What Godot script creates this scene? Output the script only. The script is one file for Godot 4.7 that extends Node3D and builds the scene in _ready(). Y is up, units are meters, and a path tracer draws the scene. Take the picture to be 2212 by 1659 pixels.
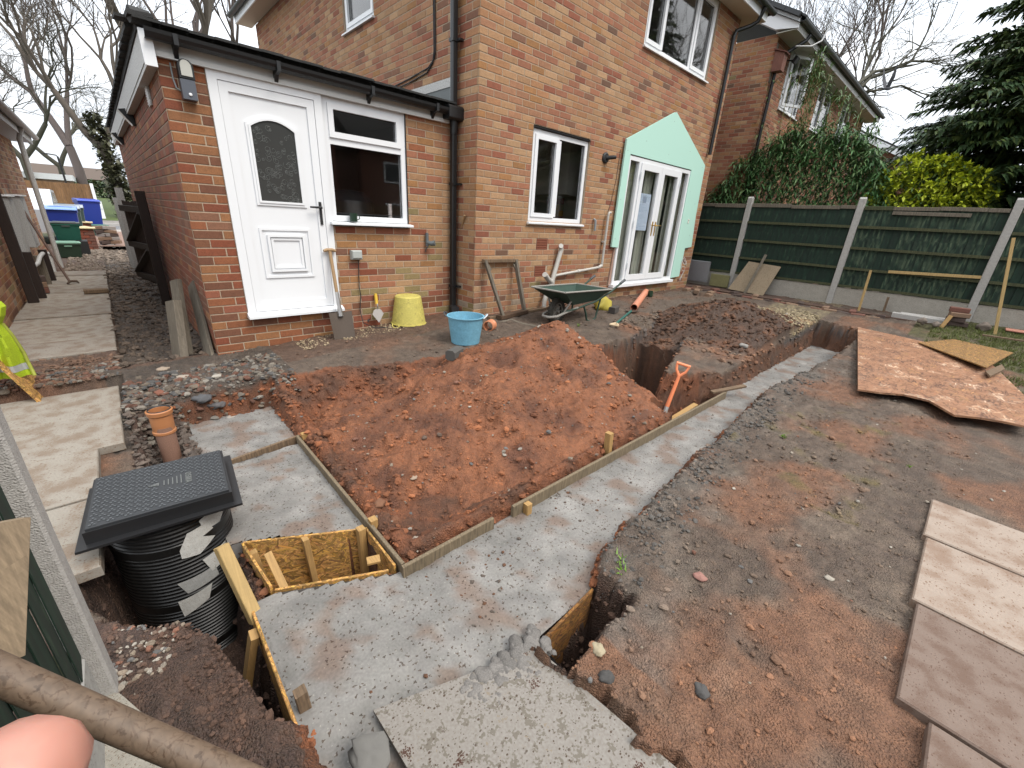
extends Node3D
# A back garden dug up for an extension: brick house and outhouse, concrete strip footing, soil heap, tools.
# Axes: x along the house's back wall, y up, z out of the back wall into the garden. Origin: foot of the house's corner.
const CAM := Vector3(-3.338, 1.206, 4.297)
const FPX := 897.64           # focal length in pixels of a picture 2212 wide
const CONC := -0.45           # top of the concrete footing
const ZE := -0.423            # front of the outhouse
const FX := 6.6               # line of the garden fence
var cam_basis: Basis
var rng := RandomNumberGenerator.new()
var nz := {}
var used := {}
var M := {}
var T := {}

# ---------------------------------------------------------------- mesh builder
class MB:
	var v := PackedVector3Array()
	var n := PackedVector3Array()
	var c := PackedColorArray()
	var u := PackedVector2Array()
	var ix := PackedInt32Array()
	var col := Color(1, 1, 1)
	func tri(a: Vector3, b: Vector3, d: Vector3) -> void:
		var k := (d - a).cross(b - a).normalized()
		var i := v.size()
		v.append(a); v.append(b); v.append(d)
		for q in 3:
			n.append(k); c.append(col); u.append(Vector2.ZERO)
		ix.append(i); ix.append(i + 1); ix.append(i + 2)
	func quad(a: Vector3, b: Vector3, d: Vector3, e: Vector3) -> void: # clockwise seen from the front
		var k := (d - a).cross(b - a).normalized()
		var i := v.size()
		v.append(a); v.append(b); v.append(d); v.append(e)
		for q in 4:
			n.append(k); c.append(col)
		u.append(Vector2(0, 0)); u.append(Vector2(1, 0)); u.append(Vector2(1, 1)); u.append(Vector2(0, 1))
		for q in [0, 1, 2, 0, 2, 3]: ix.append(i + q)
	# box by centre and full size in a basis
	func box(p: Vector3, s: Vector3, b := Basis.IDENTITY) -> void:
		hexa(p, b * Vector3(s.x / 2, 0, 0), b * Vector3(0, s.y / 2, 0), b * Vector3(0, 0, s.z / 2))
	func hexa(p: Vector3, x: Vector3, y: Vector3, z: Vector3) -> void:
		var q := [p - x - y - z, p + x - y - z, p + x + y - z, p - x + y - z, p - x - y + z, p + x - y + z, p + x + y + z, p - x + y + z]
		quad(q[7], q[6], q[5], q[4]); quad(q[2], q[3], q[0], q[1])
		quad(q[6], q[2], q[1], q[5]); quad(q[3], q[7], q[4], q[0])
		quad(q[3], q[2], q[6], q[7]); quad(q[4], q[5], q[1], q[0])
	func bb(a: Vector3, b: Vector3) -> void: # box from corner to corner
		box((a + b) / 2, (b - a).abs())
	# box with chamfered long edges (r) along its x axis
	func cbox(p: Vector3, s: Vector3, r: float, b := Basis.IDENTITY) -> void:
		var y := s.y / 2; var z := s.z / 2
		prism([Vector2(-z + r, -y), Vector2(z - r, -y), Vector2(z, -y + r), Vector2(z, y - r), Vector2(z - r, y), Vector2(-z + r, y), Vector2(-z, y - r), Vector2(-z, -y + r)], s.x, Transform3D(b * Basis(Vector3(0, 0, -1), Vector3(0, 1, 0), Vector3(1, 0, 0)), p))
	# polygon in the local xy plane, extruded along local z (centred)
	func prism(poly: Array, depth: float, t := Transform3D.IDENTITY) -> void:
		var pts := PackedVector2Array(poly)
		if Geometry2D.is_polygon_clockwise(pts): pts.reverse()
		var tr := Geometry2D.triangulate_polygon(pts)
		var h := depth / 2
		for i in range(0, tr.size(), 3):
			var a := pts[tr[i]]; var b := pts[tr[i + 1]]; var d := pts[tr[i + 2]]
			if (b - a).cross(d - a) > 0:
				var w := b; b = d; d = w
			tri(t * Vector3(a.x, a.y, h), t * Vector3(b.x, b.y, h), t * Vector3(d.x, d.y, h))
			tri(t * Vector3(a.x, a.y, -h), t * Vector3(d.x, d.y, -h), t * Vector3(b.x, b.y, -h))
		for i in pts.size():
			var a := pts[i]; var b := pts[(i + 1) % pts.size()]
			quad(t * Vector3(a.x, a.y, h), t * Vector3(b.x, b.y, h), t * Vector3(b.x, b.y, -h), t * Vector3(a.x, a.y, -h))
	# smooth tube through points, r a number or array
	func tube(pts: Array, r, sides := 8, caps := true) -> void:
		var m := pts.size()
		var base := v.size()
		var up := Vector3.UP
		for i in m:
			var d: Vector3 = (pts[min(i + 1, m - 1)] - pts[max(i - 1, 0)]).normalized()
			if i == 0 and absf(d.dot(up)) > 0.9: up = Vector3.RIGHT
			var s := d.cross(up).normalized()
			up = s.cross(d).normalized()
			var rr: float = r[i] if r is Array or r is PackedFloat32Array else r
			for k in sides:
				var a := TAU * k / sides
				var w := s * cos(a) + up * sin(a)
				v.append(pts[i] + w * rr); n.append(w); c.append(col); u.append(Vector2(float(k) / sides, float(i) / m))
		for i in m - 1:
			for k in sides:
				var a := base + i * sides + k; var b := base + i * sides + (k + 1) % sides
				for q in [a, b, b + sides, a, b + sides, a + sides]: ix.append(q)
		if caps:
			for e in [0, m - 1]:
				var o: int = base + e * sides
				var d2: Vector3 = (pts[1] - pts[0]).normalized() * -1.0 if e == 0 else (pts[m - 1] - pts[m - 2]).normalized()
				var ctr := v.size()
				v.append(pts[e]); n.append(d2); c.append(col); u.append(Vector2.ZERO)
				for k in sides:
					v.append(v[o + k]); n.append(d2); c.append(col); u.append(Vector2.ZERO)
				for k in sides:
					var a := ctr + 1 + k; var b := ctr + 1 + (k + 1) % sides
					if e == 0: ix.append(ctr); ix.append(b); ix.append(a)
					else: ix.append(ctr); ix.append(a); ix.append(b)
	# profile of (radius, height) turned round the local y axis; angle from a0 to a1
	func lathe(prof: Array, t := Transform3D.IDENTITY, seg := 24, squash := 1.0) -> void:
		for i in prof.size() - 1:
			var p: Vector2 = prof[i]; var q: Vector2 = prof[i + 1]
			var dn := Vector2(q.y - p.y, p.x - q.x).normalized()
			var base := v.size()
			for k in seg + 1:
				var a := TAU * k / seg
				var w := Vector3(cos(a), 0, sin(a) * squash)
				var nn := (t.basis * (w * dn.x + Vector3(0, dn.y, 0))).normalized()
				v.append(t * (w * p.x + Vector3(0, p.y, 0))); v.append(t * (w * q.x + Vector3(0, q.y, 0)))
				for z in 2:
					n.append(nn); c.append(col); u.append(Vector2(float(k) / seg, z))
			for k in seg:
				var b := base + k * 2
				for z in [b, b + 2, b + 1, b + 1, b + 2, b + 3]: ix.append(z)
	func mesh() -> ArrayMesh:
		var a := []
		a.resize(Mesh.ARRAY_MAX)
		a[Mesh.ARRAY_VERTEX] = v; a[Mesh.ARRAY_NORMAL] = n; a[Mesh.ARRAY_COLOR] = c; a[Mesh.ARRAY_TEX_UV] = u; a[Mesh.ARRAY_INDEX] = ix
		var m := ArrayMesh.new()
		m.add_surface_from_arrays(Mesh.PRIMITIVE_TRIANGLES, a)
		return m

# ---------------------------------------------------------------- scene helpers
func nm(called: String) -> String:
	var k: int = used.get(called, -1) + 1
	used[called] = k
	return called if k == 0 else "%s_%03d" % [called, k]
func thing(called: String, label: String, category: String, at := Vector3.ZERO, turn := 0.0, group := "") -> Node3D:
	var o := Node3D.new()
	o.name = nm(called); add_child(o); o.position = at; o.rotation.y = turn
	o.set_meta("label", label); o.set_meta("category", category)
	if group != "": o.set_meta("group", group)
	return o
func put(mb, called: String, mat: Material, parent: Node3D) -> MeshInstance3D: # a part from a builder or a mesh
	var o := MeshInstance3D.new()
	o.mesh = mb if mb is Mesh else mb.mesh()
	o.material_override = mat
	o.name = called
	parent.add_child(o, true)
	return o
func one(mb, called: String, mat: Material, label: String, category: String, at := Vector3.ZERO, turn := 0.0, group := "") -> MeshInstance3D: # a thing that is one mesh
	var o := MeshInstance3D.new()
	o.mesh = mb if mb is Mesh else mb.mesh()
	o.material_override = mat
	o.name = nm(called); add_child(o); o.position = at; o.rotation.y = turn
	o.set_meta("label", label); o.set_meta("category", category)
	if group != "": o.set_meta("group", group)
	return o
func setting(mb, called: String, mat: Material) -> MeshInstance3D:
	var o := MeshInstance3D.new()
	o.mesh = mb if mb is Mesh else mb.mesh()
	o.material_override = mat
	o.name = nm(called); add_child(o); o.set_meta("kind", "structure")
	return o
# pixel of the photograph (scaled to 2212 wide) -> point on a plane
func ray(x: float, y: float) -> Vector3:
	return cam_basis * Vector3((x - 1106.0) / FPX, -(y - 829.5) / FPX, -1)
func py(x: float, y: float, h: float) -> Vector3:
	var d := ray(x, y); return CAM + d * ((h - CAM.y) / d.y)
func pz(x: float, y: float, z: float) -> Vector3:
	var d := ray(x, y); return CAM + d * ((z - CAM.z) / d.z)
func px(x: float, y: float, k: float) -> Vector3:
	var d := ray(x, y); return CAM + d * ((k - CAM.x) / d.x)
func pg(x: float, y: float) -> Vector3: # where the ray meets the ground
	var d := ray(x, y).normalized()
	var t := 0.3
	while t < 60.0:
		var p := CAM + d * t
		if p.y < ground_y(p.x, p.z): return Vector3(p.x, ground_y(p.x, p.z), p.z)
		t += maxf(0.012, (p.y - ground_y(p.x, p.z)) * 0.4)
	return CAM + d * t
func lin(r: float, g: float, b: float) -> Color:
	return Color(r, g, b).linear_to_srgb()
func rr(a: float, b: float) -> float: return rng.randf_range(a, b)
func yaw(a: float) -> Basis: return Basis(Vector3.UP, a)
# basis whose y axis points along d
func along(d: Vector3, roll := 0.0) -> Basis:
	var y := d.normalized()
	var x := y.cross(Vector3(0, 0, 1) if absf(y.z) < 0.9 else Vector3(1, 0, 0)).normalized()
	return Basis(x, y, x.cross(y)) * Basis(Vector3.UP, roll)
func fnoise(seed_: int, freq: float, oct := 3) -> FastNoiseLite:
	var f := FastNoiseLite.new()
	f.seed = seed_; f.frequency = freq; f.noise_type = FastNoiseLite.TYPE_SIMPLEX_SMOOTH
	f.fractal_type = FastNoiseLite.FRACTAL_FBM; f.fractal_octaves = oct
	return f

# ---------------------------------------------------------------- textures and materials
func tile_noise(size: int, cells: float, seed_: int, oct: int) -> PackedFloat32Array: # seamless 0..1
	var f := fnoise(seed_, cells / size, oct)
	var d := f.get_seamless_image(size, size, false, false, 0.2, true).get_data()
	var out := PackedFloat32Array(); out.resize(size * size)
	for i in size * size: out[i] = 0.5 + (d[i] / 255.0 - 0.5) * 0.85
	return out
func tex(img: Image) -> ImageTexture:
	return ImageTexture.create_from_image(img)
func grey_tex(size: int, cells: float, seed_: int, oct: int, lo: float, hi: float) -> ImageTexture:
	var a := tile_noise(size, cells, seed_, oct)
	var im := Image.create(size, size, false, Image.FORMAT_RGB8)
	for y in size:
		for x in size:
			var k := lerpf(lo, hi, clampf(a[y * size + x], 0, 1))
			im.set_pixel(x, y, Color(k, k, k))
	return tex(im)
# base tone with specks of other tones laid over it
func speck_tex(size: int, seed_: int, lo: float, hi: float, specks: Array) -> ImageTexture:
	var a := tile_noise(size, size / 14.0, seed_, 4)
	var b := tile_noise(size, 4.0, seed_ + 5, 3)
	var im := Image.create(size, size, false, Image.FORMAT_RGB8)
	for y in size:
		for x in size:
			var k := lerpf(lo, hi, clampf(a[y * size + x] * 0.6 + b[y * size + x] * 0.4, 0, 1))
			im.set_pixel(x, y, Color(k, k, k))
	var g := RandomNumberGenerator.new(); g.seed = seed_
	for s in specks: # [count, rmin, rmax, colour, stretch]
		for i in s[0]:
			var cx := g.randi() % size; var cy := g.randi() % size
			var r := g.randf_range(s[1], s[2]); var e: float = g.randf_range(1.0, s[4]); var t := g.randf() * TAU
			var c: Color = s[3]
			var m := g.randf_range(0.85, 1.1)
			for dy in range(-int(r * e) - 1, int(r * e) + 2):
				for dx in range(-int(r * e) - 1, int(r * e) + 2):
					var q := Vector2(dx, dy).rotated(t); q.x /= e
					if q.length() <= r * (0.8 + 0.3 * sin(q.angle() * 3.0 + i)):
						im.set_pixel(posmod(cx + dx, size), posmod(cy + dy, size), Color(c.r * m, c.g * m, c.b * m))
	return tex(im)
func osb_tex(size: int, seed_: int, base: Color) -> ImageTexture:
	var im := Image.create(size, size, false, Image.FORMAT_RGB8)
	im.fill(base)
	var g := RandomNumberGenerator.new(); g.seed = seed_
	for i in 1500:
		var c0 := Vector2(g.randi() % size, g.randi() % size)
		var l := g.randf_range(14, 44); var w := g.randf_range(2.5, 8.0)
		var t := g.randfn(0.0, 0.75)
		var k := g.randf_range(0.62, 1.2)
		var c := Color(minf(base.r * k, 1), minf(base.g * k * g.randf_range(0.94, 1.04), 1), minf(base.b * k * g.randf_range(0.8, 1.08), 1))
		var ax := Vector2(cos(t), sin(t)); var ay := Vector2(-ax.y, ax.x)
		for a in range(-int(l), int(l)):
			for b in range(-int(w), int(w) + 1):
				var q := c0 + ax * (a * 0.8) + ay * (b * 0.8)
				var fade := 1.0 if absi(b) < int(w) else 0.72
				im.set_pixel(posmod(int(q.x), size), posmod(int(q.y), size), Color(c.r * fade, c.g * fade, c.b * fade))
	return tex(im)
func wood_tex(size: int, seed_: int, lo: float, hi: float) -> ImageTexture: # grain along v
	var a := tile_noise(size, 26.0, seed_, 3)
	var im := Image.create(size, size, false, Image.FORMAT_RGB8)
	for y in size:
		for x in size:
			var k := a[(int(y / 14.0) % size) * size + x] * 0.65 + a[(int(y / 5.0) % size) * size + (x * 3) % size] * 0.35
			k = lerpf(lo, hi, clampf(k, 0, 1))
			im.set_pixel(x, y, Color(k, k * 0.97, k * 0.92))
	return tex(im)
func mud_slab_tex() -> ImageTexture: # slab face with dried mud trodden over it
	var s := 512
	var a := tile_noise(s, 4.0, 75, 5); var b := tile_noise(s, 60.0, 76, 3)
	var im := Image.create(s, s, false, Image.FORMAT_RGB8)
	for y in s:
		for x in s:
			var k := .82 + .18 * b[y * s + x]
			var m := clampf((a[y * s + x] + (b[y * s + x] - .5) * .7 - .45) * 1.3, 0, .42)
			im.set_pixel(x, y, Color(k, k, k).lerp(Color(.60, .46, .36), m))
	var g := RandomNumberGenerator.new(); g.seed = 77
	for i in 700:
		var cx := g.randi() % s; var cy := g.randi() % s; var r := g.randf_range(.6, 2.4); var e := g.randf_range(1.0, 2.5)
		for dy in range(-3, 4):
			for dx in range(-6, 7):
				if Vector2(dx / e, dy).length() <= r: im.set_pixel(posmod(cx + dx, s), posmod(cy + dy, s), Color(.70, .61, .54))
	return tex(im)
func board_tex() -> ImageTexture: # weathered strand board: flakes, pale worn patches, wet brown ones
	var s := 1024
	var im := Image.create(s, s, false, Image.FORMAT_RGB8)
	im.fill(Color(.55, .40, .30))
	var a := tile_noise(256, 5.0, 61, 4); var b := tile_noise(256, 9.0, 62, 3)
	var g := RandomNumberGenerator.new(); g.seed = 63
	for i in 9000:
		var x := g.randi() % s; var y := g.randi() % s
		var k := a[(y / 4) * 256 + x / 4]; var q := b[(y / 4) * 256 + x / 4]
		var c := Color(.50, .35, .25).lerp(Color(.36, .25, .19), clampf((k - .42) * 4.0, 0, 1))
		if q > .6: c = c.lerp(Color(.80, .70, .60), clampf((q - .58) * 4.0, 0, .8))
		elif q < .34: c = c.lerp(Color(.66, .50, .32), .5)
		var f := g.randf_range(.75, 1.2); c = Color(minf(c.r * f, 1), minf(c.g * f, 1), minf(c.b * f, 1))
		var l := g.randf_range(4, 17); var w := g.randf_range(1.0, 3.2); var t := g.randfn(0.0, .8)
		var ax := Vector2(cos(t), sin(t)); var ay := Vector2(-ax.y, ax.x)
		for u in range(-int(l), int(l) + 1):
			for v in range(-int(w), int(w) + 1):
				var p := Vector2(x, y) + ax * u + ay * v
				im.set_pixel(posmod(int(p.x), s), posmod(int(p.y), s), c)
	return tex(im)
func mat(color: Color, rough := 0.8, metal := 0.0, tx: Texture2D = null, scale := 1.0, bump: Texture2D = null, depth := 0.0, world := false) -> StandardMaterial3D:
	var m := StandardMaterial3D.new()
	m.albedo_color = color; m.roughness = rough; m.metallic = metal
	if tx: m.albedo_texture = tx
	if tx or bump:
		m.uv1_triplanar = true; m.uv1_world_triplanar = world; m.uv1_scale = Vector3.ONE * scale
	if bump:
		m.heightmap_enabled = true; m.heightmap_texture = bump; m.heightmap_scale = depth
	return m
func vmat(rough := 0.9, tx: Texture2D = null, scale := 1.0, bump: Texture2D = null, depth := 0.0, world := true) -> StandardMaterial3D: # tinted by vertex colours
	var m := mat(Color.WHITE, rough, 0.0, tx, scale, bump, depth, world)
	m.vertex_color_use_as_albedo = true
	return m
func glass_mat(tint: Color, a: float) -> StandardMaterial3D:
	var m := StandardMaterial3D.new()
	m.albedo_color = Color(tint.r, tint.g, tint.b, a); m.transparency = BaseMaterial3D.TRANSPARENCY_ALPHA
	m.roughness = 0.02; m.metallic_specular = 0.9
	return m
func make_materials() -> void:
	T.fine = grey_tex(256, 40.0, 3, 4, 0.62, 1.0)
	T.bump = grey_tex(256, 34.0, 4, 4, 0.0, 1.0)
	T.soil = speck_tex(512, 7, 0.45, 1.0, [[900, 0.8, 3.2, Color(0.52, 0.50, 0.48), 1.8], [420, 0.6, 2.2, Color(1, 0.98, 0.95), 1.6], [260, 0.8, 3.0, Color(0.36, 0.34, 0.33), 2.2]])
	T.soilb = grey_tex(512, 46.0, 8, 5, 0.0, 1.0)
	T.conc = speck_tex(512, 11, 0.66, 0.94, [[420, 1.5, 4.5, Color(0.5, 0.44, 0.4), 2.0], [160, 1.0, 2.5, Color(1, 0.99, 0.97), 1.5]])
	T.slab = speck_tex(512, 12, 0.72, 0.98, [[900, 0.8, 3.0, Color(0.62, 0.54, 0.48), 3.0], [120, 1.5, 5.0, Color(0.7, 0.64, 0.57), 1.6]])
	T.slabd = mud_slab_tex()
	T.osb = osb_tex(512, 21, Color(0.80, 0.65, 0.44))
	T.osbd = osb_tex(512, 22, Color(0.62, 0.45, 0.36))
	T.wood = wood_tex(256, 31, 0.66, 1.0)
	T.streak = wood_tex(256, 37, 0.45, 1.0)
	T.brick = speck_tex(256, 41, 0.72, 1.0, [[150, 0.6, 1.8, Color(0.62, 0.56, 0.52), 2.0], [60, 0.6, 1.6, Color(1, 0.97, 0.9), 1.5]])
	T.post = speck_tex(256, 43, 0.8, 1.0, [[300, 0.5, 1.6, Color(0.62, 0.6, 0.56), 1.6]])
	M.brick = vmat(0.92, T.brick, 3.6)
	M.mortar = mat(lin(0.50, 0.39, 0.28), 0.95, 0, T.brick, 5.0, null, 0.0, true)
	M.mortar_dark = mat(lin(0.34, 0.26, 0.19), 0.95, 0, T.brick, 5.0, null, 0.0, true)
	M.white = mat(lin(0.72, 0.735, 0.75), 0.32)
	M.white_old = mat(lin(0.66, 0.65, 0.62), 0.55, 0, T.fine, 1.3)
	M.black = mat(lin(0.010, 0.011, 0.012), 0.42)
	M.black_matt = mat(lin(0.014, 0.014, 0.015), 0.6)
	M.grey = mat(lin(0.22, 0.24, 0.25), 0.5)
	M.dark_grey = mat(lin(0.06, 0.065, 0.07), 0.5)
	M.lead = mat(lin(0.20, 0.22, 0.22), 0.6, 0.2, T.fine, 4.0)
	M.pane = glass_mat(Color(0.02, 0.03, 0.03), 0.10)
	M.brass = mat(lin(0.65, 0.42, 0.12), 0.3, 0.9)
	M.mint = mat(lin(0.40, 0.63, 0.54), 0.85)
	M.tile = mat(lin(0.055, 0.056, 0.055), 0.9, 0, T.fine, 5.0, T.bump, 0.5)
	M.terracotta = mat(lin(0.33, 0.105, 0.055), 0.8, 0, T.fine, 3.0)
	M.timber = mat(lin(0.50, 0.32, 0.13), 0.75, 0, T.wood, 3.0)
	M.timber_old = mat(lin(0.27, 0.19, 0.125), 0.85, 0, T.streak, 2.5)
	M.timber_grey = mat(lin(0.26, 0.235, 0.20), 0.9, 0, T.streak, 2.5)
	M.timber_pale = mat(lin(0.58, 0.42, 0.19), 0.7, 0, T.wood, 2.5)
	M.handle = mat(lin(0.47, 0.32, 0.18), 0.6, 0, T.wood, 6.0)
	M.osb = mat(lin(0.80, 0.70, 0.50), 0.8, 0, T.osb, 1.9)
	M.osb_wet = mat(Color.WHITE, 0.6, 0, board_tex(), 0.42)
	M.concrete_post = mat(lin(0.46, 0.44, 0.41), 0.9, 0, T.post, 5.0, T.bump, 0.4)
	M.steel = mat(lin(0.45, 0.44, 0.43), 0.4, 0.9)
	M.rust = mat(lin(0.13, 0.085, 0.06), 0.8, 0.2, T.fine, 6.0)
	M.soil_stuff = vmat(0.95, T.fine, 4.0)
	M.leaf = vmat(.55); M.leaf.backlight_enabled = true; M.leaf.backlight = Color(.25, .25, .25)
	M.bark = vmat(.95)
	M.slate = mat(lin(0.075, 0.08, 0.085), 0.75, 0, T.fine, 4.0)
	M.edge0 = mat(lin(0.20, 0.085, 0.06), 0.9, 0, T.brick, 4.0); M.edge1 = mat(lin(0.27, 0.17, 0.11), 0.9, 0, T.brick, 4.0); M.edge2 = mat(lin(0.09, 0.06, 0.05), 0.9, 0, T.brick, 4.0)
	M.dark_wood = mat(lin(0.035, 0.018, 0.013), 0.75, 0, T.streak, 3.0); M.dark_wood2 = mat(lin(0.055, 0.045, 0.04), 0.8, 0, T.streak, 3.0)
	M.timber_brown = mat(lin(0.38, 0.22, 0.11), 0.85, 0, T.streak, 1.0); M.timber_brown2 = mat(lin(0.30, 0.17, 0.08), 0.85, 0, T.streak, 1.0)
	M.pier = mat(lin(0.28, 0.08, 0.045), 0.9, 0, T.brick, 4.0)
	M.pole = mat(lin(0.24, 0.165, 0.11), 0.6, 0, speck_tex(256, 97, 0.55, 1.0, [[500, 0.6, 1.4, Color(0.55, 0.48, 0.42), 9.0], [30, 1.5, 5.0, Color(0.36, 0.28, 0.22), 1.6]]), 4.0)
	M.orange_plastic = mat(lin(0.75, 0.23, 0.10), 0.45)
	M.pipe = mat(lin(0.50, 0.20, 0.10), 0.45)
	M.tub_blue = mat(lin(0.20, 0.48, 0.64), 0.55, 0, speck_tex(256, 72, .72, 1.0, [[30, 1.5, 6, Color(.95, .95, .95), 3.0]]), 2.0)
	M.tub_yellow = mat(lin(0.66, 0.57, 0.14), 0.75, 0, speck_tex(256, 73, .70, 1.0, [[60, 1.5, 7, Color(.75, .74, .8), 2.5]]), 2.2)

# ---------------------------------------------------------------- brickwork
const TONES := [Vector3(.49, .315, .185), Vector3(.45, .27, .15), Vector3(.42, .22, .13), Vector3(.39, .175, .105), Vector3(.31, .115, .07),
	Vector3(.26, .13, .085), Vector3(.19, .105, .07), Vector3(.40, .21, .09), Vector3(.31, .245, .12), Vector3(.38, .31, .25),
	Vector3(.26, .082, .045), Vector3(.31, .12, .058), Vector3(.21, .095, .055), Vector3(.34, .16, .075), Vector3(.43, .23, .12)]
var brick_cache := {}
func tone(i: int) -> Color:
	var t: Vector3 = TONES[i / 3]
	var k: float = [0.92, 1.0, 1.07][i % 3]
	return Color(t.x * k, t.y * k * .94, t.z * k * .86)
func pick(w: Array) -> int: # weights per tone -> tone index with a jitter
	var s := 0.0
	for x in w: s += x
	var r := rng.randf() * s
	for i in w.size():
		r -= w[i]
		if r <= 0: return i * 3 + rng.randi() % 3
	return 0
# One face of stretcher bond. o: foot of the face, u: along it, k0..k1 courses above o, holes: Rect2 in (u, y above o).
# Returns bricks as [centre, length, facing, tone]; adds the joints to jb.
func face(o: Vector3, u: Vector3, nrm: Vector3, length: float, k0: int, k1: int, holes: Array, half: bool, tones: Callable, jb: MB) -> Array:
	var out := []
	for k in range(k0, k1):
		var y0 := k * 0.075; var y1 := y0 + 0.075
		var spans := [Vector2(0, length)]
		for h in holes:
			var r: Rect2 = h
			if y0 + 0.0375 > r.position.y and y0 + 0.0375 < r.end.y:
				var nx := []
				for s in spans:
					if r.position.x > s.x: nx.append(Vector2(s.x, minf(s.y, r.position.x)))
					if r.end.x < s.y: nx.append(Vector2(maxf(s.x, r.end.x), s.y))
				spans = nx
		for s in spans:
			if s.y - s.x < 0.004: continue
			var a: Vector3 = o + u * s.x - nrm * 0.004 + Vector3.UP * y0; var b: Vector3 = o + u * s.y - nrm * 0.004 + Vector3.UP * y0
			var up := Vector3(0, 0.0751, 0)
			jb.quad(a + up, b + up, b, a)
			var x: float = -0.1125 if (k % 2 == 0) != half else 0.0
			while x < s.y:
				var q0 := maxf(x + 0.005, s.x + (0.001 if s.x == 0.0 else 0.006)); var q1 := minf(x + 0.22, s.y - (0.001 if s.y == length else 0.004))
				if q1 - q0 > 0.02:
					var p: Vector3 = o + u * ((q0 + q1) / 2) + Vector3.UP * (y0 + 0.0375)
					out.append([p, snappedf(q1 - q0, 0.0125) if q1 - q0 < 0.2 else q1 - q0, nrm, tones.call(p)])
				x += 0.225
	return out
func brick_mesh(l: float, t: int) -> ArrayMesh:
	var key := "%d_%d" % [roundi(l * 1000), t]
	if not brick_cache.has(key):
		var mb := MB.new(); mb.col = tone(t)
		put_brick(mb, Vector3.ZERO, l, Vector3(0, 0, 1))
		brick_cache[key] = mb.mesh()
	return brick_cache[key]
func put_brick(mb: MB, p: Vector3, l: float, f: Vector3) -> void: # five faces with a worn arris, front on the wall's face
	var u := Vector3.UP.cross(f)
	var x := u * (l / 2); var y := Vector3(0, 0.0325, 0); var e := 0.003
	var xi := x - u * e; var yi := y - Vector3(0, e, 0)
	var fr := p + f * 0.0; var bk := p - f * 0.03; var md := p - f * 0.003
	mb.quad(fr - xi + yi, fr + xi + yi, fr + xi - yi, fr - xi - yi)
	mb.quad(md - x + y, md + x + y, fr + xi + yi, fr - xi + yi)
	mb.quad(fr - xi - yi, fr + xi - yi, md + x - y, md - x - y)
	mb.quad(fr + xi + yi, md + x + y, md + x - y, fr + xi - yi)
	mb.quad(md - x + y, fr - xi + yi, fr - xi - yi, md - x - y)
	mb.quad(bk - x + y, bk + x + y, md + x + y, md - x + y)
	mb.quad(md - x - y, md + x - y, bk + x - y, bk - x - y)
	mb.quad(md + x + y, bk + x + y, bk + x - y, md + x - y)
	mb.quad(bk - x + y, md - x + y, md - x - y, bk - x - y)
func in_view(p: Vector3) -> bool:
	var d := cam_basis.transposed() * (p - CAM)
	if d.z > -0.1: return false
	var q := Vector2(d.x, d.y) / -d.z * FPX
	return absf(q.x) < 1106 and absf(q.y) < 829
# walls: [[part node, bricks]...]; the largest in view become parts, the rest of each wall one part
func lay(walls: Array, most: int, mtl: Material) -> void:
	var all := []
	for w in walls.size():
		for b in walls[w][1]:
			var d: Vector3 = b[0] - CAM
			var score: float = b[1] * absf(d.normalized().dot(b[2])) / d.length_squared() if in_view(b[0]) else 0.0
			all.append([score, w, b])
	all.sort_custom(func(a, b): return a[0] > b[0])
	var rest := []
	for w in walls: rest.append(MB.new())
	for i in all.size():
		var b: Array = all[i][2]; var w: int = all[i][1]
		if i < most:
			var o := put(brick_mesh(b[1], b[3]), "brick", mtl, walls[w][0])
			o.position = b[0]
			o.basis = Basis(Vector3.UP.cross(b[2]), Vector3.UP, b[2])
		else:
			rest[w].col = tone(b[3])
			put_brick(rest[w], b[0], b[1], b[2])
	for w in walls.size():
		if rest[w].v.size() > 0:
			put(rest[w], "brickwork", mtl, walls[w][0]).set_meta("kind", "stuff")
func reveal(jb: MB, a: Vector3, b: Vector3, into: Vector3) -> void: # sides of an opening from a (low) to b (high)
	var lo := a; var hi := b
	var bl := Vector3(lo.x, lo.y, lo.z); var br := Vector3(hi.x, lo.y, hi.z)
	var tl := Vector3(lo.x, hi.y, lo.z); var tr := Vector3(hi.x, hi.y, hi.z)
	jb.quad(tl, bl, bl + into, tl + into); jb.quad(br, tr, tr + into, br + into)
	jb.quad(tr, tl, tl + into, tr + into); jb.quad(bl, br, br + into, bl + into)

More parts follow.
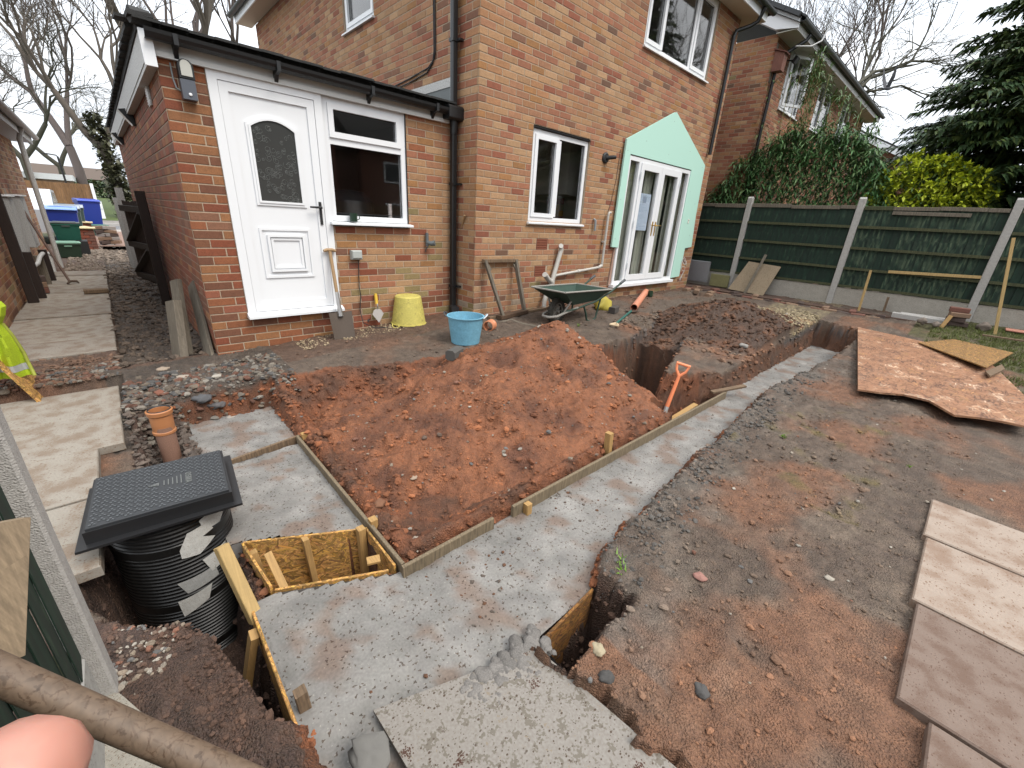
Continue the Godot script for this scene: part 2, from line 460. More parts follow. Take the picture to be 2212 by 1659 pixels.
# ---------------------------------------------------------------- windows
# A frame in its own xy plane (x right, y up, z out). bars: list of Rect2 of openings (panes); each opening gets a sash if listed in sashes
func window(parent: Node3D, called: String, t: Transform3D, w: float, h: float, panes: Array, sashes: Array, sill: float, pane_mat: Material) -> MeshInstance3D:
	var fr := MB.new()
	var D := 0.06
	# outer frame
	for r in [Rect2(0, 0, 0.055, h), Rect2(w - 0.055, 0, 0.055, h), Rect2(0.055, 0, w - 0.11, 0.055), Rect2(0.055, h - 0.055, w - 0.11, 0.055)]:
		fr.bb(Vector3(r.position.x, r.position.y, -D), Vector3(r.end.x, r.end.y, 0))
	for i in panes.size() - 1: # bars between panes
		var a: Rect2 = panes[i]; var b: Rect2 = panes[i + 1]
		if b.position.x >= a.end.x - 0.001:
			fr.bb(Vector3(a.end.x, a.position.y, -D + 0.003), Vector3(b.position.x, a.end.y, -0.003))
		else:
			fr.bb(Vector3(0.055, minf(a.end.y, b.end.y), -D + 0.003), Vector3(w - 0.055, maxf(a.position.y, b.position.y), -0.003))
	var o := put(fr, called, M.white, parent)
	o.transform = t
	for i in panes.size():
		var r: Rect2 = panes[i]
		if i in sashes:
			var sb := MB.new()
			var e := 0.052; var f := 0.014
			var q := Rect2(r.position - Vector2(0.016, 0.016), r.size + Vector2(0.032, 0.032))
			for g in [[Vector2(q.position.x, q.position.y), Vector2(q.position.x + e, q.end.y)], [Vector2(q.end.x - e, q.position.y), q.end], [Vector2(q.position.x + e, q.position.y), Vector2(q.end.x - e, q.position.y + e)], [Vector2(q.position.x + e, q.end.y - e), Vector2(q.end.x - e, q.end.y)]]:
				sb.bb(Vector3(g[0].x, g[0].y, -D + 0.012), Vector3(g[1].x, g[1].y, f))
			put(sb, "sash", M.white, o)
			r = Rect2(r.position + Vector2(0.036, 0.036), r.size - Vector2(0.072, 0.072))
		var gb := MB.new()
		gb.bb(Vector3(r.position.x, r.position.y, -0.034), Vector3(r.end.x, r.end.y, -0.028))
		put(gb, "pane", pane_mat, o)
		var bd := MB.new() # black gasket
		for g in [Rect2(r.position.x, r.position.y, 0.006, r.size.y), Rect2(r.end.x - 0.006, r.position.y, 0.006, r.size.y), Rect2(r.position.x + 0.006, r.position.y, r.size.x - 0.012, 0.006), Rect2(r.position.x + 0.006, r.end.y - 0.006, r.size.x - 0.012, 0.006)]:
			bd.bb(Vector3(g.position.x, g.position.y, -0.027), Vector3(g.end.x, g.end.y, -0.021))
		put(bd, "gasket", M.black_matt, o)
	if sill > 0:
		var s := MB.new()
		s.prism([Vector2(-0.05, -0.032), Vector2(sill, -0.036), Vector2(sill, -0.018), Vector2(sill - 0.006, -0.014), Vector2(-0.05, 0.0)], w + 0.06, Transform3D(Basis(Vector3(0, 0, 1), Vector3(0, 1, 0), Vector3(-1, 0, 0)), Vector3(w / 2, 0, 0)))
		put(s, "sill", M.white, o)
	return o
func at_wall(x: float, y: float, z: float) -> Transform3D: return Transform3D(Basis.IDENTITY, Vector3(x, y, z))
func at_gable(x: float, y: float, z: float) -> Transform3D: # facing -x, its own x runs along +z
	return Transform3D(Basis(Vector3(0, 0, 1), Vector3.UP, Vector3(-1, 0, 0)), Vector3(x, y, z))
func room(parent: Node3D, a: Vector3, b: Vector3, col: Color, open: String) -> void: # the inside of a room, seen through its window
	var m := MB.new()
	var p := [Vector3(a.x, a.y, a.z), Vector3(b.x, a.y, a.z), Vector3(b.x, b.y, a.z), Vector3(a.x, b.y, a.z), Vector3(a.x, a.y, b.z), Vector3(b.x, a.y, b.z), Vector3(b.x, b.y, b.z), Vector3(a.x, b.y, b.z)]
	m.quad(p[0], p[1], p[5], p[4]); m.quad(p[3], p[2], p[6], p[7])
	if open != "x": m.quad(p[0], p[4], p[7], p[3])
	m.quad(p[1], p[5], p[6], p[2]); m.quad(p[0], p[1], p[2], p[3])
	if open == "x": m.quad(p[4], p[5], p[6], p[7])
	put(m, "room", mat(col, 0.9), parent)
func gutter(parent: Node3D, a: Vector3, b: Vector3, r: float, mtl: Material) -> MeshInstance3D: # half-round, open at the top
	var m := MB.new()
	var d := (b - a).normalized(); var s := d.cross(Vector3.UP).normalized()
	var pts := []
	for k in 9:
		var t := PI * k / 8.0
		pts.append(Vector2(-cos(t) * r, -sin(t) * r))
	for k in range(8, -1, -1):
		var t := PI * k / 8.0
		pts.append(Vector2(-cos(t) * (r - 0.004), -sin(t) * (r - 0.004)))
	m.prism(pts, a.distance_to(b), Transform3D(Basis(s, Vector3.UP, -d), (a + b) / 2))
	return put(m, "gutter", mtl, parent)

func main_tones(p: Vector3) -> int:
	var k: float = nz.b.get_noise_3d(p.x * 0.5, p.y * 0.7, p.z * 0.5)
	var red := clampf((p.x - 2.2) * 0.3 + (p.y - 2.6) * 0.28 + k * 1.2, 0.0, 1.0) if p.z > -0.1 else clampf(0.5 + k * 1.5, 0.15, 0.9)
	var low := clampf((0.55 - p.y) * 1.8 + k * 0.5, 0.0, 1.0)
	var band := 0.5 if absf(p.y - 2.47) < 0.2 else 0.0
	return pick([1.5 - 1.2 * red, 2.2 - 1.0 * red, 1.6 + red, 1.1 + 2.0 * red + band, 0.35 + 1.0 * red + band, 0.3 + 0.3 * red + low, 0.12 + 0.1 * red, 0.5, low * 1.5, low * 1.1, 0, 0, 0, 0, 0.9])
func shed_tones(p: Vector3) -> int:
	var k: float = nz.b.get_noise_3d(p.x * 0.9, p.y * 0.9, p.z * 0.4)
	if p.x > -1.6: # right of the door: paler and greener towards the corner
		var a := clampf((p.x + 1.5) / 1.4, 0.0, 1.0)
		var low := clampf((0.6 - p.y) * 2.0, 0.0, 1.0)
		return pick([0.3 + a, 0.6 + 1.8 * a, 1.0, 1.5 - a, 0.7 - 0.5 * a + low * 0.4, 0.4 + low, 0.05, 0.4 + 0.4 * a, 0.4 * a + low * 0.8, 0, 0.3 - 0.3 * a, 0.3, low, 0, 0.4])
	if p.z < ZE - .05: return pick([0, 0, 0, 0, .4, .5, .1, .1, 0, 0, 2.4 + k, 1.0, 2.2, .4, 0])  # side wall: its shade is put into darker red-brown brick tones
	return pick([0, 0, 0, 0, 0.6, 0.15, 0, 0.2, 0, 0, 2.2 + k, 1.8, 1.5, 1.6, 0])

func build_house() -> void:
	var h := thing("brick_house", "buff and red brick house with white windows and mint green board round its patio doors", "house")
	var jb := MB.new()
	var holes := [Rect2(0.887, 1.184 + 0.3, 1.153, 1.125), Rect2(3.02, 3.67 + 0.3, 2.09, 1.15), Rect2(3.0, 0.2 + 0.3, 2.09, 2.06),
		Rect2(1.09, 0.825 + 0.3, 0.23, 0.15), Rect2(1.09, 0.45 + 0.3, 0.23, 0.15)]
	var wall := put_node("back_wall", h)
	var bw := face(Vector3(0, -0.3, 0), Vector3.RIGHT, Vector3(0, 0, 1), 5.98, 0, 68, holes, false, main_tones, jb)
	reveal(jb, Vector3(.887, 1.184, 0), Vector3(2.04, 2.309, 0), Vector3(0, 0, -.12)); reveal(jb, Vector3(3.02, 3.67, 0), Vector3(5.11, 4.82, 0), Vector3(0, 0, -.12)); reveal(jb, Vector3(3.0, .2, 0), Vector3(5.09, 2.26, 0), Vector3(0, 0, -.12))
	put(jb, "mortar", M.mortar, wall)
	var gj := MB.new()
	var gw := put_node("gable_wall", h)
	var gb := face(Vector3(0, -0.3, -7.9), Vector3(0, 0, 1), Vector3(-1, 0, 0), 7.9, 0, 68, [Rect2(4.53, 3.99, 1.0, 0.9)], true, main_tones, gj)
	# only what rises above the outhouse, and the strip beside its downpipe, can be seen
	gb = gb.filter(func(b): return b[0].y > 2.3 or b[0].z > -0.5)
	reveal(gj, Vector3(0, 3.69, -3.37), Vector3(0, 4.59, -2.37), Vector3(.12, 0, 0))
	put(gj, "mortar", M.mortar, gw)
	var gs := MB.new()
	var gsb := face(Vector3(5.98, -0.3, -7.9), Vector3(0, 0, 1), Vector3(1, 0, 0), 7.9, 0, 68, [], true, main_tones, gs)
	var sw := put_node("side_wall", h)
	put(gs, "mortar", M.mortar, sw)
	lay([[wall, bw], [gw, gb], [sw, gsb]], 300, M.brick)
	# kitchen window: a sash on the left, a fixed light on the right
	var kw := window(h, "window", at_wall(0.9, 1.2, -0.03), 1.13, 1.09, [Rect2(0.07, 0.07, 0.42, 0.95), Rect2(0.565, 0.055, 0.51, 0.98)], [0], 0.07, M.pane)
	kw.set_meta("label", "kitchen window with one sash and one fixed pane")
	window(h, "window", at_wall(3.03, 3.685, -0.03), 2.07, 1.12, [Rect2(0.07, 0.07, 0.42, 0.98), Rect2(0.55, 0.055, 0.85, 1.01), Rect2(1.47, 0.07, 0.53, 0.98)], [0, 2], 0.07, M.pane)
	window(h, "window", at_gable(0.03, 3.7, -3.36), 0.98, 0.88, [Rect2(0.07, 0.07, 0.84, 0.74)], [0], 0.07, M.pane)
	# kitchen behind the window
	room(h, Vector3(0.15, 0.3, -3.2), Vector3(2.75, 2.6, -0.13), lin(0.42, 0.38, 0.30), "z")
	var cup := MB.new()
	cup.bb(Vector3(2.2, 1.62, -1.5), Vector3(2.6, 2.5, -0.5)); put(cup, "cupboard", mat(lin(0.5, 0.48, 0.42), 0.5), h)
	var tl := [mat(lin(0.6, 0.33, 0.04), 0.3), mat(lin(0.25, 0.03, 0.03), 0.3), mat(lin(0.5, 0.42, 0.25), 0.3)]
	for i in 6:
		for k in 4:
			var b := MB.new(); b.box(Vector3(2.735, 1.05 + 0.1 * i, -1.35 + 0.1 * k), Vector3(0.012, 0.096, 0.096)); put(b, "wall_tile", tl[(i * 5 + k * 7 + i * k) % 3], h)
	var tap := MB.new()
	var tp := []
	for k in 9: tp.append(Vector3(1.2 + 0.055 * cos(PI * k / 8.0), 1.36 + 0.07 * sin(PI * k / 8.0), -0.25))
	tp.push_front(Vector3(1.255, 1.2, -0.25)); tap.tube(tp, 0.009, 8); put(tap, "tap", M.steel, h)
	# upstairs and lounge rooms
	room(h, Vector3(2.6, 2.75, -3.0), Vector3(5.8, 4.9, -0.13), lin(0.45, 0.44, 0.42), "z")
	room(h, Vector3(2.85, 0.05, -3.5), Vector3(5.8, 2.55, -0.13), lin(0.40, 0.38, 0.34), "z")
	room(h, Vector3(0.13, 3.0, -4.2), Vector3(2.3, 4.9, -1.6), lin(0.7, 0.72, 0.74), "x")
	patio_doors(h)
	# eaves: soffit, fascia, gutter, hipped roof
	var e := 4.80
	var so := MB.new()
	for q in [[Vector3(-.3, e, 0), Vector3(6.28, e + .012, .3)], [Vector3(-.3, e, -8.2), Vector3(-.002, e + .012, -.002)], [Vector3(5.982, e, -8.2), Vector3(6.28, e + .012, -.002)]]: so.bb(q[0], q[1])
	put(so, "soffit", mat(lin(0.5, 0.42, 0.33), 0.6), h)
	var fa := MB.new()
	for q in [[Vector3(-.32, e - .01, .3), Vector3(6.3, e + .17, .322)], [Vector3(-.322, e - .01, -8.2), Vector3(-.3, e + .17, .299)], [Vector3(6.28, e - .01, -8.2), Vector3(6.302, e + .17, .299)]]: fa.bb(q[0], q[1])
	put(fa, "fascia", M.white, h)
	gutter(h, Vector3(-.4, e + .15, .38), Vector3(6.42, e + .15, .38), .056, M.black)
	gutter(h, Vector3(-.38, e + .15, .4), Vector3(-.38, e + .15, -8.3), .056, M.black)
	gutter(h, Vector3(6.36, e + .15, .4), Vector3(6.36, e + .15, -8.3), .056, M.black)
	var ro := MB.new()
	var y0 := e + .18; var y1 := 7.0
	var c := [Vector3(-.4, y0, .4), Vector3(6.38, y0, .4), Vector3(6.38, y0, -8.3), Vector3(-.4, y0, -8.3), Vector3(3, y1, -3.4), Vector3(3, y1, -4.5)]
	ro.tri(c[4], c[1], c[0]); ro.quad(c[5], c[4], c[0], c[3]); ro.quad(c[4], c[5], c[2], c[1]); ro.tri(c[5], c[3], c[2])
	ro.quad(c[0], c[1], c[2], c[3])
	put(ro, "roof", M.tile, h)
	# corner downpipe with its white backing strip, clips and shoe
	var dp := MB.new()
	dp.cbox(Vector3(-0.035 - .04, 2.2, -0.36), Vector3(4.45, 0.065, 0.065), 0.008, Basis(Vector3.FORWARD, PI / 2) * Basis.IDENTITY)
	var dpo := put(dp, "downpipe", M.black, h)
	for y in [0.32, 1.55, 2.98, 4.2]:
		var k := MB.new(); k.bb(Vector3(-0.115, y, -0.402), Vector3(-0.03, y + 0.03, -0.318)); k.bb(Vector3(-0.06, y + .004, -0.32), Vector3(-0.01, y + 0.026, -0.27)); put(k, "clip", M.black, dpo)
	var shoe := MB.new()
	shoe.cbox(Vector3(-0.09, 0.03, -0.31), Vector3(0.14, 0.1, 0.1), 0.012, yaw(1.2)); put(shoe, "shoe", M.black_matt, dpo)
	var ws := MB.new(); ws.bb(Vector3(-0.06, 2.42, -0.455), Vector3(-0.001, 4.79, -0.405)); put(ws, "white_strip", M.white, h)
	# downpipe at the right-hand corner with its swan neck
	var d2 := MB.new()
	d2.tube([Vector3(5.72, 2.6, .05), Vector3(5.72, 4.5, .05)], .034, 8)
	d2.tube([Vector3(5.72, 4.5, .05), Vector3(5.76, 4.57, .06), Vector3(5.95, 4.66, .2), Vector3(6.0, 4.72, .3), Vector3(6.0, 4.92, .38)], .034, 8)
	put(d2, "downpipe", M.black, h)
	# flashing over the outhouse roof
	var fl := MB.new(); fl.bb(Vector3(-0.022, 2.60, -1.75), Vector3(-0.002, 2.69, -0.456)); put(fl, "flashing", M.white_old, h)
	var ld := MB.new(); ld.bb(Vector3(-0.014, 2.36, -7.8), Vector3(-0.003, 2.60, -0.457)); put(ld, "lead_upstand", M.lead, h)
	# cables down the gable wall
	for z in [-0.83, -0.86]:
		var cb := MB.new()
		cb.tube([Vector3(-.012, 4.79, z), Vector3(-.012, 3.0, z), Vector3(-.012, 2.9 + (z + .86), z - .03), Vector3(-.012, 2.82 + (z + .86) * 1.5, z - .16), Vector3(-.012, 2.78 + (z + .86) * 1.5, z - .6), Vector3(-.012, 2.74 + (z + .86), z - 1.5)], .008, 5)
		put(cb, "cable", M.black_matt, h)
	# air bricks
	for y in [0.825, 0.45]:
		var a := MB.new()
		a.bb(Vector3(1.095, y + .003, -.05), Vector3(1.315, y + .147, -.012))
		for i in 5: a.bb(Vector3(1.095, y + .003 + i * .0325, -.012), Vector3(1.315, y + .017 + i * .0325, 0.001))
		for i in 11:
			var x := 1.095 + i * .0209
			for k in 4: a.bb(Vector3(x, y + .017 + k * .0325, -.012), Vector3(x + .011, y + .0355 + k * .0325, 0.0005))
		put(a, "air_brick", M.terracotta, h)
	# shade of the lintel gap above the kitchen window, painted as a black strip
	var dc := MB.new(); dc.bb(Vector3(.885, 2.302, -.03), Vector3(2.045, 2.309, .004)); put(dc, "lintel_shade_strip", M.black_matt, h)
	var sl := MB.new(); sl.bb(Vector3(.86, 1.15, -.02), Vector3(2.05, 1.166, .03)); put(sl, "sill_bedding", M.mortar, h)
func put_node(called: String, parent: Node3D) -> Node3D:
	var o := Node3D.new(); o.name = called; parent.add_child(o, true); return o

func patio_doors(h: Node3D) -> void:
	# frame with two side lights and two leaves
	var fr := MB.new()
	var z0 := -0.02; var z1 := 0.045
	for q in [[3.0, 3.055, .24, 2.25], [3.31, 3.375, .24, 2.25], [4.715, 4.78, .24, 2.25], [5.035, 5.09, .24, 2.25]]: fr.bb(Vector3(q[0], q[2], z0), Vector3(q[1], q[3], z1))
	for q in [[3.055, 3.31], [3.375, 4.715], [4.78, 5.035]]: fr.bb(Vector3(q[0], 2.19, z0), Vector3(q[1], 2.25, z1)); fr.bb(Vector3(q[0], .24, z0), Vector3(q[1], .29, z1))
	var o := put(fr, "patio_door_frame", M.white, h)
	var th := MB.new(); th.bb(Vector3(2.97, .19, -.05), Vector3(5.12, .24, .1)); put(th, "threshold", M.white, o)
	for q in [[3.055, 3.31], [4.78, 5.035]]:
		var g := MB.new(); g.bb(Vector3(q[0], .29, .005), Vector3(q[1], 2.19, .011)); put(g, "pane", M.pane, o)
	for i in 2:
		var x0: float = [3.375, 4.047][i]; var x1: float = [4.043, 4.715][i]
		var lf := MB.new()
		for q in [[x0, x0 + .095, .295, 2.185], [x1 - .095, x1, .295, 2.185]]: lf.bb(Vector3(q[0], q[2], .0), Vector3(q[1], q[3], .062))
		lf.bb(Vector3(x0 + .095, .295, .0), Vector3(x1 - .095, .39, .062)); lf.bb(Vector3(x0 + .095, 2.09, .0), Vector3(x1 - .095, 2.185, .062))
		var l := put(lf, "patio_door", M.white, h)
		var g := MB.new(); g.bb(Vector3(x0 + .095, .39, .028), Vector3(x1 - .095, 2.09, .034)); put(g, "pane", M.pane, l)
		var hx: float = [x1 - .048, x0 + .048][i]; var s: float = [-1.0, 1.0][i]
		var hd := MB.new()
		hd.bb(Vector3(hx - .014, 1.07, .062), Vector3(hx + .014, 1.31, .071)); hd.tube([Vector3(hx, 1.245, .07), Vector3(hx, 1.245, .115)], .009, 8); hd.tube([Vector3(hx, 1.245, .112), Vector3(hx + .12 * s, 1.25, .112)], [.01, .008], 8)
		put(hd, "handle", M.brass, l)
		for y in [.5, 1.2, 1.95]:
			var hg := MB.new(); var ex: float = [x0, x1][i]; hg.tube([Vector3(ex, y, .07), Vector3(ex, y + .1, .07)], .013, 8); put(hg, "hinge", M.white, l)
	# notice taped inside the left leaf
	var im := Image.create(128, 192, false, Image.FORMAT_RGB8); im.fill(Color(.80, .87, .94))
	var g2 := RandomNumberGenerator.new(); g2.seed = 5
	for i in 26:
		var yy := 8 + i * 7
		if i % 7 == 6: continue
		for k in g2.randi_range(2, 5): im.fill_rect(Rect2i(8 + k * 22 + g2.randi_range(0, 5), yy, g2.randi_range(6, 18), 2), Color(.55, .62, .72))
	im.fill_rect(Rect2i(40, 14, 40, 34), Color(.62, .68, .76))
	var pm := mat(Color.WHITE, .8); pm.albedo_texture = tex(im)
	var pp := MB.new(); pp.quad(Vector3(3.5, 1.745, .026), Vector3(3.86, 1.745, .026), Vector3(3.86, 1.15, .026), Vector3(3.5, 1.15, .026)); put(pp, "paper_notice", pm, h)
	# curtains
	var cm := mat(lin(.55, .57, .48), .95)
	for q in [[2.98, 3.62, 34], [3.75, 4.02, 12], [4.08, 4.5, 22], [4.62, 5.12, 26]]:
		var cu := MB.new(); var last := Vector3.ZERO
		for i in q[2] * 4 + 1:
			var f: float = float(i) / (q[2] * 4)
			var p := Vector3(lerpf(q[0], q[1], f), 0, -.10 + .022 * sin(f * q[2] * 2.4) + .008 * sin(f * q[2] * 1.1 + 1))
			if i > 0: cu.quad(Vector3(last.x, 2.3, last.z), Vector3(p.x, 2.3, p.z), Vector3(p.x, .2, p.z), Vector3(last.x, .2, last.z))
			last = p
		put(cu, "curtain", cm, h)
	# mint plasterboard panel with a pointed top, cut round the doors
	var B := MB.new()
	B.prism([Vector2(2.835, .87), Vector2(3.03, .86), Vector2(3.0, 2.265), Vector2(5.09, 2.265), Vector2(5.09, .262), Vector2(5.44, .28), Vector2(5.46, .85), Vector2(5.735, .875), Vector2(5.65, 1.5), Vector2(5.61, 2.4), Vector2(4.19, 3.04), Vector2(4.14, 3.03), Vector2(2.85, 2.45), Vector2(2.84, 1.7)], .03, Transform3D(Basis.IDENTITY, Vector3(0, 0, .042)))
	var pbd := put(B, "plaster_board", M.mint, h)
	for q in [[2.9, 1.0], [2.9, 1.6], [2.91, 2.3], [3.4, 2.5], [4.16, 2.9], [4.9, 2.55], [5.5, 2.35], [5.5, 1.7], [5.55, 1.1], [4.16, 2.4], [5.25, .4], [5.2, 1.9]]:
		var sc := MB.new(); sc.lathe([Vector2(.001, .002), Vector2(.006, .002), Vector2(.007, 0)], Transform3D(Basis(Vector3.RIGHT, PI / 2), Vector3(q[0], q[1], .0572)), 8); put(sc, "screw", M.grey, pbd)
	var st := MB.new() # raw render and bare strip beside the door
	st.prism([Vector2(2.93, .22), Vector2(3.0, .22), Vector2(3.0, .86), Vector2(2.97, .86)], .02, Transform3D(Basis.IDENTITY, Vector3(0, 0, .012)))
	put(st, "plaster_strip", mat(lin(.55, .36, .28), .9, 0, T.fine, 4.0), h)

# ---------------------------------------------------------------- outhouse
func build_outhouse() -> void:
	var h := thing("brick_outhouse", "low brick outhouse with white door, black gutter and flat tiled roof", "outhouse")
	var jb := MB.new()
	var fw := put_node("front_wall", h)
	var f1 := face(Vector3(-2.78, -.39, ZE), Vector3.RIGHT, Vector3(0, 0, 1), 2.78, 0, 36, [Rect2(.31, .555, .91, 2.3), Rect2(1.2, 1.45, .905, 1.5)], false, shed_tones, jb)
	reveal(jb, Vector3(-2.47, .165, ZE), Vector3(-1.56, 2.3, ZE), Vector3(0, 0, -.1)); reveal(jb, Vector3(-1.56, 1.06, ZE), Vector3(-.675, 2.3, ZE), Vector3(0, 0, -.1))
	put(jb, "mortar", M.mortar, fw)
	var sj := MB.new()
	var sw := put_node("side_wall", h)
	var f2 := face(Vector3(-2.78, -.39, -8.0), Vector3(0, 0, 1), Vector3(-1, 0, 0), 8.0 + ZE, 0, 36, [], true, shed_tones, sj)
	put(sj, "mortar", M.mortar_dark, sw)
	lay([[fw, f1], [sw, f2]], 300, M.brick)
	# door set
	var fr := MB.new()
	var z := ZE - .02
	for q in [[-2.47, -2.40], [-1.635, -1.565]]: fr.bb(Vector3(q[0], .19, z - .05), Vector3(q[1], 2.205, z + .035))
	fr.bb(Vector3(-2.40, 2.14, z - .05), Vector3(-1.635, 2.205, z + .035))
	var fo := put(fr, "door_frame", M.white, h)
	var th := MB.new(); th.prism([Vector2(-.05, .155), Vector2(.085, .15), Vector2(.085, .175), Vector2(.03, .2), Vector2(-.05, .2)], .93, Transform3D(Basis(Vector3(0, 0, 1), Vector3.UP, Vector3(-1, 0, 0)), Vector3(-2.015, 0, ZE))); put(th, "threshold", M.white, fo)
	var lf := MB.new(); lf.bb(Vector3(-2.397, .205, z - .045), Vector3(-1.638, 2.137, z + .012))
	var door := put(lf, "door", M.white, h)
	var zf := z + .012
	var md := MB.new() # raised stiles and mouldings
	for q in [[-2.397, -2.33, .205, 2.137], [-1.705, -1.638, .205, 2.137]]: md.bb(Vector3(q[0], q[2], zf), Vector3(q[1], q[3], zf + .016))
	md.bb(Vector3(-2.33, 2.07, zf), Vector3(-1.705, 2.137, zf + .016)); md.bb(Vector3(-2.33, .205, zf), Vector3(-1.705, .29, zf + .016))
	put(md, "door_rail", M.white, door)
	var pl := MB.new()
	for q in [[-2.26, -1.80, .525, .995, .012], [-2.20, -1.86, .585, .935, .022], [-2.17, -1.89, .615, .905, .012]]:
		for g in [[q[0], q[0] + .022, q[2], q[3]], [q[1] - .022, q[1], q[2], q[3]], [q[0] + .022, q[1] - .022, q[2], q[2] + .022], [q[0] + .022, q[1] - .022, q[3] - .022, q[3]]]:
			pl.bb(Vector3(g[0], g[2], zf), Vector3(g[1], g[3], zf + q[4]))
	put(pl, "door_panel", M.white, door)
	# arched patterned glass with its bead
	var arch := func(x0: float, x1: float, yb: float, ys: float, ya: float) -> Array:
		var a := [Vector2(x0, yb)]
		for i in 11:
			var f := i / 10.0
			a.append(Vector2(lerpf(x0, x1, f), ys + (ya - ys) * (1.0 - pow(2.0 * f - 1.0, 2))))
		a.append(Vector2(x1, yb)); return a
	var gl := MB.new(); gl.prism(arch.call(-2.2, -1.84, 1.235, 1.84, 1.905), .01, Transform3D(Basis.IDENTITY, Vector3(0, 0, zf + .004)))
	var gp := put(gl, "patterned_glass", mat(lin(.045, .047, .045), .12), door)
	var sw2 := MB.new(); var g9 := RandomNumberGenerator.new(); g9.seed = 9 # the pattern stands proud of the glass
	for i in 75:
		var c0 := Vector2(g9.randf_range(-2.18, -1.86), g9.randf_range(1.25, 1.85)); var r0 := g9.randf_range(.012, .038); var a0 := g9.randf() * TAU; var turns := g9.randf_range(.7, 2.2); var pts := []
		for k in 15:
			var t := k / 14.0; var q := c0 + Vector2(cos(a0 + TAU * turns * t), sin(a0 + TAU * turns * t)) * r0 * (1.0 - .75 * t)
			q.x = clampf(q.x, -2.195, -1.845); pts.append(Vector3(q.x, clampf(q.y, 1.24, 1.86), zf + .0095))
		sw2.tube(pts, .0022, 4, false)
	put(sw2, "swirl_relief", mat(lin(.10, .105, .10), .15), gp)
	var bead := MB.new()
	for w in [[.0, .018, .02], [.018, .04, .012]]:
		var a: Array = arch.call(-2.2 - w[0], -1.84 + w[0], 1.235 - w[0], 1.84 + w[0] * .6, 1.905 + w[0]); var b: Array = arch.call(-2.2 - w[1], -1.84 + w[1], 1.235 - w[1], 1.84 + w[1] * .6, 1.905 + w[1])
		for i in a.size():
			var j := (i + 1) % a.size()
			bead.prism([a[i], a[j], b[j], b[i]], w[2], Transform3D(Basis.IDENTITY, Vector3(0, 0, zf + w[2] / 2)))
	put(bead, "glazing_bead", M.white, door)
	var hd := MB.new()
	hd.cbox(Vector3(-1.675, 1.15, zf + .022), Vector3(.215, .026, .012), .004, Basis(Vector3.FORWARD, PI / 2)); hd.tube([Vector3(-1.675, 1.205, zf + .02), Vector3(-1.675, 1.205, zf + .06)], .01, 8); hd.tube([Vector3(-1.67, 1.205, zf + .06), Vector3(-1.785, 1.205, zf + .058)], [.011, .009], 8)
	put(hd, "handle", M.black_matt, door)
	# window beside the door: top light over a fixed pane
	var ww := window(h, "window", at_wall(-1.562, 1.085, ZE - .012), .885, 1.12, [Rect2(.055, .075, .775, .64), Rect2(.07, .79, .745, .265)], [1], .09, M.pane)
	ww.set_meta("label", "outhouse window with a top light over one large pane")
	var dk := MB.new(); dk.bb(Vector3(-.676, 1.085, ZE - .02), Vector3(-.668, 2.2, ZE + .003)); put(dk, "sealant", M.black_matt, h)
	room(h, Vector3(-2.6, .1, -3.0), Vector3(-.1, 2.3, ZE - .11), lin(.36, .34, .31), "z")
	var cn := MB.new(); cn.tube([Vector3(-.82, 1.13, ZE - .16), Vector3(-.82, 1.29, ZE - .16)], .024, 12); put(cn, "sealant_tube", mat(lin(.55, .5, .48), .4), h)
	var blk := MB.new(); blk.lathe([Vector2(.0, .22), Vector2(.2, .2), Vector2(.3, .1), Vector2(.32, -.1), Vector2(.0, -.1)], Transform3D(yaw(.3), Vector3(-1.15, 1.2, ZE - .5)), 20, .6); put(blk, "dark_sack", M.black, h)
	# fascias, verge, roof
	var fa := MB.new()
	fa.bb(Vector3(-2.79, 2.2, ZE + .001), Vector3(-.12, 2.235, ZE + .04)); fa.bb(Vector3(-2.79, 2.235, ZE + .001), Vector3(-.06, 2.36, ZE + .022)); put(fa, "fascia", mat(lin(.6, .6, .58), .5), h)
	var vb := MB.new()
	vb.bb(Vector3(-2.85, 2.155, -8.1), Vector3(-2.79, 2.345, ZE + .05)); vb.bb(Vector3(-2.845, 2.125, -8.1), Vector3(-2.781, 2.154, ZE + .05)); put(vb, "barge_board", M.white_old, h)
	var ec := MB.new(); ec.bb(Vector3(-2.857, 2.12, ZE + .051), Vector3(-2.782, 2.345, ZE + .075)); put(ec, "barge_end", M.white, h)
	# flat roof with a row of plain tiles along the front and the verge
	var rf := MB.new(); rf.bb(Vector3(-2.86, 2.347, -8.12), Vector3(-.016, 2.40, ZE + .03)); put(rf, "roof", M.tile, h)
	for i in 17:
		var x := -2.88 + i * .165
		var t := MB.new(); t.box(Vector3(x + .082, 2.41 + rr(-.003, .004), ZE + .005), Vector3(.161, .018, .24), Basis(Vector3.RIGHT, .12 + rr(-.02, .02))); put(t, "roof_tile", M.tile, h)
		var t2 := MB.new(); t2.box(Vector3(x + .0, 2.435 + rr(-.003, .004), ZE - .16), Vector3(.161, .018, .24), Basis(Vector3.RIGHT, .12 + rr(-.02, .02))); put(t2, "roof_tile", M.tile, h)
	for i in 26:
		var t := MB.new(); t.box(Vector3(-2.83, 2.42 + rr(-.006, .006), ZE - .02 - i * .295), Vector3(.15, .026, .29), Basis(Vector3.BACK, .08) * Basis(Vector3.RIGHT, .05)); put(t, "verge_tile", M.tile, h)
	var lump := MB.new(); lump.cbox(Vector3(-2.83, 2.415, ZE + .05), Vector3(.12, .1, .1), .03, yaw(.2)); put(lump, "verge_mortar", M.tile, h)
	var gu := gutter(h, Vector3(-2.83, 2.345, ZE + .095), Vector3(-.05, 2.33, ZE + .095), .062, M.black)
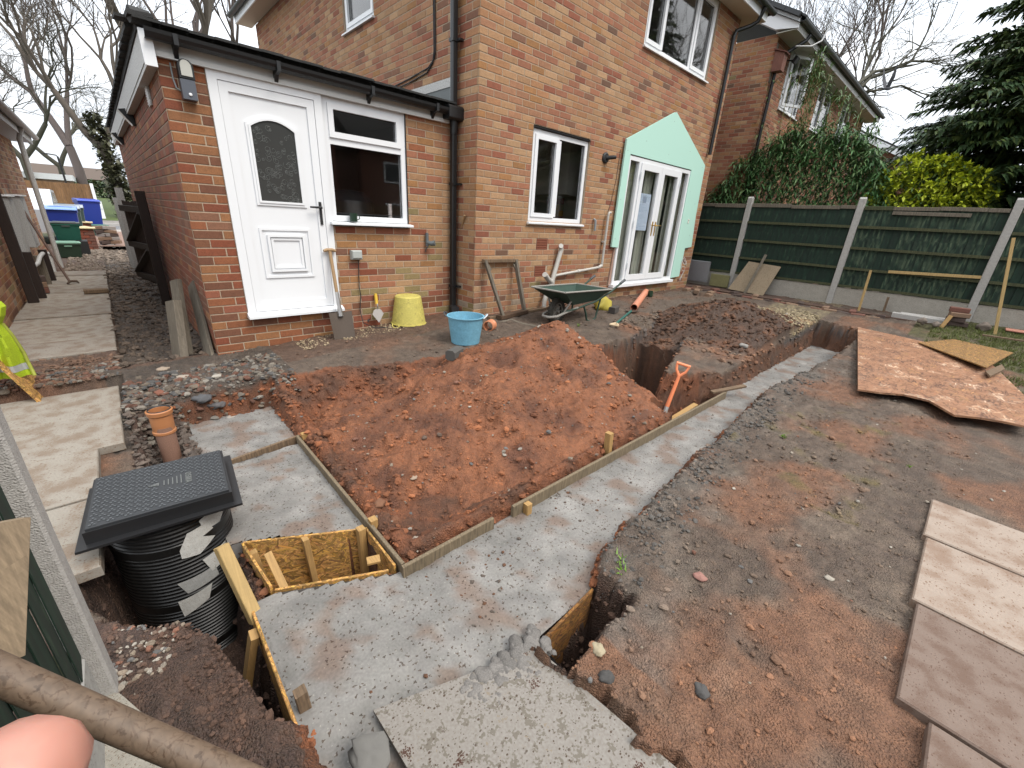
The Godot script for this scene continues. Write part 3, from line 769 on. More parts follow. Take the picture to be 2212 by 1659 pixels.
	for x in [-2.65, -1.95, -1.1, -.35]:
		var b := MB.new(); b.prism([Vector2(-.075, 0), Vector2(.068, 0), Vector2(.066, -.07), Vector2(-.01, -.085), Vector2(-.06, -.14), Vector2(-.075, -.14)], .03, Transform3D(Basis(Vector3(0, 0, 1), Vector3.UP, Vector3(-1, 0, 0)), Vector3(x, 2.343, ZE + .095))); put(b, "bracket", M.black, gu)
	var ol := MB.new(); ol.cbox(Vector3(-.1, 2.3, ZE + .09), Vector3(.2, .14, .14), .02); ol.tube([Vector3(-.075, 2.3, ZE + .08), Vector3(-.075, 2.1, -.36)], .045, 10); put(ol, "outlet", M.black, gu)

# ---------------------------------------------------------------- the ground
const GX := [-9.0, -4.4, -3.5, -2.7, 0.0, 2.0, 4.6, 6.6, 12.0]
const GZ := [-14.0, -3.0, -0.5, 0.3, 1.2, 2.2, 3.2, 4.6, 9.0]
const GH := [
	[-.22, -.22, -.22, -.22, -.1, 0, 0, 0, 0],
	[-.2, -.2, -.2, -.2, -.05, 0, 0, 0, 0],
	[-.24, -.22, -.21, -.18, -.01, 0, 0, .02, .02],
	[-.3, -.27, -.25, -.2, -.03, -.01, -.01, .02, .02],
	[-.34, -.31, -.30, -.25, -.08, -.06, -.03, .04, .04],
	[-.36, -.34, -.34, -.30, -.17, -.13, -.04, .06, .06],
	[-.37, -.35, -.35, -.34, -.30, -.23, -.06, .07, .07],
	[-.38, -.36, -.36, -.36, -.335, -.27, -.05, .09, .09],
	[-.4, -.4, -.4, -.4, -.38, -.3, -.05, .05, .0]]
var DUG := PackedVector2Array([Vector2(-2.62, 2.85), Vector2(-2.62, 1.2), Vector2(-2.58, .75), Vector2(-2.45, .42), Vector2(-2.1, .5), Vector2(-1.7, .72), Vector2(-1.2, .86), Vector2(-.4, .98), Vector2(.3, 1.3), Vector2(.7, 1.62), Vector2(1.3, 1.6), Vector2(2.1, 1.42), Vector2(2.7, 1.2), Vector2(2.85, 1.62), Vector2(2.15, 1.92), Vector2(1.2, 2.22), Vector2(.62, 2.42), Vector2(.95, 2.62), Vector2(1.35, 2.85)])
var RIM := PackedVector2Array([Vector2(-3.3, 3.5), Vector2(-2.5, 3.6), Vector2(-2.0, 3.56), Vector2(-1.76, 3.44), Vector2(-1.1, 3.39), Vector2(-.67, 3.34), Vector2(0, 3.31), Vector2(.7, 3.27), Vector2(1.4, 3.22), Vector2(2.2, 3.3), Vector2(3.0, 3.42), Vector2(4.9, 3.42)])
var CLAY := PackedVector2Array([Vector2(-3.70, 1.55), Vector2(-3.72, 2.2), Vector2(-3.64, 2.42), Vector2(-3.55, 2.5), Vector2(-3.43, 2.58), Vector2(-3.37, 2.68), Vector2(-3.33, 2.87), Vector2(-3.29, 3.0), Vector2(-3.25, 3.2), Vector2(-3.19, 3.22), Vector2(-3.19, 1.55)])
func base_y(x: float, z: float) -> float:
	var i := 0
	while i < GX.size() - 2 and x > GX[i + 1]: i += 1
	var j := 0
	while j < GZ.size() - 2 and z > GZ[j + 1]: j += 1
	var a := clampf((x - GX[i]) / (GX[i + 1] - GX[i]), 0, 1); var b := clampf((z - GZ[j]) / (GZ[j + 1] - GZ[j]), 0, 1)
	return lerpf(lerpf(GH[j][i], GH[j][i + 1], a), lerpf(GH[j + 1][i], GH[j + 1][i + 1], a), b)
func sdf(poly: PackedVector2Array, p: Vector2) -> float: # negative inside
	var d := 1e9; var s := 1.0
	var j := poly.size() - 1
	for i in poly.size():
		var e := poly[j] - poly[i]; var w := p - poly[i]
		var q := w - e * clampf(w.dot(e) / e.dot(e), 0, 1)
		d = minf(d, q.dot(q))
		var c1 := p.y >= poly[i].y; var c2 := p.y < poly[j].y; var c3 := e.x * w.y > e.y * w.x
		if (c1 and c2 and c3) or (not c1 and not c2 and not c3): s = -s
		j = i
	return s * sqrt(d)
func rect_d(x: float, z: float, x0: float, x1: float, z0: float, z1: float) -> float:
	var q := Vector2(absf(x - (x0 + x1) / 2) - (x1 - x0) / 2, absf(z - (z0 + z1) / 2) - (z1 - z0) / 2)
	return Vector2(maxf(q.x, 0), maxf(q.y, 0)).length() + minf(maxf(q.x, q.y), 0)
func rim_z(x: float) -> float:
	for i in RIM.size() - 1:
		if x <= RIM[i + 1].x: return lerpf(RIM[i].y, RIM[i + 1].y, clampf((x - RIM[i].x) / (RIM[i + 1].x - RIM[i].x), 0, 1))
	return RIM[RIM.size() - 1].y
func cut(y: float, d: float, floor_y: float, wall: float) -> float:
	if d > 0.04: return y
	return minf(y, lerpf(floor_y, y, smoothstep(-wall, 0.03, d)))
var zone := 0 # 0 mud, 1 heap, 2 trench side, 3 dark heap, 4 rubble, 5 clay, 6 concrete bed
func mound_y(x: float, z: float) -> float:
	var dx := x - .08; var dz := z - 1.42
	var sx := .275 if dx < 0 else 1.5
	var sz := .46 if dz > 0 else .6
	var r := sqrt(sx * sx * dx * dx + sz * sz * dz * dz + .002) - .045
	var m: float = .21 - r + (.085 * nz.g1.get_noise_2d(x * 1.7, z * 1.7) + .03 * nz.g2.get_noise_2d(x * .8, z * .8)) * minf(1.0, r * 4.0)
	for d in [[-1.45, 2.0, .17, .07], [-.75, 2.25, .13, .05], [-1.95, 1.75, .15, .05], [-2.15, 2.35, .22, .06], [-.5, 1.95, .12, .04]]: # boot marks and hollows
		var q: float = Vector2(x - d[0], z - d[1]).length() / d[2]
		if q < 1.4: m -= d[3] * (1.0 - smoothstep(.3, 1.0, q)) - .02 * smoothstep(.8, 1.1, q) * (1.0 - smoothstep(1.1, 1.4, q))
	# a lower shoulder towards the house side of the pit
	var r2 := sqrt(pow((x - .2) * 1.1, 2) + pow((z - 1.2) * 1.1, 2))
	return maxf(m, -.06 - r2 * 1.1)
func ground_y(x: float, z: float) -> float:
	zone = 0
	var y := base_y(x, z)
	if x < -3.5 and x > -4.34:
		if z < -1.12 and z > -7.32: y = minf(y, -.25)
		elif z > -.35 and z < 2.2: y = minf(y, -.345)
	if z < -0.6:
		if x > -3.49 and x < -2.75: y -= .09; zone = 4
		return y
	var wob: float = .05 * nz.g1.get_noise_2d(x * 2.2, z * 2.2) + .025 * nz.g2.get_noise_2d(x * 2.0, z * 2.0)
	if x > -2.9 and x < 3.1 and z > .2 and z < 3.0:
		var d := sdf(DUG, Vector2(x, z))
		var fl := -.52 if x < -.4 else -.64
		if x > .7 and z < 2.4: fl = -1.0
		elif x > -.4: fl = -.7
		if d < 0.0 or d + wob < .04:
			var wl := .10 if x > .2 else .3
			if z > 2.6: wob = 0.0
			y = cut(y, d + wob, fl, wl)
			if d < 0.02: zone = 2
		if x < 1.6:
			var m := mound_y(x, z)
			if m > y and (d < .3 or m > y) and x > -2.62 and z < 2.86:
				if not (z > 2.6 and x > .1): y = m; zone = 1
	if x > 1.6 and x < 5.2 and z > .9 and z < 2.86:
		var r := Vector2((x - 3.5) * .8, (z - 1.95)).length()
		var m: float = .28 - r * .34 + .05 * nz.g1.get_noise_2d(x * 4, z * 4) + .02 * nz.g2.get_noise_2d(x * 3, z * 3)
		m = minf(m, .24)
		if m > y and z < 2.75: y = m; zone = 3
	# footing trench
	if x > -3.4 and x < 5.1 and z > 2.5 and z < 3.8:
		var d := maxf(maxf(2.79 - z, z - rim_z(x) - wob * .9), maxf(-3.24 - x, x - 4.85 - wob))
		var y0 := y
		y = cut(y, d, CONC - .03, .09 if z > 3.0 else .05)
		if y < y0 - .05: zone = 2
	if x > -3.4 and x < -2.4 and z > .1 and z < 2.9:
		var d := maxf(rect_d(x, z, -3.24, -2.53, .4, 3.1), (.4 - z) - wob * 1.5)
		var y0 := y
		y = cut(y, d, CONC - .03, .08)
		if y < y0 - .05: zone = 2
		if x > -3.14 and x < -2.63 and z > 2.15 + (x + 3.16) * .57 and z < 2.56 + (x + 3.11) * .51: y = -.95; zone = 2
	# pits round the chamber and the upright pipe, and the slot beside the concrete
	if x < -3.15 and x > -3.8 and z > .1 and z < 3.4:
		var y0 := y
		y = cut(y, sdf(CLAY, Vector2(x, z)) + wob * .4, -1.1, .08)
		y = cut(y, rect_d(x, z, -3.5, -3.19, .45, 1.7) + wob * .7, -.62, .14)
		if y < y0 - .02: zone = 5
	if x > -2.5 and x < -1.9 and z > 3.4 and z < 3.85:
		var y0 := y
		y = cut(y, rect_d(x, z, -2.38, -1.96, 3.5, 3.70) + wob * .5, -.82, .06)
		if y < y0 - .02: zone = 5
	if x > -3.06 + wob and x < -2.38 + wob * 1.6 and z > 3.42 and z < 4.6: y = minf(y, lerpf(-.47, -.40, clampf((z - 3.4) / .8, 0, 1)))
	# a small hole by the house's far corner
	if x > 4.9 and x < 5.8 and z > .3 and z < .9: y = cut(y, rect_d(x, z, 5.1, 5.6, .45, .75) + wob, -.25, .12)
	if x < -2.35 and z > -.5 and z < .9 and zone == 0 and x > -3.6: zone = 4
	if x < -3.1 and z > 2.4 and zone == 0: zone = 5
	return y
func steps(spans: Array) -> PackedFloat32Array: # [[from, to, step]...]
	var a := PackedFloat32Array()
	for s in spans:
		var n := int(ceil((s[1] - s[0]) / s[2]))
		for i in n: a.append(s[0] + (s[1] - s[0]) * i / n)
	a.append(spans[spans.size() - 1][1])
	return a
func soil_color(x: float, z: float, y: float, zn: int) -> Color:
	var w := 1.0 if zn == 2 or zn == 5 else 0.0
	var a: float = nz.c1.get_noise_2d(x, z); var b: float = nz.c2.get_noise_3d(x, y * w * 1.5, z); var e: float = nz.c3.get_noise_3d(x, y * w * 1.5, z)
	var mud := Vector3(.15, .104, .074)
	var orange := Vector3(.33, .135, .06); var ash := Vector3(.115, .108, .10); var dark := Vector3(.06, .042, .032)
	var c := mud
	match zn:
		0:
			c = mud.lerp(Vector3(.225, .165, .118), clampf(b * 1.4 + .35, 0, 1))
			var o := clampf(a * 2.6 - .1, 0, 1)
			if z > 3.0: o = clampf(a * 2.8 + .25, 0, 1)
			if x > -2.6 and z < 1.2: c = c.lerp(Vector3(.19, .14, .104), .5); o *= .7
			c = c.lerp(orange, o * .6)
			if z < .16 or (x < -.0 and z < -.25): c = c.lerp(Vector3(.17, .085, .05), .6)
			# cement slurry trodden along the footing's garden side
			if z > 3.2 and x > -2.2 and x < 3.0:
				c = c.lerp(Vector3(.20, .168, .138), clampf(.8 - (z - rim_z(x)) * 2.2 + b * 1.2, 0, 1) * .85)
			if x > 2.6 and z > 3.9: # grass and trodden turf towards the fence
				c = c.lerp(Vector3(.13, .115, .04), clampf((x - 3.4) * .6 + b * 1.6 + (z - 4.6) * .5, 0, 1))
			if x > -.5 and x < 1.6 and z > 3.35 and z < 4.3: c = c.lerp(Vector3(.16, .12, .03), clampf(b * 2.6 - .55, 0, .8))
			if x > 3.6 and z > 1.9 and z < 2.8: c = c.lerp(Vector3(.42, .34, .19), clampf(.6 + e, 0, 1) * .8) # pale gravel
		1:
			c = Vector3(.37, .138, .058).lerp(Vector3(.20, .075, .035), clampf(b * 1.9 + .3, 0, 1))
		2:
			c = Vector3(.30, .105, .042).lerp(Vector3(.16, .068, .034), clampf(b * 2.0 + .4, 0, 1))
			if x > 1.0: c = c.lerp(Vector3(.13, .085, .055), .5)
			if y > -.2 and x > 1.2: c = c.lerp(ash, .8)
		3: c = Vector3(.10, .052, .03).lerp(Vector3(.2, .09, .045), clampf(b * 2.2 - .1, 0, 1))
		4: c = Vector3(.105, .078, .058).lerp(Vector3(.16, .12, .09), clampf(b * 1.5 + .2, 0, 1))
		5: c = Vector3(.135, .075, .05).lerp(Vector3(.10, .06, .043), clampf(b * 1.8 + .3, 0, 1))
	var k := (1.18 if zn == 0 else 1.12) * (1.0 + .3 * e)
	return Color(c.x * k, c.y * k, c.z * k)
func build_ground() -> void:
	var xs := steps([[-9, -5, .2], [-5, -3.85, .045], [-3.85, -1.2, .0135], [-1.2, 1.6, .021], [1.6, 5.0, .032], [5.0, 7.0, .06], [7.0, 12.0, .5]])
	var zs := steps([[-14, -9, .25], [-9, -2.5, .055], [-2.5, -.6, .035], [-.6, 1.6, .021], [1.6, 4.4, .0135], [4.4, 6.0, .045], [6.0, 9.0, .3]])
	var nx := xs.size(); var nzz := zs.size()
	var v := PackedVector3Array(); var c := PackedColorArray(); var nn := PackedVector3Array()
	v.resize(nx * nzz); c.resize(nx * nzz); nn.resize(nx * nzz)
	var f1: FastNoiseLite = nz.f1; var f2: FastNoiseLite = nz.f2; var f3: FastNoiseLite = nz.f3
	for j in nzz:
		var z := zs[j]
		for i in nx:
			var x := xs[i]
			var y := ground_y(x, z)
			var zn := zone
			var amp: float = [1.0, 1.1, 1.3, 1.6, 1.5, .9, 1.0][zn]
			if x > 6.9 or x < -5 or z < -9: amp = .4
			var b := f2.get_noise_2d(x, z)
			var lump := maxf(f3.get_noise_2d(x, z), -.15)
			y += amp * (.018 * f1.get_noise_2d(x, z) + .010 * b + .012 * lump * clampf(.55 + 1.6 * nz.c1.get_noise_2d(x * 1.6 + 4, z * 1.6), .15, 1.0))
			if zn == 0 and z > 3.2: y += .012 * f1.get_noise_2d(x * .9 + 3, z * 2.2) + .006 * f2.get_noise_2d(x * 1.5, z * 1.5 + 8)
			if zn == 1: y += .022 * absf(f1.get_noise_2d(x * 2.1 + 9, z * 2.1)) - .006 + .012 * f2.get_noise_2d(x * 1.3 + 3, z * 1.3)
			v[j * nx + i] = Vector3(x, y, z)
			# push steep trench sides in and out a little, so that they are ragged
			if zn == 2 or zn == 5: v[j * nx + i] += Vector3(.03 * f2.get_noise_3d(x, y * 1.4 + 7.0, z), 0, .03 * f2.get_noise_3d(x + 5.0, y * 1.4, z))
			c[j * nx + i] = soil_color(x, z, y, zn)
	for j in nzz:
		for i in nx:
			var a := v[j * nx + mini(i + 1, nx - 1)] - v[j * nx + maxi(i - 1, 0)]
			var b := v[mini(j + 1, nzz - 1) * nx + i] - v[maxi(j - 1, 0) * nx + i]
			nn[j * nx + i] = b.cross(a).normalized()
	var ix := PackedInt32Array()
	ix.resize((nx - 1) * (nzz - 1) * 6)
	var k := 0
	for j in nzz - 1:
		for i in nx - 1:
			var a := j * nx + i
			if xs[i] > .3 and xs[i] < 5.6 and zs[j] < -.3 or xs[i] > -2.5 and xs[i] < .3 and zs[j] < -.7: continue # under the house
			ix[k] = a; ix[k + 1] = a + 1; ix[k + 2] = a + nx + 1; ix[k + 3] = a; ix[k + 4] = a + nx + 1; ix[k + 5] = a + nx; k += 6
	ix.resize(k)
	var arr := []; arr.resize(Mesh.ARRAY_MAX)
	arr[Mesh.ARRAY_VERTEX] = v; arr[Mesh.ARRAY_NORMAL] = nn; arr[Mesh.ARRAY_COLOR] = c; arr[Mesh.ARRAY_INDEX] = ix
	var m := ArrayMesh.new(); m.add_surface_from_arrays(Mesh.PRIMITIVE_TRIANGLES, arr)
	M.ground = vmat(.72, T.soil, 2.1, T.soilb, 1.6)
	setting(m, "ground", M.ground)
	# the land beyond, to the horizon
	var far := MB.new()
	far.col = Color(.09, .10, .035)
	for q in [[-300, -9, -300, 300], [12, 300, -300, 300], [-9, 12, -300, -14], [-9, 12, 9, 300]]:
		far.quad(Vector3(q[0], -.3, q[2]), Vector3(q[1], -.3, q[2]), Vector3(q[1], -.3, q[3]), Vector3(q[0], -.3, q[3]))
	setting(far, "terrain", vmat(.95, T.soil, .5))

func conc_patch(poly: Array, x0: float, x1: float, z0: float, z1: float, step: float, seed_: int) -> MB: # a rough concrete top inside a polygon, with a skirt
	var mb := MB.new()
	var pl := PackedVector2Array(poly)
	var f := fnoise(seed_, 9.0, 4); var f2 := fnoise(seed_ + 1, 40.0, 3); var f3 := fnoise(seed_ + 2, 2.0, 3)
	var nxx := int((x1 - x0) / step) + 1; var nz2 := int((z1 - z0) / step) + 1
	var pos := PackedVector3Array(); pos.resize(nxx * nz2)
	for j in nz2:
		for i in nxx:
			var x := x0 + i * step; var z := z0 + j * step
			pos[j * nxx + i] = Vector3(x, CONC + .0022 * sin(x * 70.0 + 5.0 * f3.get_noise_2d(x * 2, z * 2)) * clampf(.5 + 2.0 * f3.get_noise_2d(x + 4, z), 0, 1) + .006 * f.get_noise_2d(x, z) + .004 * f2.get_noise_2d(x, z) + .008 * f3.get_noise_2d(x, z), z)
	for j in nz2:
		for i in nxx:
			var p := pos[j * nxx + i]
			var a := pos[j * nxx + mini(i + 1, nxx - 1)] - pos[j * nxx + maxi(i - 1, 0)]; var b := pos[mini(j + 1, nz2 - 1) * nxx + i] - pos[maxi(j - 1, 0) * nxx + i]
			mb.v.append(p); mb.n.append(b.cross(a).normalized()); mb.u.append(Vector2(p.x, p.z))
			var g := .295 + .10 * f3.get_noise_2d(p.x * 1.5 + 9, p.z * 1.5) + .05 * f.get_noise_2d(p.x + 5, p.z)
			var earth := clampf(nz.c2.get_noise_2d(p.x * 1.3 + 3, p.z * 1.3) * 2.2 - .25, 0, .55)
			mb.c.append(Color(g, g * .95, g * .875).lerp(Color(.22, .12, .07), earth))
	for j in nz2 - 1:
		for i in nxx - 1:
			var m := Vector2(x0 + (i + .5) * step, z0 + (j + .5) * step)
			if Geometry2D.is_point_in_polygon(m, pl):
				var a := j * nxx + i
				for q in [a, a + 1, a + nxx + 1, a, a + nxx + 1, a + nxx]: mb.ix.append(q)
	mb.col = Color(.27, .25, .235)
	for i in pl.size(): # sides
		var a := pl[i]; var b := pl[(i + 1) % pl.size()]
		mb.quad(Vector3(a.x, CONC, a.y), Vector3(b.x, CONC, b.y), Vector3(b.x, CONC - .5, b.y), Vector3(a.x, CONC - .5, a.y))
	return mb
func build_footing() -> void:
	var m := vmat(.82, T.conc, 1.7)
	M.conc = m
	var t := thing("concrete_footing", "grey concrete strip footing poured in the L-shaped trench", "footing")
	put(conc_patch([Vector2(-3.2, 2.57), Vector2(-3.11, 2.58), Vector2(-2.64, 2.82), Vector2(-2.58, 2.86), Vector2(5.0, 2.8), Vector2(5.0, 3.6), Vector2(-1.9, 3.6), Vector2(-1.95, 3.50), Vector2(-2.34, 3.525), Vector2(-2.38, 3.75), Vector2(-3.2, 3.75)], -3.21, 5.0, 2.55, 3.75, .03, 50), "front_strip", m, t)
	put(conc_patch([Vector2(-3.2, 1.3), Vector2(-2.61, 1.25), Vector2(-2.61, 2.43), Vector2(-3.14, 2.13), Vector2(-3.2, 2.12)], -3.21, -2.6, 1.22, 2.46, .02, 52), "side_strip", m, t)
	put(conc_patch([Vector2(-3.18, .3), Vector2(-2.5, .3), Vector2(-2.54, 1.2), Vector2(-3.2, 1.26)], -3.2, -2.5, .28, 1.28, .025, 54), "back_strip", m, t)

# ---------------------------------------------------------------- loose stones
func stone_mesh(seed_: int, flat: float, detail := 1) -> ArrayMesh:
	var s := SphereMesh.new(); s.radius = 1.0; s.height = 2.0; s.radial_segments = 8 + 4 * detail; s.rings = 4 + 2 * detail
	var a := s.get_mesh_arrays()
	var f := fnoise(seed_, .9, 2)
	var v: PackedVector3Array = a[Mesh.ARRAY_VERTEX]
	for i in v.size():
		var p := v[i]
		v[i] = p * (1.0 + .45 * f.get_noise_3d(p.x, p.y, p.z)) * Vector3(1, flat, .8)
	var st := SurfaceTool.new()
	var ix: PackedInt32Array = a[Mesh.ARRAY_INDEX]
	st.begin(Mesh.PRIMITIVE_TRIANGLES)
	st.set_smooth_group(0 if detail > 1 else -1)
	for i in ix: st.add_vertex(v[i])
	st.index(); st.generate_normals()
	return st.commit()
func scatter(called: String, mesh: Mesh, xf: Array, cols: Array, mtl: Material, parent: Node3D) -> MultiMeshInstance3D:
	var mm := MultiMesh.new()
	mm.transform_format = MultiMesh.TRANSFORM_3D; mm.use_colors = true; mm.mesh = mesh; mm.instance_count = xf.size()
	for i in xf.size():
		mm.set_instance_transform(i, xf[i]); mm.set_instance_color(i, cols[i])
	var o := MultiMeshInstance3D.new(); o.multimesh = mm; o.material_override = mtl
	o.name = nm(called) if parent == self else called
	parent.add_child(o, true)
	o.set_meta("kind", "stuff")
	return o
func build_scatter() -> void:
	var shapes := []
	for i in 4: shapes.append(stone_mesh(60 + i, .6, 1))
	var sets := [[], [], [], []]; var cols := [[], [], [], []]
	var drop := func(n: int, x0: float, x1: float, z0: float, z1: float, smin: float, smax: float, tint: Callable, ok: Callable) -> void:
		for i in n:
			var x := rr(x0, x1); var z := rr(z0, z1)
			if not ok.call(x, z): continue
			var y := ground_y(x, z)
			var s := lerpf(smin, smax, pow(rng.randf(), 3.0))
			var k := rng.randi() % 4
			sets[k].append(Transform3D(Basis.from_euler(Vector3(rr(-.5, .5), rr(0, TAU), rr(-.5, .5))).scaled(Vector3(s, s, s) * Vector3(rr(.7, 1.3), rr(.7, 1.1), 1)), Vector3(x, y + s * .2, z)))
			cols[k].append(tint.call(x, z))
	var any := func(_x, _z): return true
	var clod := func(x, z):
		var y := ground_y(x, z); var zn := zone
		var c := soil_color(x, z, y, zn); var k := rr(.75, 1.2); return Color(c.r * k, c.g * k, c.b * k)
	var pebble := func(_x, _z):
		var t: Array = [[.34, .27, .2], [.42, .36, .29], [.22, .15, .11], [.3, .14, .09], [.5, .45, .38], [.2, .19, .18]][rng.randi() % 6]
		var k := rr(.7, 1.1); return Color(t[0] * k, t[1] * k, t[2] * k)
	var on_heap := func(x, z): ground_y(x, z); return zone == 1 or zone == 2
	drop.call(12000, -2.6, 1.3, .7, 2.85, .0025, .010, clod, on_heap)
	drop.call(260, -2.6, 1.3, .7, 2.85, .008, .036, clod, on_heap)
	drop.call(420, -2.6, .8, 1.0, 2.85, .006, .022, pebble, on_heap)
	drop.call(6000, -2.4, 3.2, 3.2, 4.7, .0025, .010, clod, any)
	drop.call(260, -2.3, 1.0, 3.45, 4.3, .008, .022, clod, any)
	drop.call(220, -2.4, 3.2, 3.25, 5.0, .005, .014, pebble, any)
	drop.call(2200, -3.7, -3.1, 2.5, 3.8, .003, .012, clod, any)
	drop.call(330, -3.64, -3.3, 2.42, 2.85, .006, .014, pebble, func(x, z): return x + z * .5 < -2.12)
	drop.call(3000, 1.6, 5.0, 1.0, 2.9, .008, .04, clod, any)
	drop.call(1900, -3.5, -2.78, -7.5, -.55, .012, .042, func(_x, _z): return Color(.13, .095, .07) * rr(.55, 1.5), any)
	drop.call(1500, -3.6, -2.35, -.2, .55, .008, .034, func(x, z): return pebble.call(x, z) * .6, any)
	drop.call(900, -3.5, -3.16, .4, 1.7, .01, .035, func(_x, _z): return Color(.13, .1, .08) * rr(.6, 1.5), any)
	drop.call(1400, -2.4, 6.0, -.1, 1.3, .004, .02, clod, any)
	drop.call(700, -2.1, -.9, -.42, -.08, .004, .013, func(_x, _z): return Color(.55, .43, .27) * rr(.7, 1.1), any) # chips under the door
	drop.call(900, 3.6, 5.4, 2.1, 2.75, .008, .03, func(_x, _z): return Color(.48, .39, .24) * rr(.6, 1.1), any)
	drop.call(2600, -4.1, -2.9, -14.0, -7.2, .01, .05, func(_x, _z): return Color(.30, .24, .19) * rr(.6, 1.3), any)
	drop.call(5000, -2.2, 2.2, 3.15, 3.75, .004, .017, func(_x, _z): return Color(.13, .118, .105) * rr(.6, 1.3), func(x, z): return z > rim_z(x) + .0 and z < rim_z(x) + .28 * rng.randf() + .02)
	# crumbling trench sides: lumps only where the ground is steep
	var steep := func(x, z):
		return absf(ground_y(x + .012, z) - ground_y(x - .012, z)) + absf(ground_y(x, z + .012) - ground_y(x, z - .012)) > .03
	drop.call(15000, -2.6, 5.0, .4, 2.9, .006, .03, clod, steep)
	drop.call(9000, -2.4, 5.0, 3.15, 3.75, .005, .022, clod, steep)
	drop.call(5000, -3.75, -2.4, .2, 3.3, .005, .022, clod, steep)
	drop.call(1600, -4.4, -3.5, -1.15, -.3, .004, .022, clod, any)
	drop.call(500, -4.3, -3.5, -.75, -.3, .006, .03, func(x, z): return pebble.call(x, z) * .6, any)
	var o := Node3D.new(); o.name = "loose_stones"; add_child(o)
	o.set_meta("kind", "stuff"); o.set_meta("label", "loose clods and pebbles strewn over the muddy ground"); o.set_meta("category", "stones")
	for k in 4: scatter("stones", shapes[k], sets[k], cols[k], M.soil_stuff, o)
	# crumbs of soil and mortar dropped on the fresh concrete
	var cx := []; var cc := []
	for i in 520:
		var p := Vector3(rr(-3.1, 4.6), CONC + .002, 0); p.z = rr(2.9, minf(rim_z(p.x), 3.4))
		if rng.randf() < .45: p = Vector3(rr(-2.6, -1.2), CONC + .002, rr(2.88, 3.3))
		var s := .002 + .011 * pow(rng.randf(), 5.0)
		cx.append(Transform3D(Basis.from_euler(Vector3(0, rr(0, TAU), 0)).scaled(Vector3(s, s * .7, s)), p))
		cc.append([Color(.16, .075, .04), Color(.13, .10, .08), Color(.2, .17, .14)][rng.randi() % 3])
	scatter("crumbs", shapes[1], cx, cc, M.soil_stuff, o)

# ---------------------------------------------------------------- the works: formwork, drain chamber, slabs, boards
func plank(called: String, label: String, a: Vector3, b: Vector3, w: float, th: float, mtl: Material, group := "", cat := "board") -> MeshInstance3D: # upright board, top edge from a to b, w deep
	var m := MB.new()
	var d := (b - a); var l := d.length()
	m.cbox(Vector3.ZERO, Vector3(l, w, th), .003)
	var o := one(m, called, mtl, label, cat, Vector3.ZERO, 0.0, group)
	var x := d.normalized(); var z := x.cross(Vector3.UP).normalized()
	o.transform = Transform3D(Basis(x, z.cross(x).normalized(), z), (a + b) / 2 - Vector3(0, w / 2, 0))
	return o
func bar(a: Vector3, b: Vector3, w: float, t: float, roll := 0.0) -> MB: # squared timber from a to b
	var m := MB.new()
	m.cbox((a + b) / 2, Vector3(a.distance_to(b), t, w), minf(w, t) * .06, along(b - a, roll) * Basis(Vector3(0, 1, 0), Vector3(-1, 0, 0), Vector3(0, 0, 1)))
	return m
func slab(a: Vector3, w: float, d: float, th: float, turn := 0.0) -> MB: # paving slab, a = centre of its top
	var m := MB.new()
	var x := w / 2; var z := d / 2; var e := .006
	var top := [Vector2(-x + e, -z + e), Vector2(x - e, -z + e), Vector2(x - e, z - e), Vector2(-x + e, z - e)]; var side := [Vector2(-x, -z), Vector2(x, -z), Vector2(x, z), Vector2(-x, z)]
	var t := Transform3D(yaw(turn), a)
	var f := func(q: Vector2, y: float) -> Vector3: return t * Vector3(q.x, y, q.y)
	m.quad(f.call(top[0], 0), f.call(top[1], 0), f.call(top[2], 0), f.call(top[3], 0))
	for i in 4:
		var j := (i + 1) % 4
		m.quad(f.call(top[j], 0), f.call(top[i], 0), f.call(side[i], -e), f.call(side[j], -e))
		m.quad(f.call(side[j], -e), f.call(side[i], -e), f.call(side[i], -th), f.call(side[j], -th))
	return m
func sheet(outline: Array, th: float, lift: float) -> MB: # a board lying on the ground: corners follow a plane
	var m := MB.new()
	var pl := PackedVector2Array()
	for p in outline: pl.append(Vector2(p.x, p.z))
	if Geometry2D.is_polygon_clockwise(pl):
		pl.reverse(); outline = outline.duplicate(); outline.reverse()
	var tr := Geometry2D.triangulate_polygon(pl)
	for i in range(0, tr.size(), 3):
		var q := [outline[tr[i]], outline[tr[i + 1]], outline[tr[i + 2]]]
		m.tri(q[0] + Vector3(0, lift + th, 0), q[1] + Vector3(0, lift + th, 0), q[2] + Vector3(0, lift + th, 0))
		m.tri(q[2] + Vector3(0, lift, 0), q[1] + Vector3(0, lift, 0), q[0] + Vector3(0, lift, 0))
	for i in outline.size():
		var a: Vector3 = outline[i]; var b: Vector3 = outline[(i + 1) % outline.size()]
		m.quad(b + Vector3(0, lift + th, 0), a + Vector3(0, lift + th, 0), a + Vector3(0, lift, 0), b + Vector3(0, lift, 0))
	for i in m.n.size():
		if absf(m.n[i].y) > .5: m.n[i] = Vector3(0, signf(m.n[i].y), 0) if false else m.n[i]
	return m
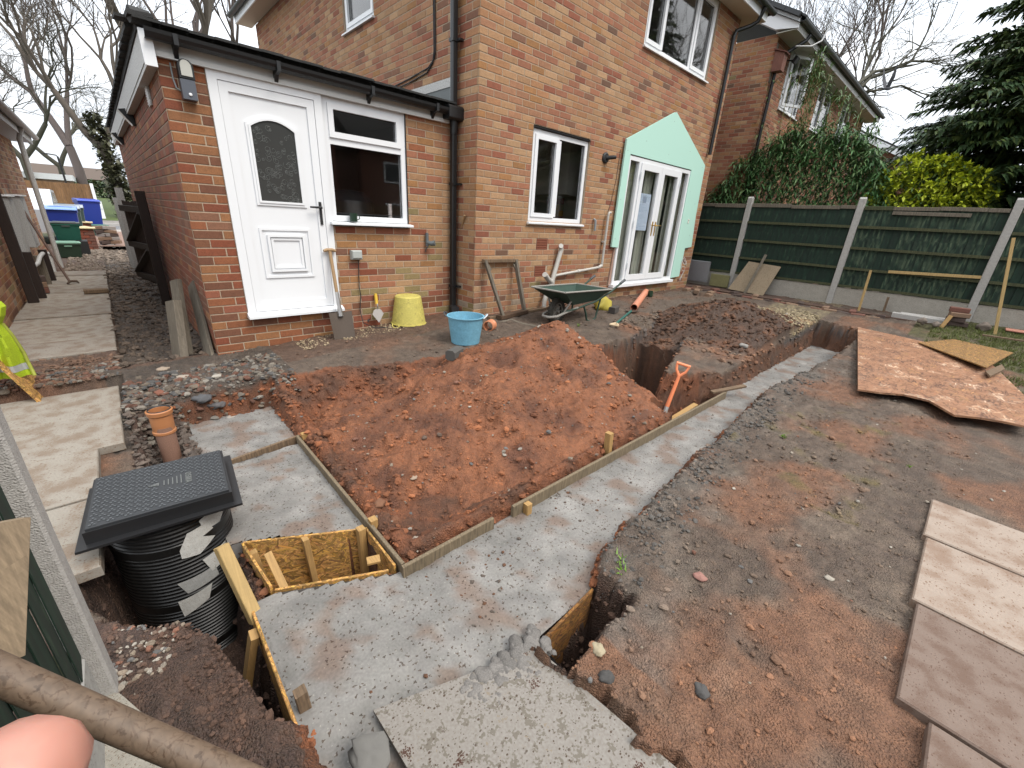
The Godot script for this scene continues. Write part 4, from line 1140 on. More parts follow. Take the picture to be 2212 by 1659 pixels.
func build_works() -> void:
	var grey_wood := mat(lin(.30, .245, .17), .85, 0, T.streak, 3.0)
	var G := "formwork boards along the footing"
	plank("formwork_board", "long grimy timber board between the orange soil heap and the concrete", Vector3(-1.90, -.375, 2.865), Vector3(1.18, -.37, 2.885), .2, .022, grey_wood, G)
	plank("formwork_board", "short timber board from the box corner towards the soil heap's foot", Vector3(-2.62, -.385, 2.86), Vector3(-2.05, -.38, 2.865), .2, .022, grey_wood, G)
	plank("formwork_board", "timber board along the side strip of concrete under the soil heap", Vector3(-2.6, -.39, 1.24), Vector3(-2.605, -.39, 2.84), .2, .02, grey_wood, G)
	plank("formwork_board", "thin stop board across the side strip near the upright pipe", Vector3(-3.2, -.425, 1.29), Vector3(-2.5, -.40, 1.2), .3, .02, M.timber_old, G)
	plank("formwork_board", "thin strand board edging the concrete beside the dark slot", Vector3(-3.213, -.44, 2.56), Vector3(-3.213, -.44, 3.24), .55, .012, M.osb, G)
	plank("formwork_board", "dirty strand board standing in the hole beside the muddy bank", Vector3(-2.33, -.44, 3.535), Vector3(-1.96, -.43, 3.515), .42, .014, mat(lin(.34, .24, .13), .85, 0, T.osb, 1.9), G)
	one(bar(Vector3(1.02, -.37, 2.80), Vector3(1.42, -.33, 2.98), .05, .022), "timber_offcut", M.timber_old, "timber offcut lying across the far end of the long board", "offcut")
	one(bar(Vector3(.15, -.52, 2.74), Vector3(.62, -.40, 2.82), .05, .025), "timber_offcut", M.timber, "muddy timber offcut behind the long board beside the orange shovel", "offcut")
	# stakes
	var SG := "stakes holding the formwork"
	var st := [[Vector3(-2.56, -.6, 1.27), Vector3(-2.56, -.37, 1.27), .045, "stub of a stake at the end of the side strip board"],
		[Vector3(-.86, -.7, 2.83), Vector3(-.87, -.24, 2.81), .05, "tall upright stake behind the long formwork board"],
		[Vector3(-1.80, -.6, 2.893), Vector3(-1.80, -.385, 2.893), .045, "short stake nailed to the near end of the long board"],
		[Vector3(-2.585, -.6, 2.47), Vector3(-2.585, -.37, 2.47), .045, "stake on the soil side of the box corner"]]
	for s in st: one(bar(s[0], s[1], s[2], s[2] * .9), "timber_stake", M.timber, s[3], "stake", Vector3.ZERO, 0.0, SG)
	one(bar(Vector3(-3.207, -.5, 2.63), Vector3(-3.255, -.19, 2.44), .058, .048, .3), "timber_stake", M.timber_pale, "thick clean timber stake leaning over the box beside the black chamber", "stake", Vector3.ZERO, 0.0, SG)
	one(bar(Vector3(-3.235, -.47, 2.72), Vector3(-3.33, -.98, 2.62), .05, .03), "timber_brace", M.timber, "timber brace going down into the dark slot", "brace")
	one(bar(Vector3(-3.165, -.6, 3.165), Vector3(-3.175, -.37, 3.15), .04, .04), "timber_stake", M.timber_old, "dark wet peg at the concrete's near edge", "stake", Vector3.ZERO, 0.0, SG)
	# the box left in the concrete for the drain
	var bx := thing("shutter_box", "open box of strand board set in the concrete beside the black chamber", "box")
	var wall := func(a: Vector2, b: Vector2, top: float, h: float, nm2: String) -> void:
		var m := MB.new(); var d := Vector3(b.x - a.x, 0, b.y - a.y)
		m.cbox(Vector3(0, 0, 0), Vector3(d.length(), h, .012), .002)
		var o := put(m, nm2, M.osb, bx); o.transform = Transform3D(Basis(d.normalized(), Vector3.UP, d.normalized().cross(Vector3.UP)), Vector3((a.x + b.x) / 2, top - h / 2, (a.y + b.y) / 2))
	wall.call(Vector2(-3.15, 2.165), Vector2(-2.63, 2.45), -.425, .5, "back_panel"); wall.call(Vector2(-2.625, 2.46), Vector2(-2.63, 2.8), -.415, .5, "side_panel")
	wall.call(Vector2(-3.11, 2.57), Vector2(-2.66, 2.79), -.435, .5, "front_panel"); wall.call(Vector2(-3.155, 2.17), Vector2(-3.12, 2.55), -.425, .5, "side_panel")
	for b in [[Vector3(-2.9, -.43, 2.32), Vector3(-2.88, -.9, 2.345), .055, .03], [Vector3(-2.655, -.40, 2.465), Vector3(-2.655, -.9, 2.48), .045, .04], [Vector3(-3.125, -.44, 2.25), Vector3(-3.10, -.72, 2.3), .045, .03], [Vector3(-3.08, -.40, 2.36), Vector3(-3.065, -.50, 2.56), .035, .035]]:
		put(bar(b[0], b[1], b[2], b[3]), "batten", M.timber, bx)
	one(bar(Vector3(-2.72, -.43, 2.68), Vector3(-2.66, -.432, 2.70), .05, .012), "timber_offcut", M.timber, "chip of pale wood on the box's front edge", "offcut")
	build_chamber()
	# upright drain pipe behind the chamber
	var dp := thing("drain_pipe", "brown upright drain pipe with an orange socket standing in the rubble", "pipe", Vector3(-3.325, -.66, .86))
	var p1 := MB.new(); p1.lathe([Vector2(.055, 0), Vector2(.055, .42), Vector2(.05, .42), Vector2(.05, 0)], Transform3D(Basis(Vector3.RIGHT, .02), Vector3.ZERO), 24); put(p1, "pipe", mat(lin(.36, .20, .14), .6, 0, T.fine, 4.0), dp)
	var p2 := MB.new(); p2.lathe([Vector2(.058, .36), Vector2(.066, .37), Vector2(.066, .385), Vector2(.06, .39), Vector2(.063, .44), Vector2(.063, .5), Vector2(.072, .51), Vector2(.074, .535), Vector2(.066, .54), Vector2(.056, .535), Vector2(.054, .40)], Transform3D.IDENTITY, 28); put(p2, "socket", mat(lin(.36, .15, .06), .45), dp)
	var p3 := MB.new(); p3.lathe([Vector2(.057, .537), Vector2(.062, .545), Vector2(.066, .537)], Transform3D.IDENTITY, 28); put(p3, "seal_ring", M.black_matt, dp)
	# slabs of the side path and of the yard
	var path := Node3D.new(); path.name = nm("path"); add_child(path); path.set_meta("kind", "structure")
	var sm := []
	for k in 3: sm.append(mat(lin(.27 + .025 * k, .24 + .024 * k, .20 + .02 * k), .8, 0, T.slabd, 1.2 + .3 * k))
	var pz0 := [-1.13, -1.73, -2.33, -2.96, -3.58, -4.2, -4.82, -5.44, -6.06, -6.68, -7.3]
	for i in 10: put(slab(Vector3(-3.91 + rr(-.006, .006), -.19 + rr(-.009, .009), (pz0[i] + pz0[i + 1]) / 2), .825, pz0[i] - pz0[i + 1] - .024, .06, rr(-.004, .004)), "slab", sm[i % 3], path)
	var pat := Node3D.new(); pat.name = nm("paving"); add_child(pat); pat.set_meta("kind", "structure")
	for s in [[-3.86, -.03, .66, .6], [-3.862, .575, .65, .6], [-3.99, 1.19, .66, .61], [-3.985, 1.82, .66, .62]]:
		put(slab(Vector3(s[0], -.29 + rr(-.004, .004), s[1]), s[2], s[3] - .01, .055, rr(-.006, .006)), "slab", sm[1], pat)
	var rm := [mat(lin(.34, .27, .215), .7, 0, T.slabd, 1.5), mat(lin(.19, .135, .105), .75, 0, T.slabd, 2.1)]
	for s in [[-.055, 4.86, .51, .62, 0], [-.645, 4.87, .635, .62, 0], [-1.285, 4.89, .62, .63, 1], [-1.93, 4.98, .63, .64, 1]]:
		put(slab(Vector3(s[0], -.305 + rr(-.004, .004), s[1]), s[2], s[3], .05, rr(-.01, .01)), "slab", rm[s[4]], pat)
	# concrete-splashed board over the near edge of the footing
	var cb := thing("splashed_board", "strand board coated in pale splashed concrete, lying over the footing's edge", "board")
	put(sheet([Vector3(-3.0, -.43, 3.345), Vector3(-2.40, -.425, 3.56), Vector3(-2.34, -.365, 4.55), Vector3(-2.98, -.375, 4.45)], .016, 0.0), "board", mat(lin(.50, .485, .465), .85, 0, splash_tex(), 1.9, null, 0, true), cb)
	var lumpy := stone_mesh(88, .45, 2)
	var lx := []; var lc := []
	for i in 90:
		var k := rr(.012, .035); lx.append(Transform3D(Basis.from_euler(Vector3(rr(-.3, .3), rr(0, TAU), 0)).scaled(Vector3.ONE * k), Vector3(-2.62 + rr(-.1, .28), -.418, 3.50 + rr(-.03, .05) + absf(rng.randfn(0, .05))))); lc.append(Color(.26, .24, .22) * rr(.7, 1.1))
	scatter("mortar_lumps", lumpy, lx, lc, M.soil_stuff, cb)
	# strand boards on the lawn side
	var oa := []
	for q in [[1852, 709], [1996, 741], [2132, 781], [2222, 868], [2232, 928], [2160, 913], [2110, 905], [2060, 900], [2005, 868], [1950, 855], [1900, 851], [1852, 844]]:
		var y := -.2
		for k in 4:
			var p := py(q[0], q[1], y); y = -.19 + (p.x - 1.9) * .073
		oa.append(py(q[0], q[1], y))
	one(sheet(oa, .018, .0), "strand_board", M.osb_wet, "large wet reddish strand board with one broken wavy edge on the mud", "board")
	var ob := []
	for q in [[1985, 738], [2062, 731], [2190, 760], [2132, 792]]: ob.append(py(q[0], q[1], .015))
	one(sheet(ob, .012, -.022), "strand_board", mat(lin(.42, .36, .27), .85, 0, T.osb, 2.2), "smaller pale board tucked under the far edge of the large wet board", "board")
	var oc := []
	for q in [[2130, 800], [2165, 785], [2172, 795], [2140, 810]]: oc.append(py(q[0], q[1], -.02))
	one(sheet(oc, .02, -.03), "strand_board", M.timber_old, "small board scrap on the grass beside the large wet board", "board")
	# lumps of stone and mortar close to the board
	var S1 := stone_mesh(81, .55, 2); var S2 := stone_mesh(82, .6, 2)
	var lump := one(S1, "mortar_lump", mat(lin(.24, .23, .21), .9, 0, T.conc, 5.0), "smooth grey lump of mortar beside the splashed board's corner", "mortar")
	lump.position = Vector3(-3.075, -.365, 3.49); lump.scale = Vector3(.055, .035, .085)
	var po := []
	for q in [[222, 1488], [262, 1500], [330, 1560], [378, 1592], [470, 1640], [540, 1700], [400, 1760], [215, 1700]]: po.append(py(q[0], q[1], -.325))
	one(sheet(po, .04, -.04), "broken_slab", mat(lin(.40, .37, .31), .9, 0, T.slab, 3.5), "pale spotted slab piece under the round timber pole", "slab")
	# larger stones, one by one
	var big := [[440, 872, .07, [.12, .12, .125], "dark grey round stone at the edge of the rubble bank"], [985, 768, .0, [0, 0, 0], ""], [820, 1092, .04, [.25, .115, .06], "orange clod on the soil heap's near slope"], [893, 1035, .025, [.45, .34, .25], "pale pebble on the soil heap's near slope"],
		[395, 818, .05, [.45, .38, .31], "pale stone on top of the rubble bank"], [352, 800, .045, [.42, .33, .25], "buff stone at the rubble bank's back"], [470, 815, .04, [.5, .45, .38], "whitish stone beside the rubble bank's edge"], [500, 905, .045, [.45, .4, .34], "pale lump on the far strip of concrete"],
		[345, 850, .04, [.26, .10, .06], "red brick fragment in the rubble bank"], [425, 835, .035, [.28, .1, .06], "small red brick fragment near the rubble bank's top"], [1605, 748, .055, [.35, .33, .30], "grey stone at the foot of the dark soil heap"], [1475, 905, .05, [.3, .27, .24], "grey flat stone in the pit beside the shovel"],
		[470, 880, .06, [.13, .12, .12], "dark wet stone under the rubble bank"], [1700, 680, .05, [.42, .36, .3], "whitish stone on the dark soil heap's side"], [1510, 1250, .03, [.4, .2, .16], "pinkish stone in the mud by the hole"], [1292, 1405, .03, [.5, .42, .28], "yellowish stone chip at the hole's rim"],
		[1310, 1465, .03, [.09, .085, .08], "dark clod pile beside the hole"], [1515, 1495, .03, [.1, .095, .09], "dark clod in the mud right of the splashed board"], [1790, 1250, .02, [.45, .4, .33], "small pale pebble on the trodden mud"]]
	for b in big:
		if b[2] == 0.0: continue
		var p := pg(b[0], b[1])
		var o := one(S1 if rng.randf() < .5 else S2, "stone", mat(lin(b[3][0], b[3][1], b[3][2]), .9, 0, T.fine, 8.0), b[4], "stone", p + Vector3(0, b[2] * .15, 0), rr(0, TAU), "larger stones")
		o.scale = Vector3(1, .8, 1) * b[2]
	var blk := MB.new(); blk.cbox(Vector3(0, .045, 0), Vector3(.2, .1, .1), .02)
	one(blk, "stone_block", mat(lin(.12, .115, .105), .9, 0, T.fine, 5.0), "dark rough block beside the blue tub", "block", pg(982, 772), .5)
	# roots hanging from the trench side
	var rt := MB.new()
	for i in 46:
		var p := pg(rr(1395, 1450), rr(730, 800)); var q := p
		var pts := [p]
		for k in 4:
			q += Vector3(rr(-.04, .05), rr(-.05, .02), rr(-.02, .05)); pts.append(q)
		rt.tube(pts, [.003, .0026, .002, .0015, .001], 4, false)
	var ro := one(rt, "roots", mat(lin(.16, .12, .085), .9), "thin roots hanging from the side of the inner trench", "roots"); ro.set_meta("kind", "stuff")
func splash_tex() -> ImageTexture:
	var s := 512
	var im := Image.create(s, s, false, Image.FORMAT_RGB8)
	var a := tile_noise(s, 9.0, 90, 4); var b := tile_noise(s, 40.0, 91, 3)
	for y in s:
		for x in s:
			var k := a[y * s + x] * .7 + b[y * s + x] * .3
			var c := Color(.74, .73, .71).lerp(Color(.62, .59, .56), clampf(b[y * s + x], 0, 1))
			if k < .3: c = Color(.60, .50, .37).lerp(c, .6)
			elif k > .62: c = Color(.56, .53, .49)
			im.set_pixel(x, y, c)
	var g := RandomNumberGenerator.new(); g.seed = 7
	for i in 1100:
		var cx := g.randi() % s; var cy := g.randi() % s; var r := g.randf_range(.8, 4.6) * g.randf()
		var c: Color = [Color(.42, .37, .33), Color(.36, .28, .22), Color(.5, .46, .42)][g.randi() % 3]
		for dy in range(-5, 6):
			for dx in range(-5, 6):
				if Vector2(dx, dy * 1.3).length() <= r + .6: im.set_pixel(posmod(cx + dx, s), posmod(cy + dy, s), c)
	for i in 5:
		var cx := g.randi() % s; var cy := g.randi() % s
		for k in 60: im.fill_rect(Rect2i(posmod(cx + int(g.randfn(0, 12)), s - 6), posmod(cy + int(g.randfn(0, 9)), s - 6), g.randi_range(2, 5), g.randi_range(2, 5)), Color(.34, .2, .14))
	return tex(im)
func build_chamber() -> void:
	var c := thing("inspection_chamber", "black ribbed plastic inspection chamber with a studded square cover", "drain chamber", Vector3(-3.394, 0, 1.885), 0)
	var rib := []
	var y := -.205
	while y > -1.12:
		var band := fmod(-y, .33) < .045
		if band: rib.append_array([Vector2(.243, y), Vector2(.243, y - .021)])
		else: rib.append_array([Vector2(.237, y), Vector2(.245, y - .005), Vector2(.245, y - .011), Vector2(.237, y - .016)])
		y -= .0215
	var m := MB.new(); rib.reverse(); m.lathe(rib, Transform3D.IDENTITY, 64)
	put(m, "riser", mat(lin(.012, .012, .0125), .38, 0, T.streak, 3.0), c)
	# frame and cover, a little askew
	var tb := Basis.from_euler(Vector3(.015, -.085, .0))
	var pl := mat(lin(.035, .038, .042), .5, 0, T.fine, 6.0)
	var fr := MB.new()
	fr.box(Vector3(0, -.193, 0), Vector3(.60, .012, .52), tb)
	fr.box(Vector3(0, -.157, 0), Vector3(.535, .06, .455), tb)
	put(fr, "frame", mat(lin(.014, .014, .015), .35), c)
	var cv := MB.new(); cv.box(Vector3(0, -.123, 0), Vector3(.515, .012, .435), tb)
	var co := put(cv, "cover", pl, c)
	var sd := MB.new() # rings of little wedges
	for i in 17:
		for j in 12:
			var p := Vector2(-.236 + i * .0295, -.195 + j * .0355 + (.0177 if i % 2 else 0.0))
			if absf(p.y) > .205 or (p.x > -.02 and p.x < .13 and absf(p.y - .0) < .062): continue
			for k in 3:
				var a := TAU * k / 3.0 + .5; sd.box(tb * Vector3(p.x + .009 * cos(a), -.1155, p.y + .009 * sin(a)), Vector3(.009, .004, .007), tb * yaw(-a))
	put(sd, "studs", mat(lin(.07, .075, .08), .45), co)
	var tm := TextMesh.new(); tm.text = "OSMA"; tm.font_size = 30; tm.pixel_size = .0012; tm.depth = .003
	var fn := SystemFont.new(); fn.font_names = PackedStringArray(["Droid Sans"]); fn.font_weight = 700; tm.font = fn
	var grey := mat(lin(.10, .105, .10), .5)
	var to := put(tm, "raised_lettering", grey, co)
	to.transform = Transform3D(tb * Basis(Vector3(0, 0, 1), Vector3(1, 0, 0), Vector3(0, 1, 0)), tb * Vector3(.105, -.1155, 0))
	var tg := MB.new()
	for i in 5: tg.box(tb * Vector3(.008 + i * .017, -.1155, 0), Vector3(.0045, .004, .045 + i * .009), tb)
	tg.prism([Vector2(-.055, 0), Vector2(-.012, -.014), Vector2(-.012, .014)], .004, Transform3D(tb * Basis(Vector3(1, 0, 0), Vector3(0, 0, 1), Vector3(0, -1, 0)), tb * Vector3(0, -.1155, 0)))
	put(tg, "raised_mark", grey, co)
	# torn paper labels stuck to the ribs: [angle, y, [offsets]]
	var pm := [mat(lin(.62, .61, .57), .8, 0, T.slab, 6.0), mat(lin(.42, .42, .40), .75, 0, T.slab, 9.0)]
	var labs := [[.92, -.245, 0, [Vector2(-.09, .0), Vector2(.06, .03), Vector2(.1, -.06), Vector2(.05, -.1), Vector2(-.03, -.09), Vector2(-.08, -.05)]],
		[1.24, -.33, 0, [Vector2(-.06, .06), Vector2(.06, .07), Vector2(.1, .0), Vector2(.02, -.01), Vector2(.1, -.06), Vector2(-.02, -.12), Vector2(-.12, -.1), Vector2(-.12, -.04)]],
		[1.0, -.50, 0, [Vector2(-.1, .04), Vector2(.1, .06), Vector2(.1, -.06), Vector2(-.06, -.08)]],
		[1.36, -.585, 1, [Vector2(-.14, .05), Vector2(.09, .06), Vector2(.1, -.03), Vector2(-.1, -.05)]],
		[1.52, -.68, 0, [Vector2(-.11, .03), Vector2(.1, .06), Vector2(.06, -.04), Vector2(-.1, -.1)]]]
	for l in labs:
		var pb := MB.new()
		var pts := PackedVector2Array(l[3]); var tr := Geometry2D.triangulate_polygon(pts)
		var P := func(q: Vector2) -> Vector3:
			var a: float = l[0] - q.x / .25 * .72; return Vector3(cos(a) * .2475, l[1] + q.y * .8, sin(a) * .2475)
		# split into a fine fan so that it follows the pipe
		for i in range(0, tr.size(), 3):
			var A := pts[tr[i]]; var B := pts[tr[i + 1]]; var D := pts[tr[i + 2]]
			var n := 5
			for u in n:
				for w in n - u:
					var f := func(uu: int, ww: int) -> Vector3: return P.call(A + (B - A) * (float(uu) / n) + (D - A) * (float(ww) / n))
					pb.tri(f.call(u, w), f.call(u + 1, w), f.call(u, w + 1))
					if u + w < n - 1: pb.tri(f.call(u + 1, w), f.call(u + 1, w + 1), f.call(u, w + 1))
		put(pb, "paper_label", pm[l[2]], c)

# ---------------------------------------------------------------- tools, tubs and fittings
func d_handle(m: MB, p: Vector3, d: Vector3, side: Vector3, s: float, r: float) -> void: # D-shaped grip at p, shaft running along -d
	m.tube([p - d * .005, p + d * .055 * s + side * .045 * s, p + d * .115 * s + side * .058 * s], [r * 1.1, r * .9, r * .9], 8)
	m.tube([p - d * .005, p + d * .055 * s - side * .045 * s, p + d * .115 * s - side * .058 * s], [r * 1.1, r * .9, r * .9], 8)
	m.tube([p + d * .115 * s + side * .066 * s, p + d * .115 * s - side * .066 * s], r, 8)
func blade(w0: float, w1: float, l: float, dish: float, th := .003) -> MB: # a dished blade hanging down -y from its own origin, facing +z
	var m := MB.new()
	var nx := 8; var ny := 8
	var f := func(i: int, j: int) -> Vector3:
		var u := float(i) / nx * 2 - 1; var v := float(j) / ny
		var w := lerpf(w0, w1, v) / 2
		return Vector3(u * w, -l * v, dish * (u * u) - dish * .6 * (1 - v))
	for j in ny:
		for i in nx:
			var a: Vector3 = f.call(i, j); var b: Vector3 = f.call(i + 1, j); var c: Vector3 = f.call(i + 1, j + 1); var d: Vector3 = f.call(i, j + 1)
			m.quad(a, b, c, d); var k := Vector3(0, 0, -th); m.quad(b + k, a + k, d + k, c + k)
			if i == 0: m.quad(a + k, a, d, d + k)
			if i == nx - 1: m.quad(b, b + k, c + k, c)
			if j == ny - 1: m.quad(d, c, c + k, d + k)
			if j == 0: m.quad(b, a, a + k, b + k)
	return m
func tub(called: String, label: String, p: Vector3, r0: float, r1: float, h: float, mtl: Material, flip: bool, hm: Material, turn: float) -> Node3D:
	var t := thing(called, label, "tub", p, turn)
	var m := MB.new()
	var pr := [Vector2(.001, 0), Vector2(r0 - .015, 0), Vector2(r0, .012)]
	for i in 9: pr.append(Vector2(lerpf(r0, r1, (i + 1) / 9.0), lerpf(.012, h, (i + 1) / 9.0)))
	pr.append_array([Vector2(r1 + .012, h), Vector2(r1 + .012, h + .008), Vector2(r1 - .005, h + .008), Vector2(r0 - .006, .014), Vector2(.001, .012)])
	var tf := Transform3D.IDENTITY
	if flip: tf = Transform3D(Basis(Vector3.RIGHT, PI), Vector3(0, h + .008, 0))
	m.lathe(pr, tf, 40)
	put(m, "bucket", mtl, t)
	for s in [-1, 1]:
		var k := MB.new(); var pts := []
		for i in 9:
			var a := PI * i / 8.0
			pts.append(tf * Vector3(s * (r1 + .006 + .035 * sin(a)), h - .005 + .035 * sin(a), -.06 * cos(a)))
		k.tube(pts, .008, 8); put(k, "handle", hm, t)
	return t
func build_tools() -> void:
	# square-mouth shovel with a T grip, leaning on the door frame
	var foot := pg(737, 726); foot.z = -.2; foot.y = ground_y(foot.x, foot.z)
	var top := pz(712, 540, ZE + .04)
	var d := (top - foot).normalized(); var L := foot.distance_to(top)
	var sh := thing("shovel", "wooden shovel with T grip and muddy square blade leaning on the white door frame", "shovel", foot)
	var side := d.cross(Vector3(0, 0, 1)).normalized()
	var B := Basis(side, d, side.cross(d))
	var bl := put(blade(.25, .23, .29, .022), "blade", mat(lin(.15, .115, .09), .7, .3, T.fine, 8.0), sh); bl.transform = Transform3D(B, d * .285)
	var sk := MB.new(); sk.tube([d * .24, d * .34, d * .5], [.03, .021, .018], 10); put(sk, "socket", M.steel, sh)
	var hf := MB.new(); hf.tube([d * .48, d * (L - .015)], .0175, 10); put(hf, "shaft", M.handle, sh)
	var tg := MB.new(); tg.tube([d * (L - .01) - side * .062, d * L - side * .03, d * L + side * .03, d * (L - .01) + side * .062], [.014, .018, .018, .014], 10); put(tg, "grip", M.handle, sh)
	# brick, gloves and pointing trowel by the wall
	var bp := pg(798, 700)
	var bk := MB.new(); bk.cbox(Vector3(0, .035, 0), Vector3(.215, .068, .105), .006); one(bk, "loose_brick", mat(lin(.16, .08, .055), .9, 0, T.brick, 5.0), "dirty loose brick under the red gloves", "brick", bp, .25)
	var gl := thing("work_glove", "red and black work glove crumpled on the loose brick", "glove", bp + Vector3(.02, .072, .02), .4)
	var gm := MB.new(); gm.tube([Vector3(-.09, .012, .0), Vector3(-.04, .03, .01), Vector3(.0, .035, .0), Vector3(.06, .025, -.01)], [.02, .042, .045, .03], 10); put(gm, "palm", mat(lin(.42, .015, .025), .8, 0, T.fine, 8.0), gl)
	for i in 4:
		var fm := MB.new(); var zz := -.045 + i * .027
		fm.tube([Vector3(-.03, .02, zz), Vector3(-.07, .022 + .006 * (i % 2), zz + .006), Vector3(-.1, .004, zz + .01), Vector3(-.108, -.02, zz + .012)], [.014, .014, .013, .01], 8); put(fm, "finger", mat(lin(.03, .028, .03), .8), gl)
	var gl2 := thing("work_glove", "red glove lying flat behind the crumpled one", "glove", bp + Vector3(.05, .075, -.06), -.5)
	var g2 := MB.new(); g2.tube([Vector3(-.06, .012, .0), Vector3(.0, .03, .0), Vector3(.07, .02, -.01)], [.03, .04, .03], 10); put(g2, "palm", mat(lin(.45, .02, .03), .8, 0, T.fine, 8.0), gl2)
	for i in 4:
		var fm := MB.new(); var zz := -.035 + i * .024
		fm.tube([Vector3(.05, .02, zz), Vector3(.1, .015, zz), Vector3(.13, .005, zz)], [.013, .012, .009], 8); put(fm, "finger", mat(lin(.40, .02, .03), .8), gl2)
	var tf := pz(819, 697, ZE + .1); var tt := pz(811, 634, ZE + .03)
	var td := (tt - tf).normalized(); var ts := td.cross(Vector3(0, 0, 1)).normalized(); var TL := tf.distance_to(tt)
	var tr := thing("brick_trowel", "pointed trowel with a yellow handle propped against the brick wall", "trowel", tf)
	var tb := MB.new(); tb.prism([Vector2(0, 0), Vector2(-.07, TL * .30), Vector2(-.045, TL * .44), Vector2(0, TL * .5), Vector2(.045, TL * .44), Vector2(.07, TL * .30)], .003, Transform3D(Basis(ts, td, ts.cross(td)), Vector3.ZERO)); put(tb, "blade", mat(lin(.62, .58, .55), .5, .3, T.fine, 6.0), tr)
	var tn := MB.new(); tn.tube([td * TL * .48, td * TL * .56 + Vector3(0, 0, .02), td * TL * .66 + Vector3(0, 0, .012)], .007, 8); put(tn, "tang", M.steel, tr)
	var th := MB.new(); th.tube([td * TL * .64, td * TL * .75, td * TL * .9, td * TL], [.015, .018, .02, .014], 10); put(th, "handle", mat(lin(.62, .40, .04), .5), tr)
	# tubs
	tub("plastic_tub", "cement-stained yellow plastic tub standing upside down by the outhouse wall", pg(885, 698) + Vector3(0, .0, -.02), .155, .205, .33, M.tub_yellow, true, M.tub_yellow, .3)
	var bt := tub("plastic_tub", "pale blue plastic tub standing upright beside the soil heap", pg(1009, 742) + Vector3(.02, -.01, -.06), .155, .195, .30, M.tub_blue, false, mat(lin(.05, .055, .06), .5), -.75)
	bt.get_child(2).material_override = mat(lin(.5, .55, .58), .5)
	# clay coupling behind the blue tub
	var cp := thing("pipe_coupling", "orange pipe coupling lying behind the blue tub", "coupling", pg(1058, 712) + Vector3(0, .05, 0))
	var cm := MB.new(); cm.lathe([Vector2(.062, -.06), Vector2(.068, -.055), Vector2(.068, -.03), Vector2(.06, -.02), Vector2(.06, .02), Vector2(.068, .03), Vector2(.068, .055), Vector2(.062, .06), Vector2(.054, .06), Vector2(.054, -.06), Vector2(.062, -.06)], Transform3D(Basis(Vector3.BACK, PI / 2) * Basis(Vector3.RIGHT, .5), Vector3.ZERO), 24); put(cm, "sleeve", M.pipe, cp)
	# broom
	var b0 := pg(968, 652) + Vector3(0, .09, -.1); var b1 := px(1004, 465, -.03)
	var bd := (b1 - b0).normalized()
	var br := thing("broom", "wooden handled broom with dark bristles leaning into the house corner", "broom", b0)
	var bh := MB.new(); bh.tube([-bd * .03, b1 - b0], .013, 10); put(bh, "handle", M.handle, br)
	var bo := MB.new(); bo.cbox(Vector3(0, -.02, 0), Vector3(.34, .04, .07), .01, yaw(.35)); put(bo, "head", M.timber_old, br)
	var bs := MB.new(); bs.col = Color(.03, .03, .07)
	for i in 60:
		for k in 6:
			var q := yaw(.35) * Vector3(-.16 + .32 * i / 59.0, -.04, -.028 + .011 * k); bs.tube([q, q + Vector3(rr(-.012, .012), -.055, rr(-.006, .02))], [.0022, .0014], 3, false)
	put(bs, "bristles", vmat(.8), br)
	var fe := MB.new(); fe.tube([-bd * .03, bd * .06], .017, 10); put(fe, "ferrule", mat(lin(.5, .52, .55), .5), br)
	# old window sash leaning on the wall
	var sf := thing("old_sash", "weathered empty wooden frame leaning against the brick wall", "frame", Vector3(.45, 0, .02))
	var P := func(x: float, y: float, z: float) -> Vector3: return Vector3(x - .45, y, z - .02)
	put(bar(P.call(.13, .70, .05), P.call(.29, .0, .27), .055, .035, .2), "stile", M.timber_grey, sf)
	put(bar(P.call(.655, .70, .05), P.call(.735, -.01, .22), .055, .04, -.1), "stile", M.timber_grey, sf)
	put(bar(P.call(.10, .695, .045), P.call(.69, .69, .045), .05, .04, 0), "top_rail", M.timber_old, sf)
	put(bar(P.call(.22, .0, .26), P.call(.77, .02, .2), .1, .05, 0), "bottom_rail", mat(lin(.15, .09, .055), .9, 0, T.streak, 3.0), sf)
	put(bar(P.call(.18, .645, .055), P.call(.215, .58, .07), .02, .02, 0), "corner_block", M.timber_grey, sf)
	put(bar(P.call(.62, .645, .055), P.call(.66, .57, .07), .02, .02, 0), "corner_block", M.timber_grey, sf)
	var rot := MB.new()
	var rp := []
	for q in [[1078, 697], [1105, 693], [1130, 701], [1150, 704], [1172, 710]]: rp.append(py(q[0], q[1], -.045))
	rot.tube(rp, [.02, .028, .022, .02, .008], 6); one(rot, "rotten_strip", M.timber_grey, "rotten grey strip of timber lying in front of the wheelbarrow", "timber")
	one(bar(pg(1055, 690) + Vector3(0, .015, 0), pg(1180, 668) + Vector3(0, .015, 0), .06, .03), "timber_batten", M.timber_old, "muddy batten lying along the foot of the house wall", "batten")
	build_barrow()
	build_wall_pipe()
	# brown drain pipe on the ground and a green-handled spade beside it
	var q0 := pg(1368, 673) + Vector3(0, .06, 0); var q1 := q0 + (pg(1396, 634) + Vector3(0, .06, 0) - q0).limit_length(1.75)
	var dpp := thing("drain_pipe", "loose orange-brown drain pipe lying on the ground below the patio doors", "pipe", q0)
	var ax := (q1 - q0).normalized(); var pm := MB.new(); pm.lathe([Vector2(.055, 0), Vector2(.055, q0.distance_to(q1)), Vector2(.05, q0.distance_to(q1)), Vector2(.05, 0), Vector2(.055, 0)], Transform3D(along(ax), Vector3.ZERO), 28); put(pm, "pipe", mat(lin(.55, .22, .13), .5), dpp)
	var gs := pg(1326, 707) + Vector3(0, .03, 0); var ge := pg(1362, 678) + Vector3(0, .04, 0); var gd := (ge - gs).normalized()
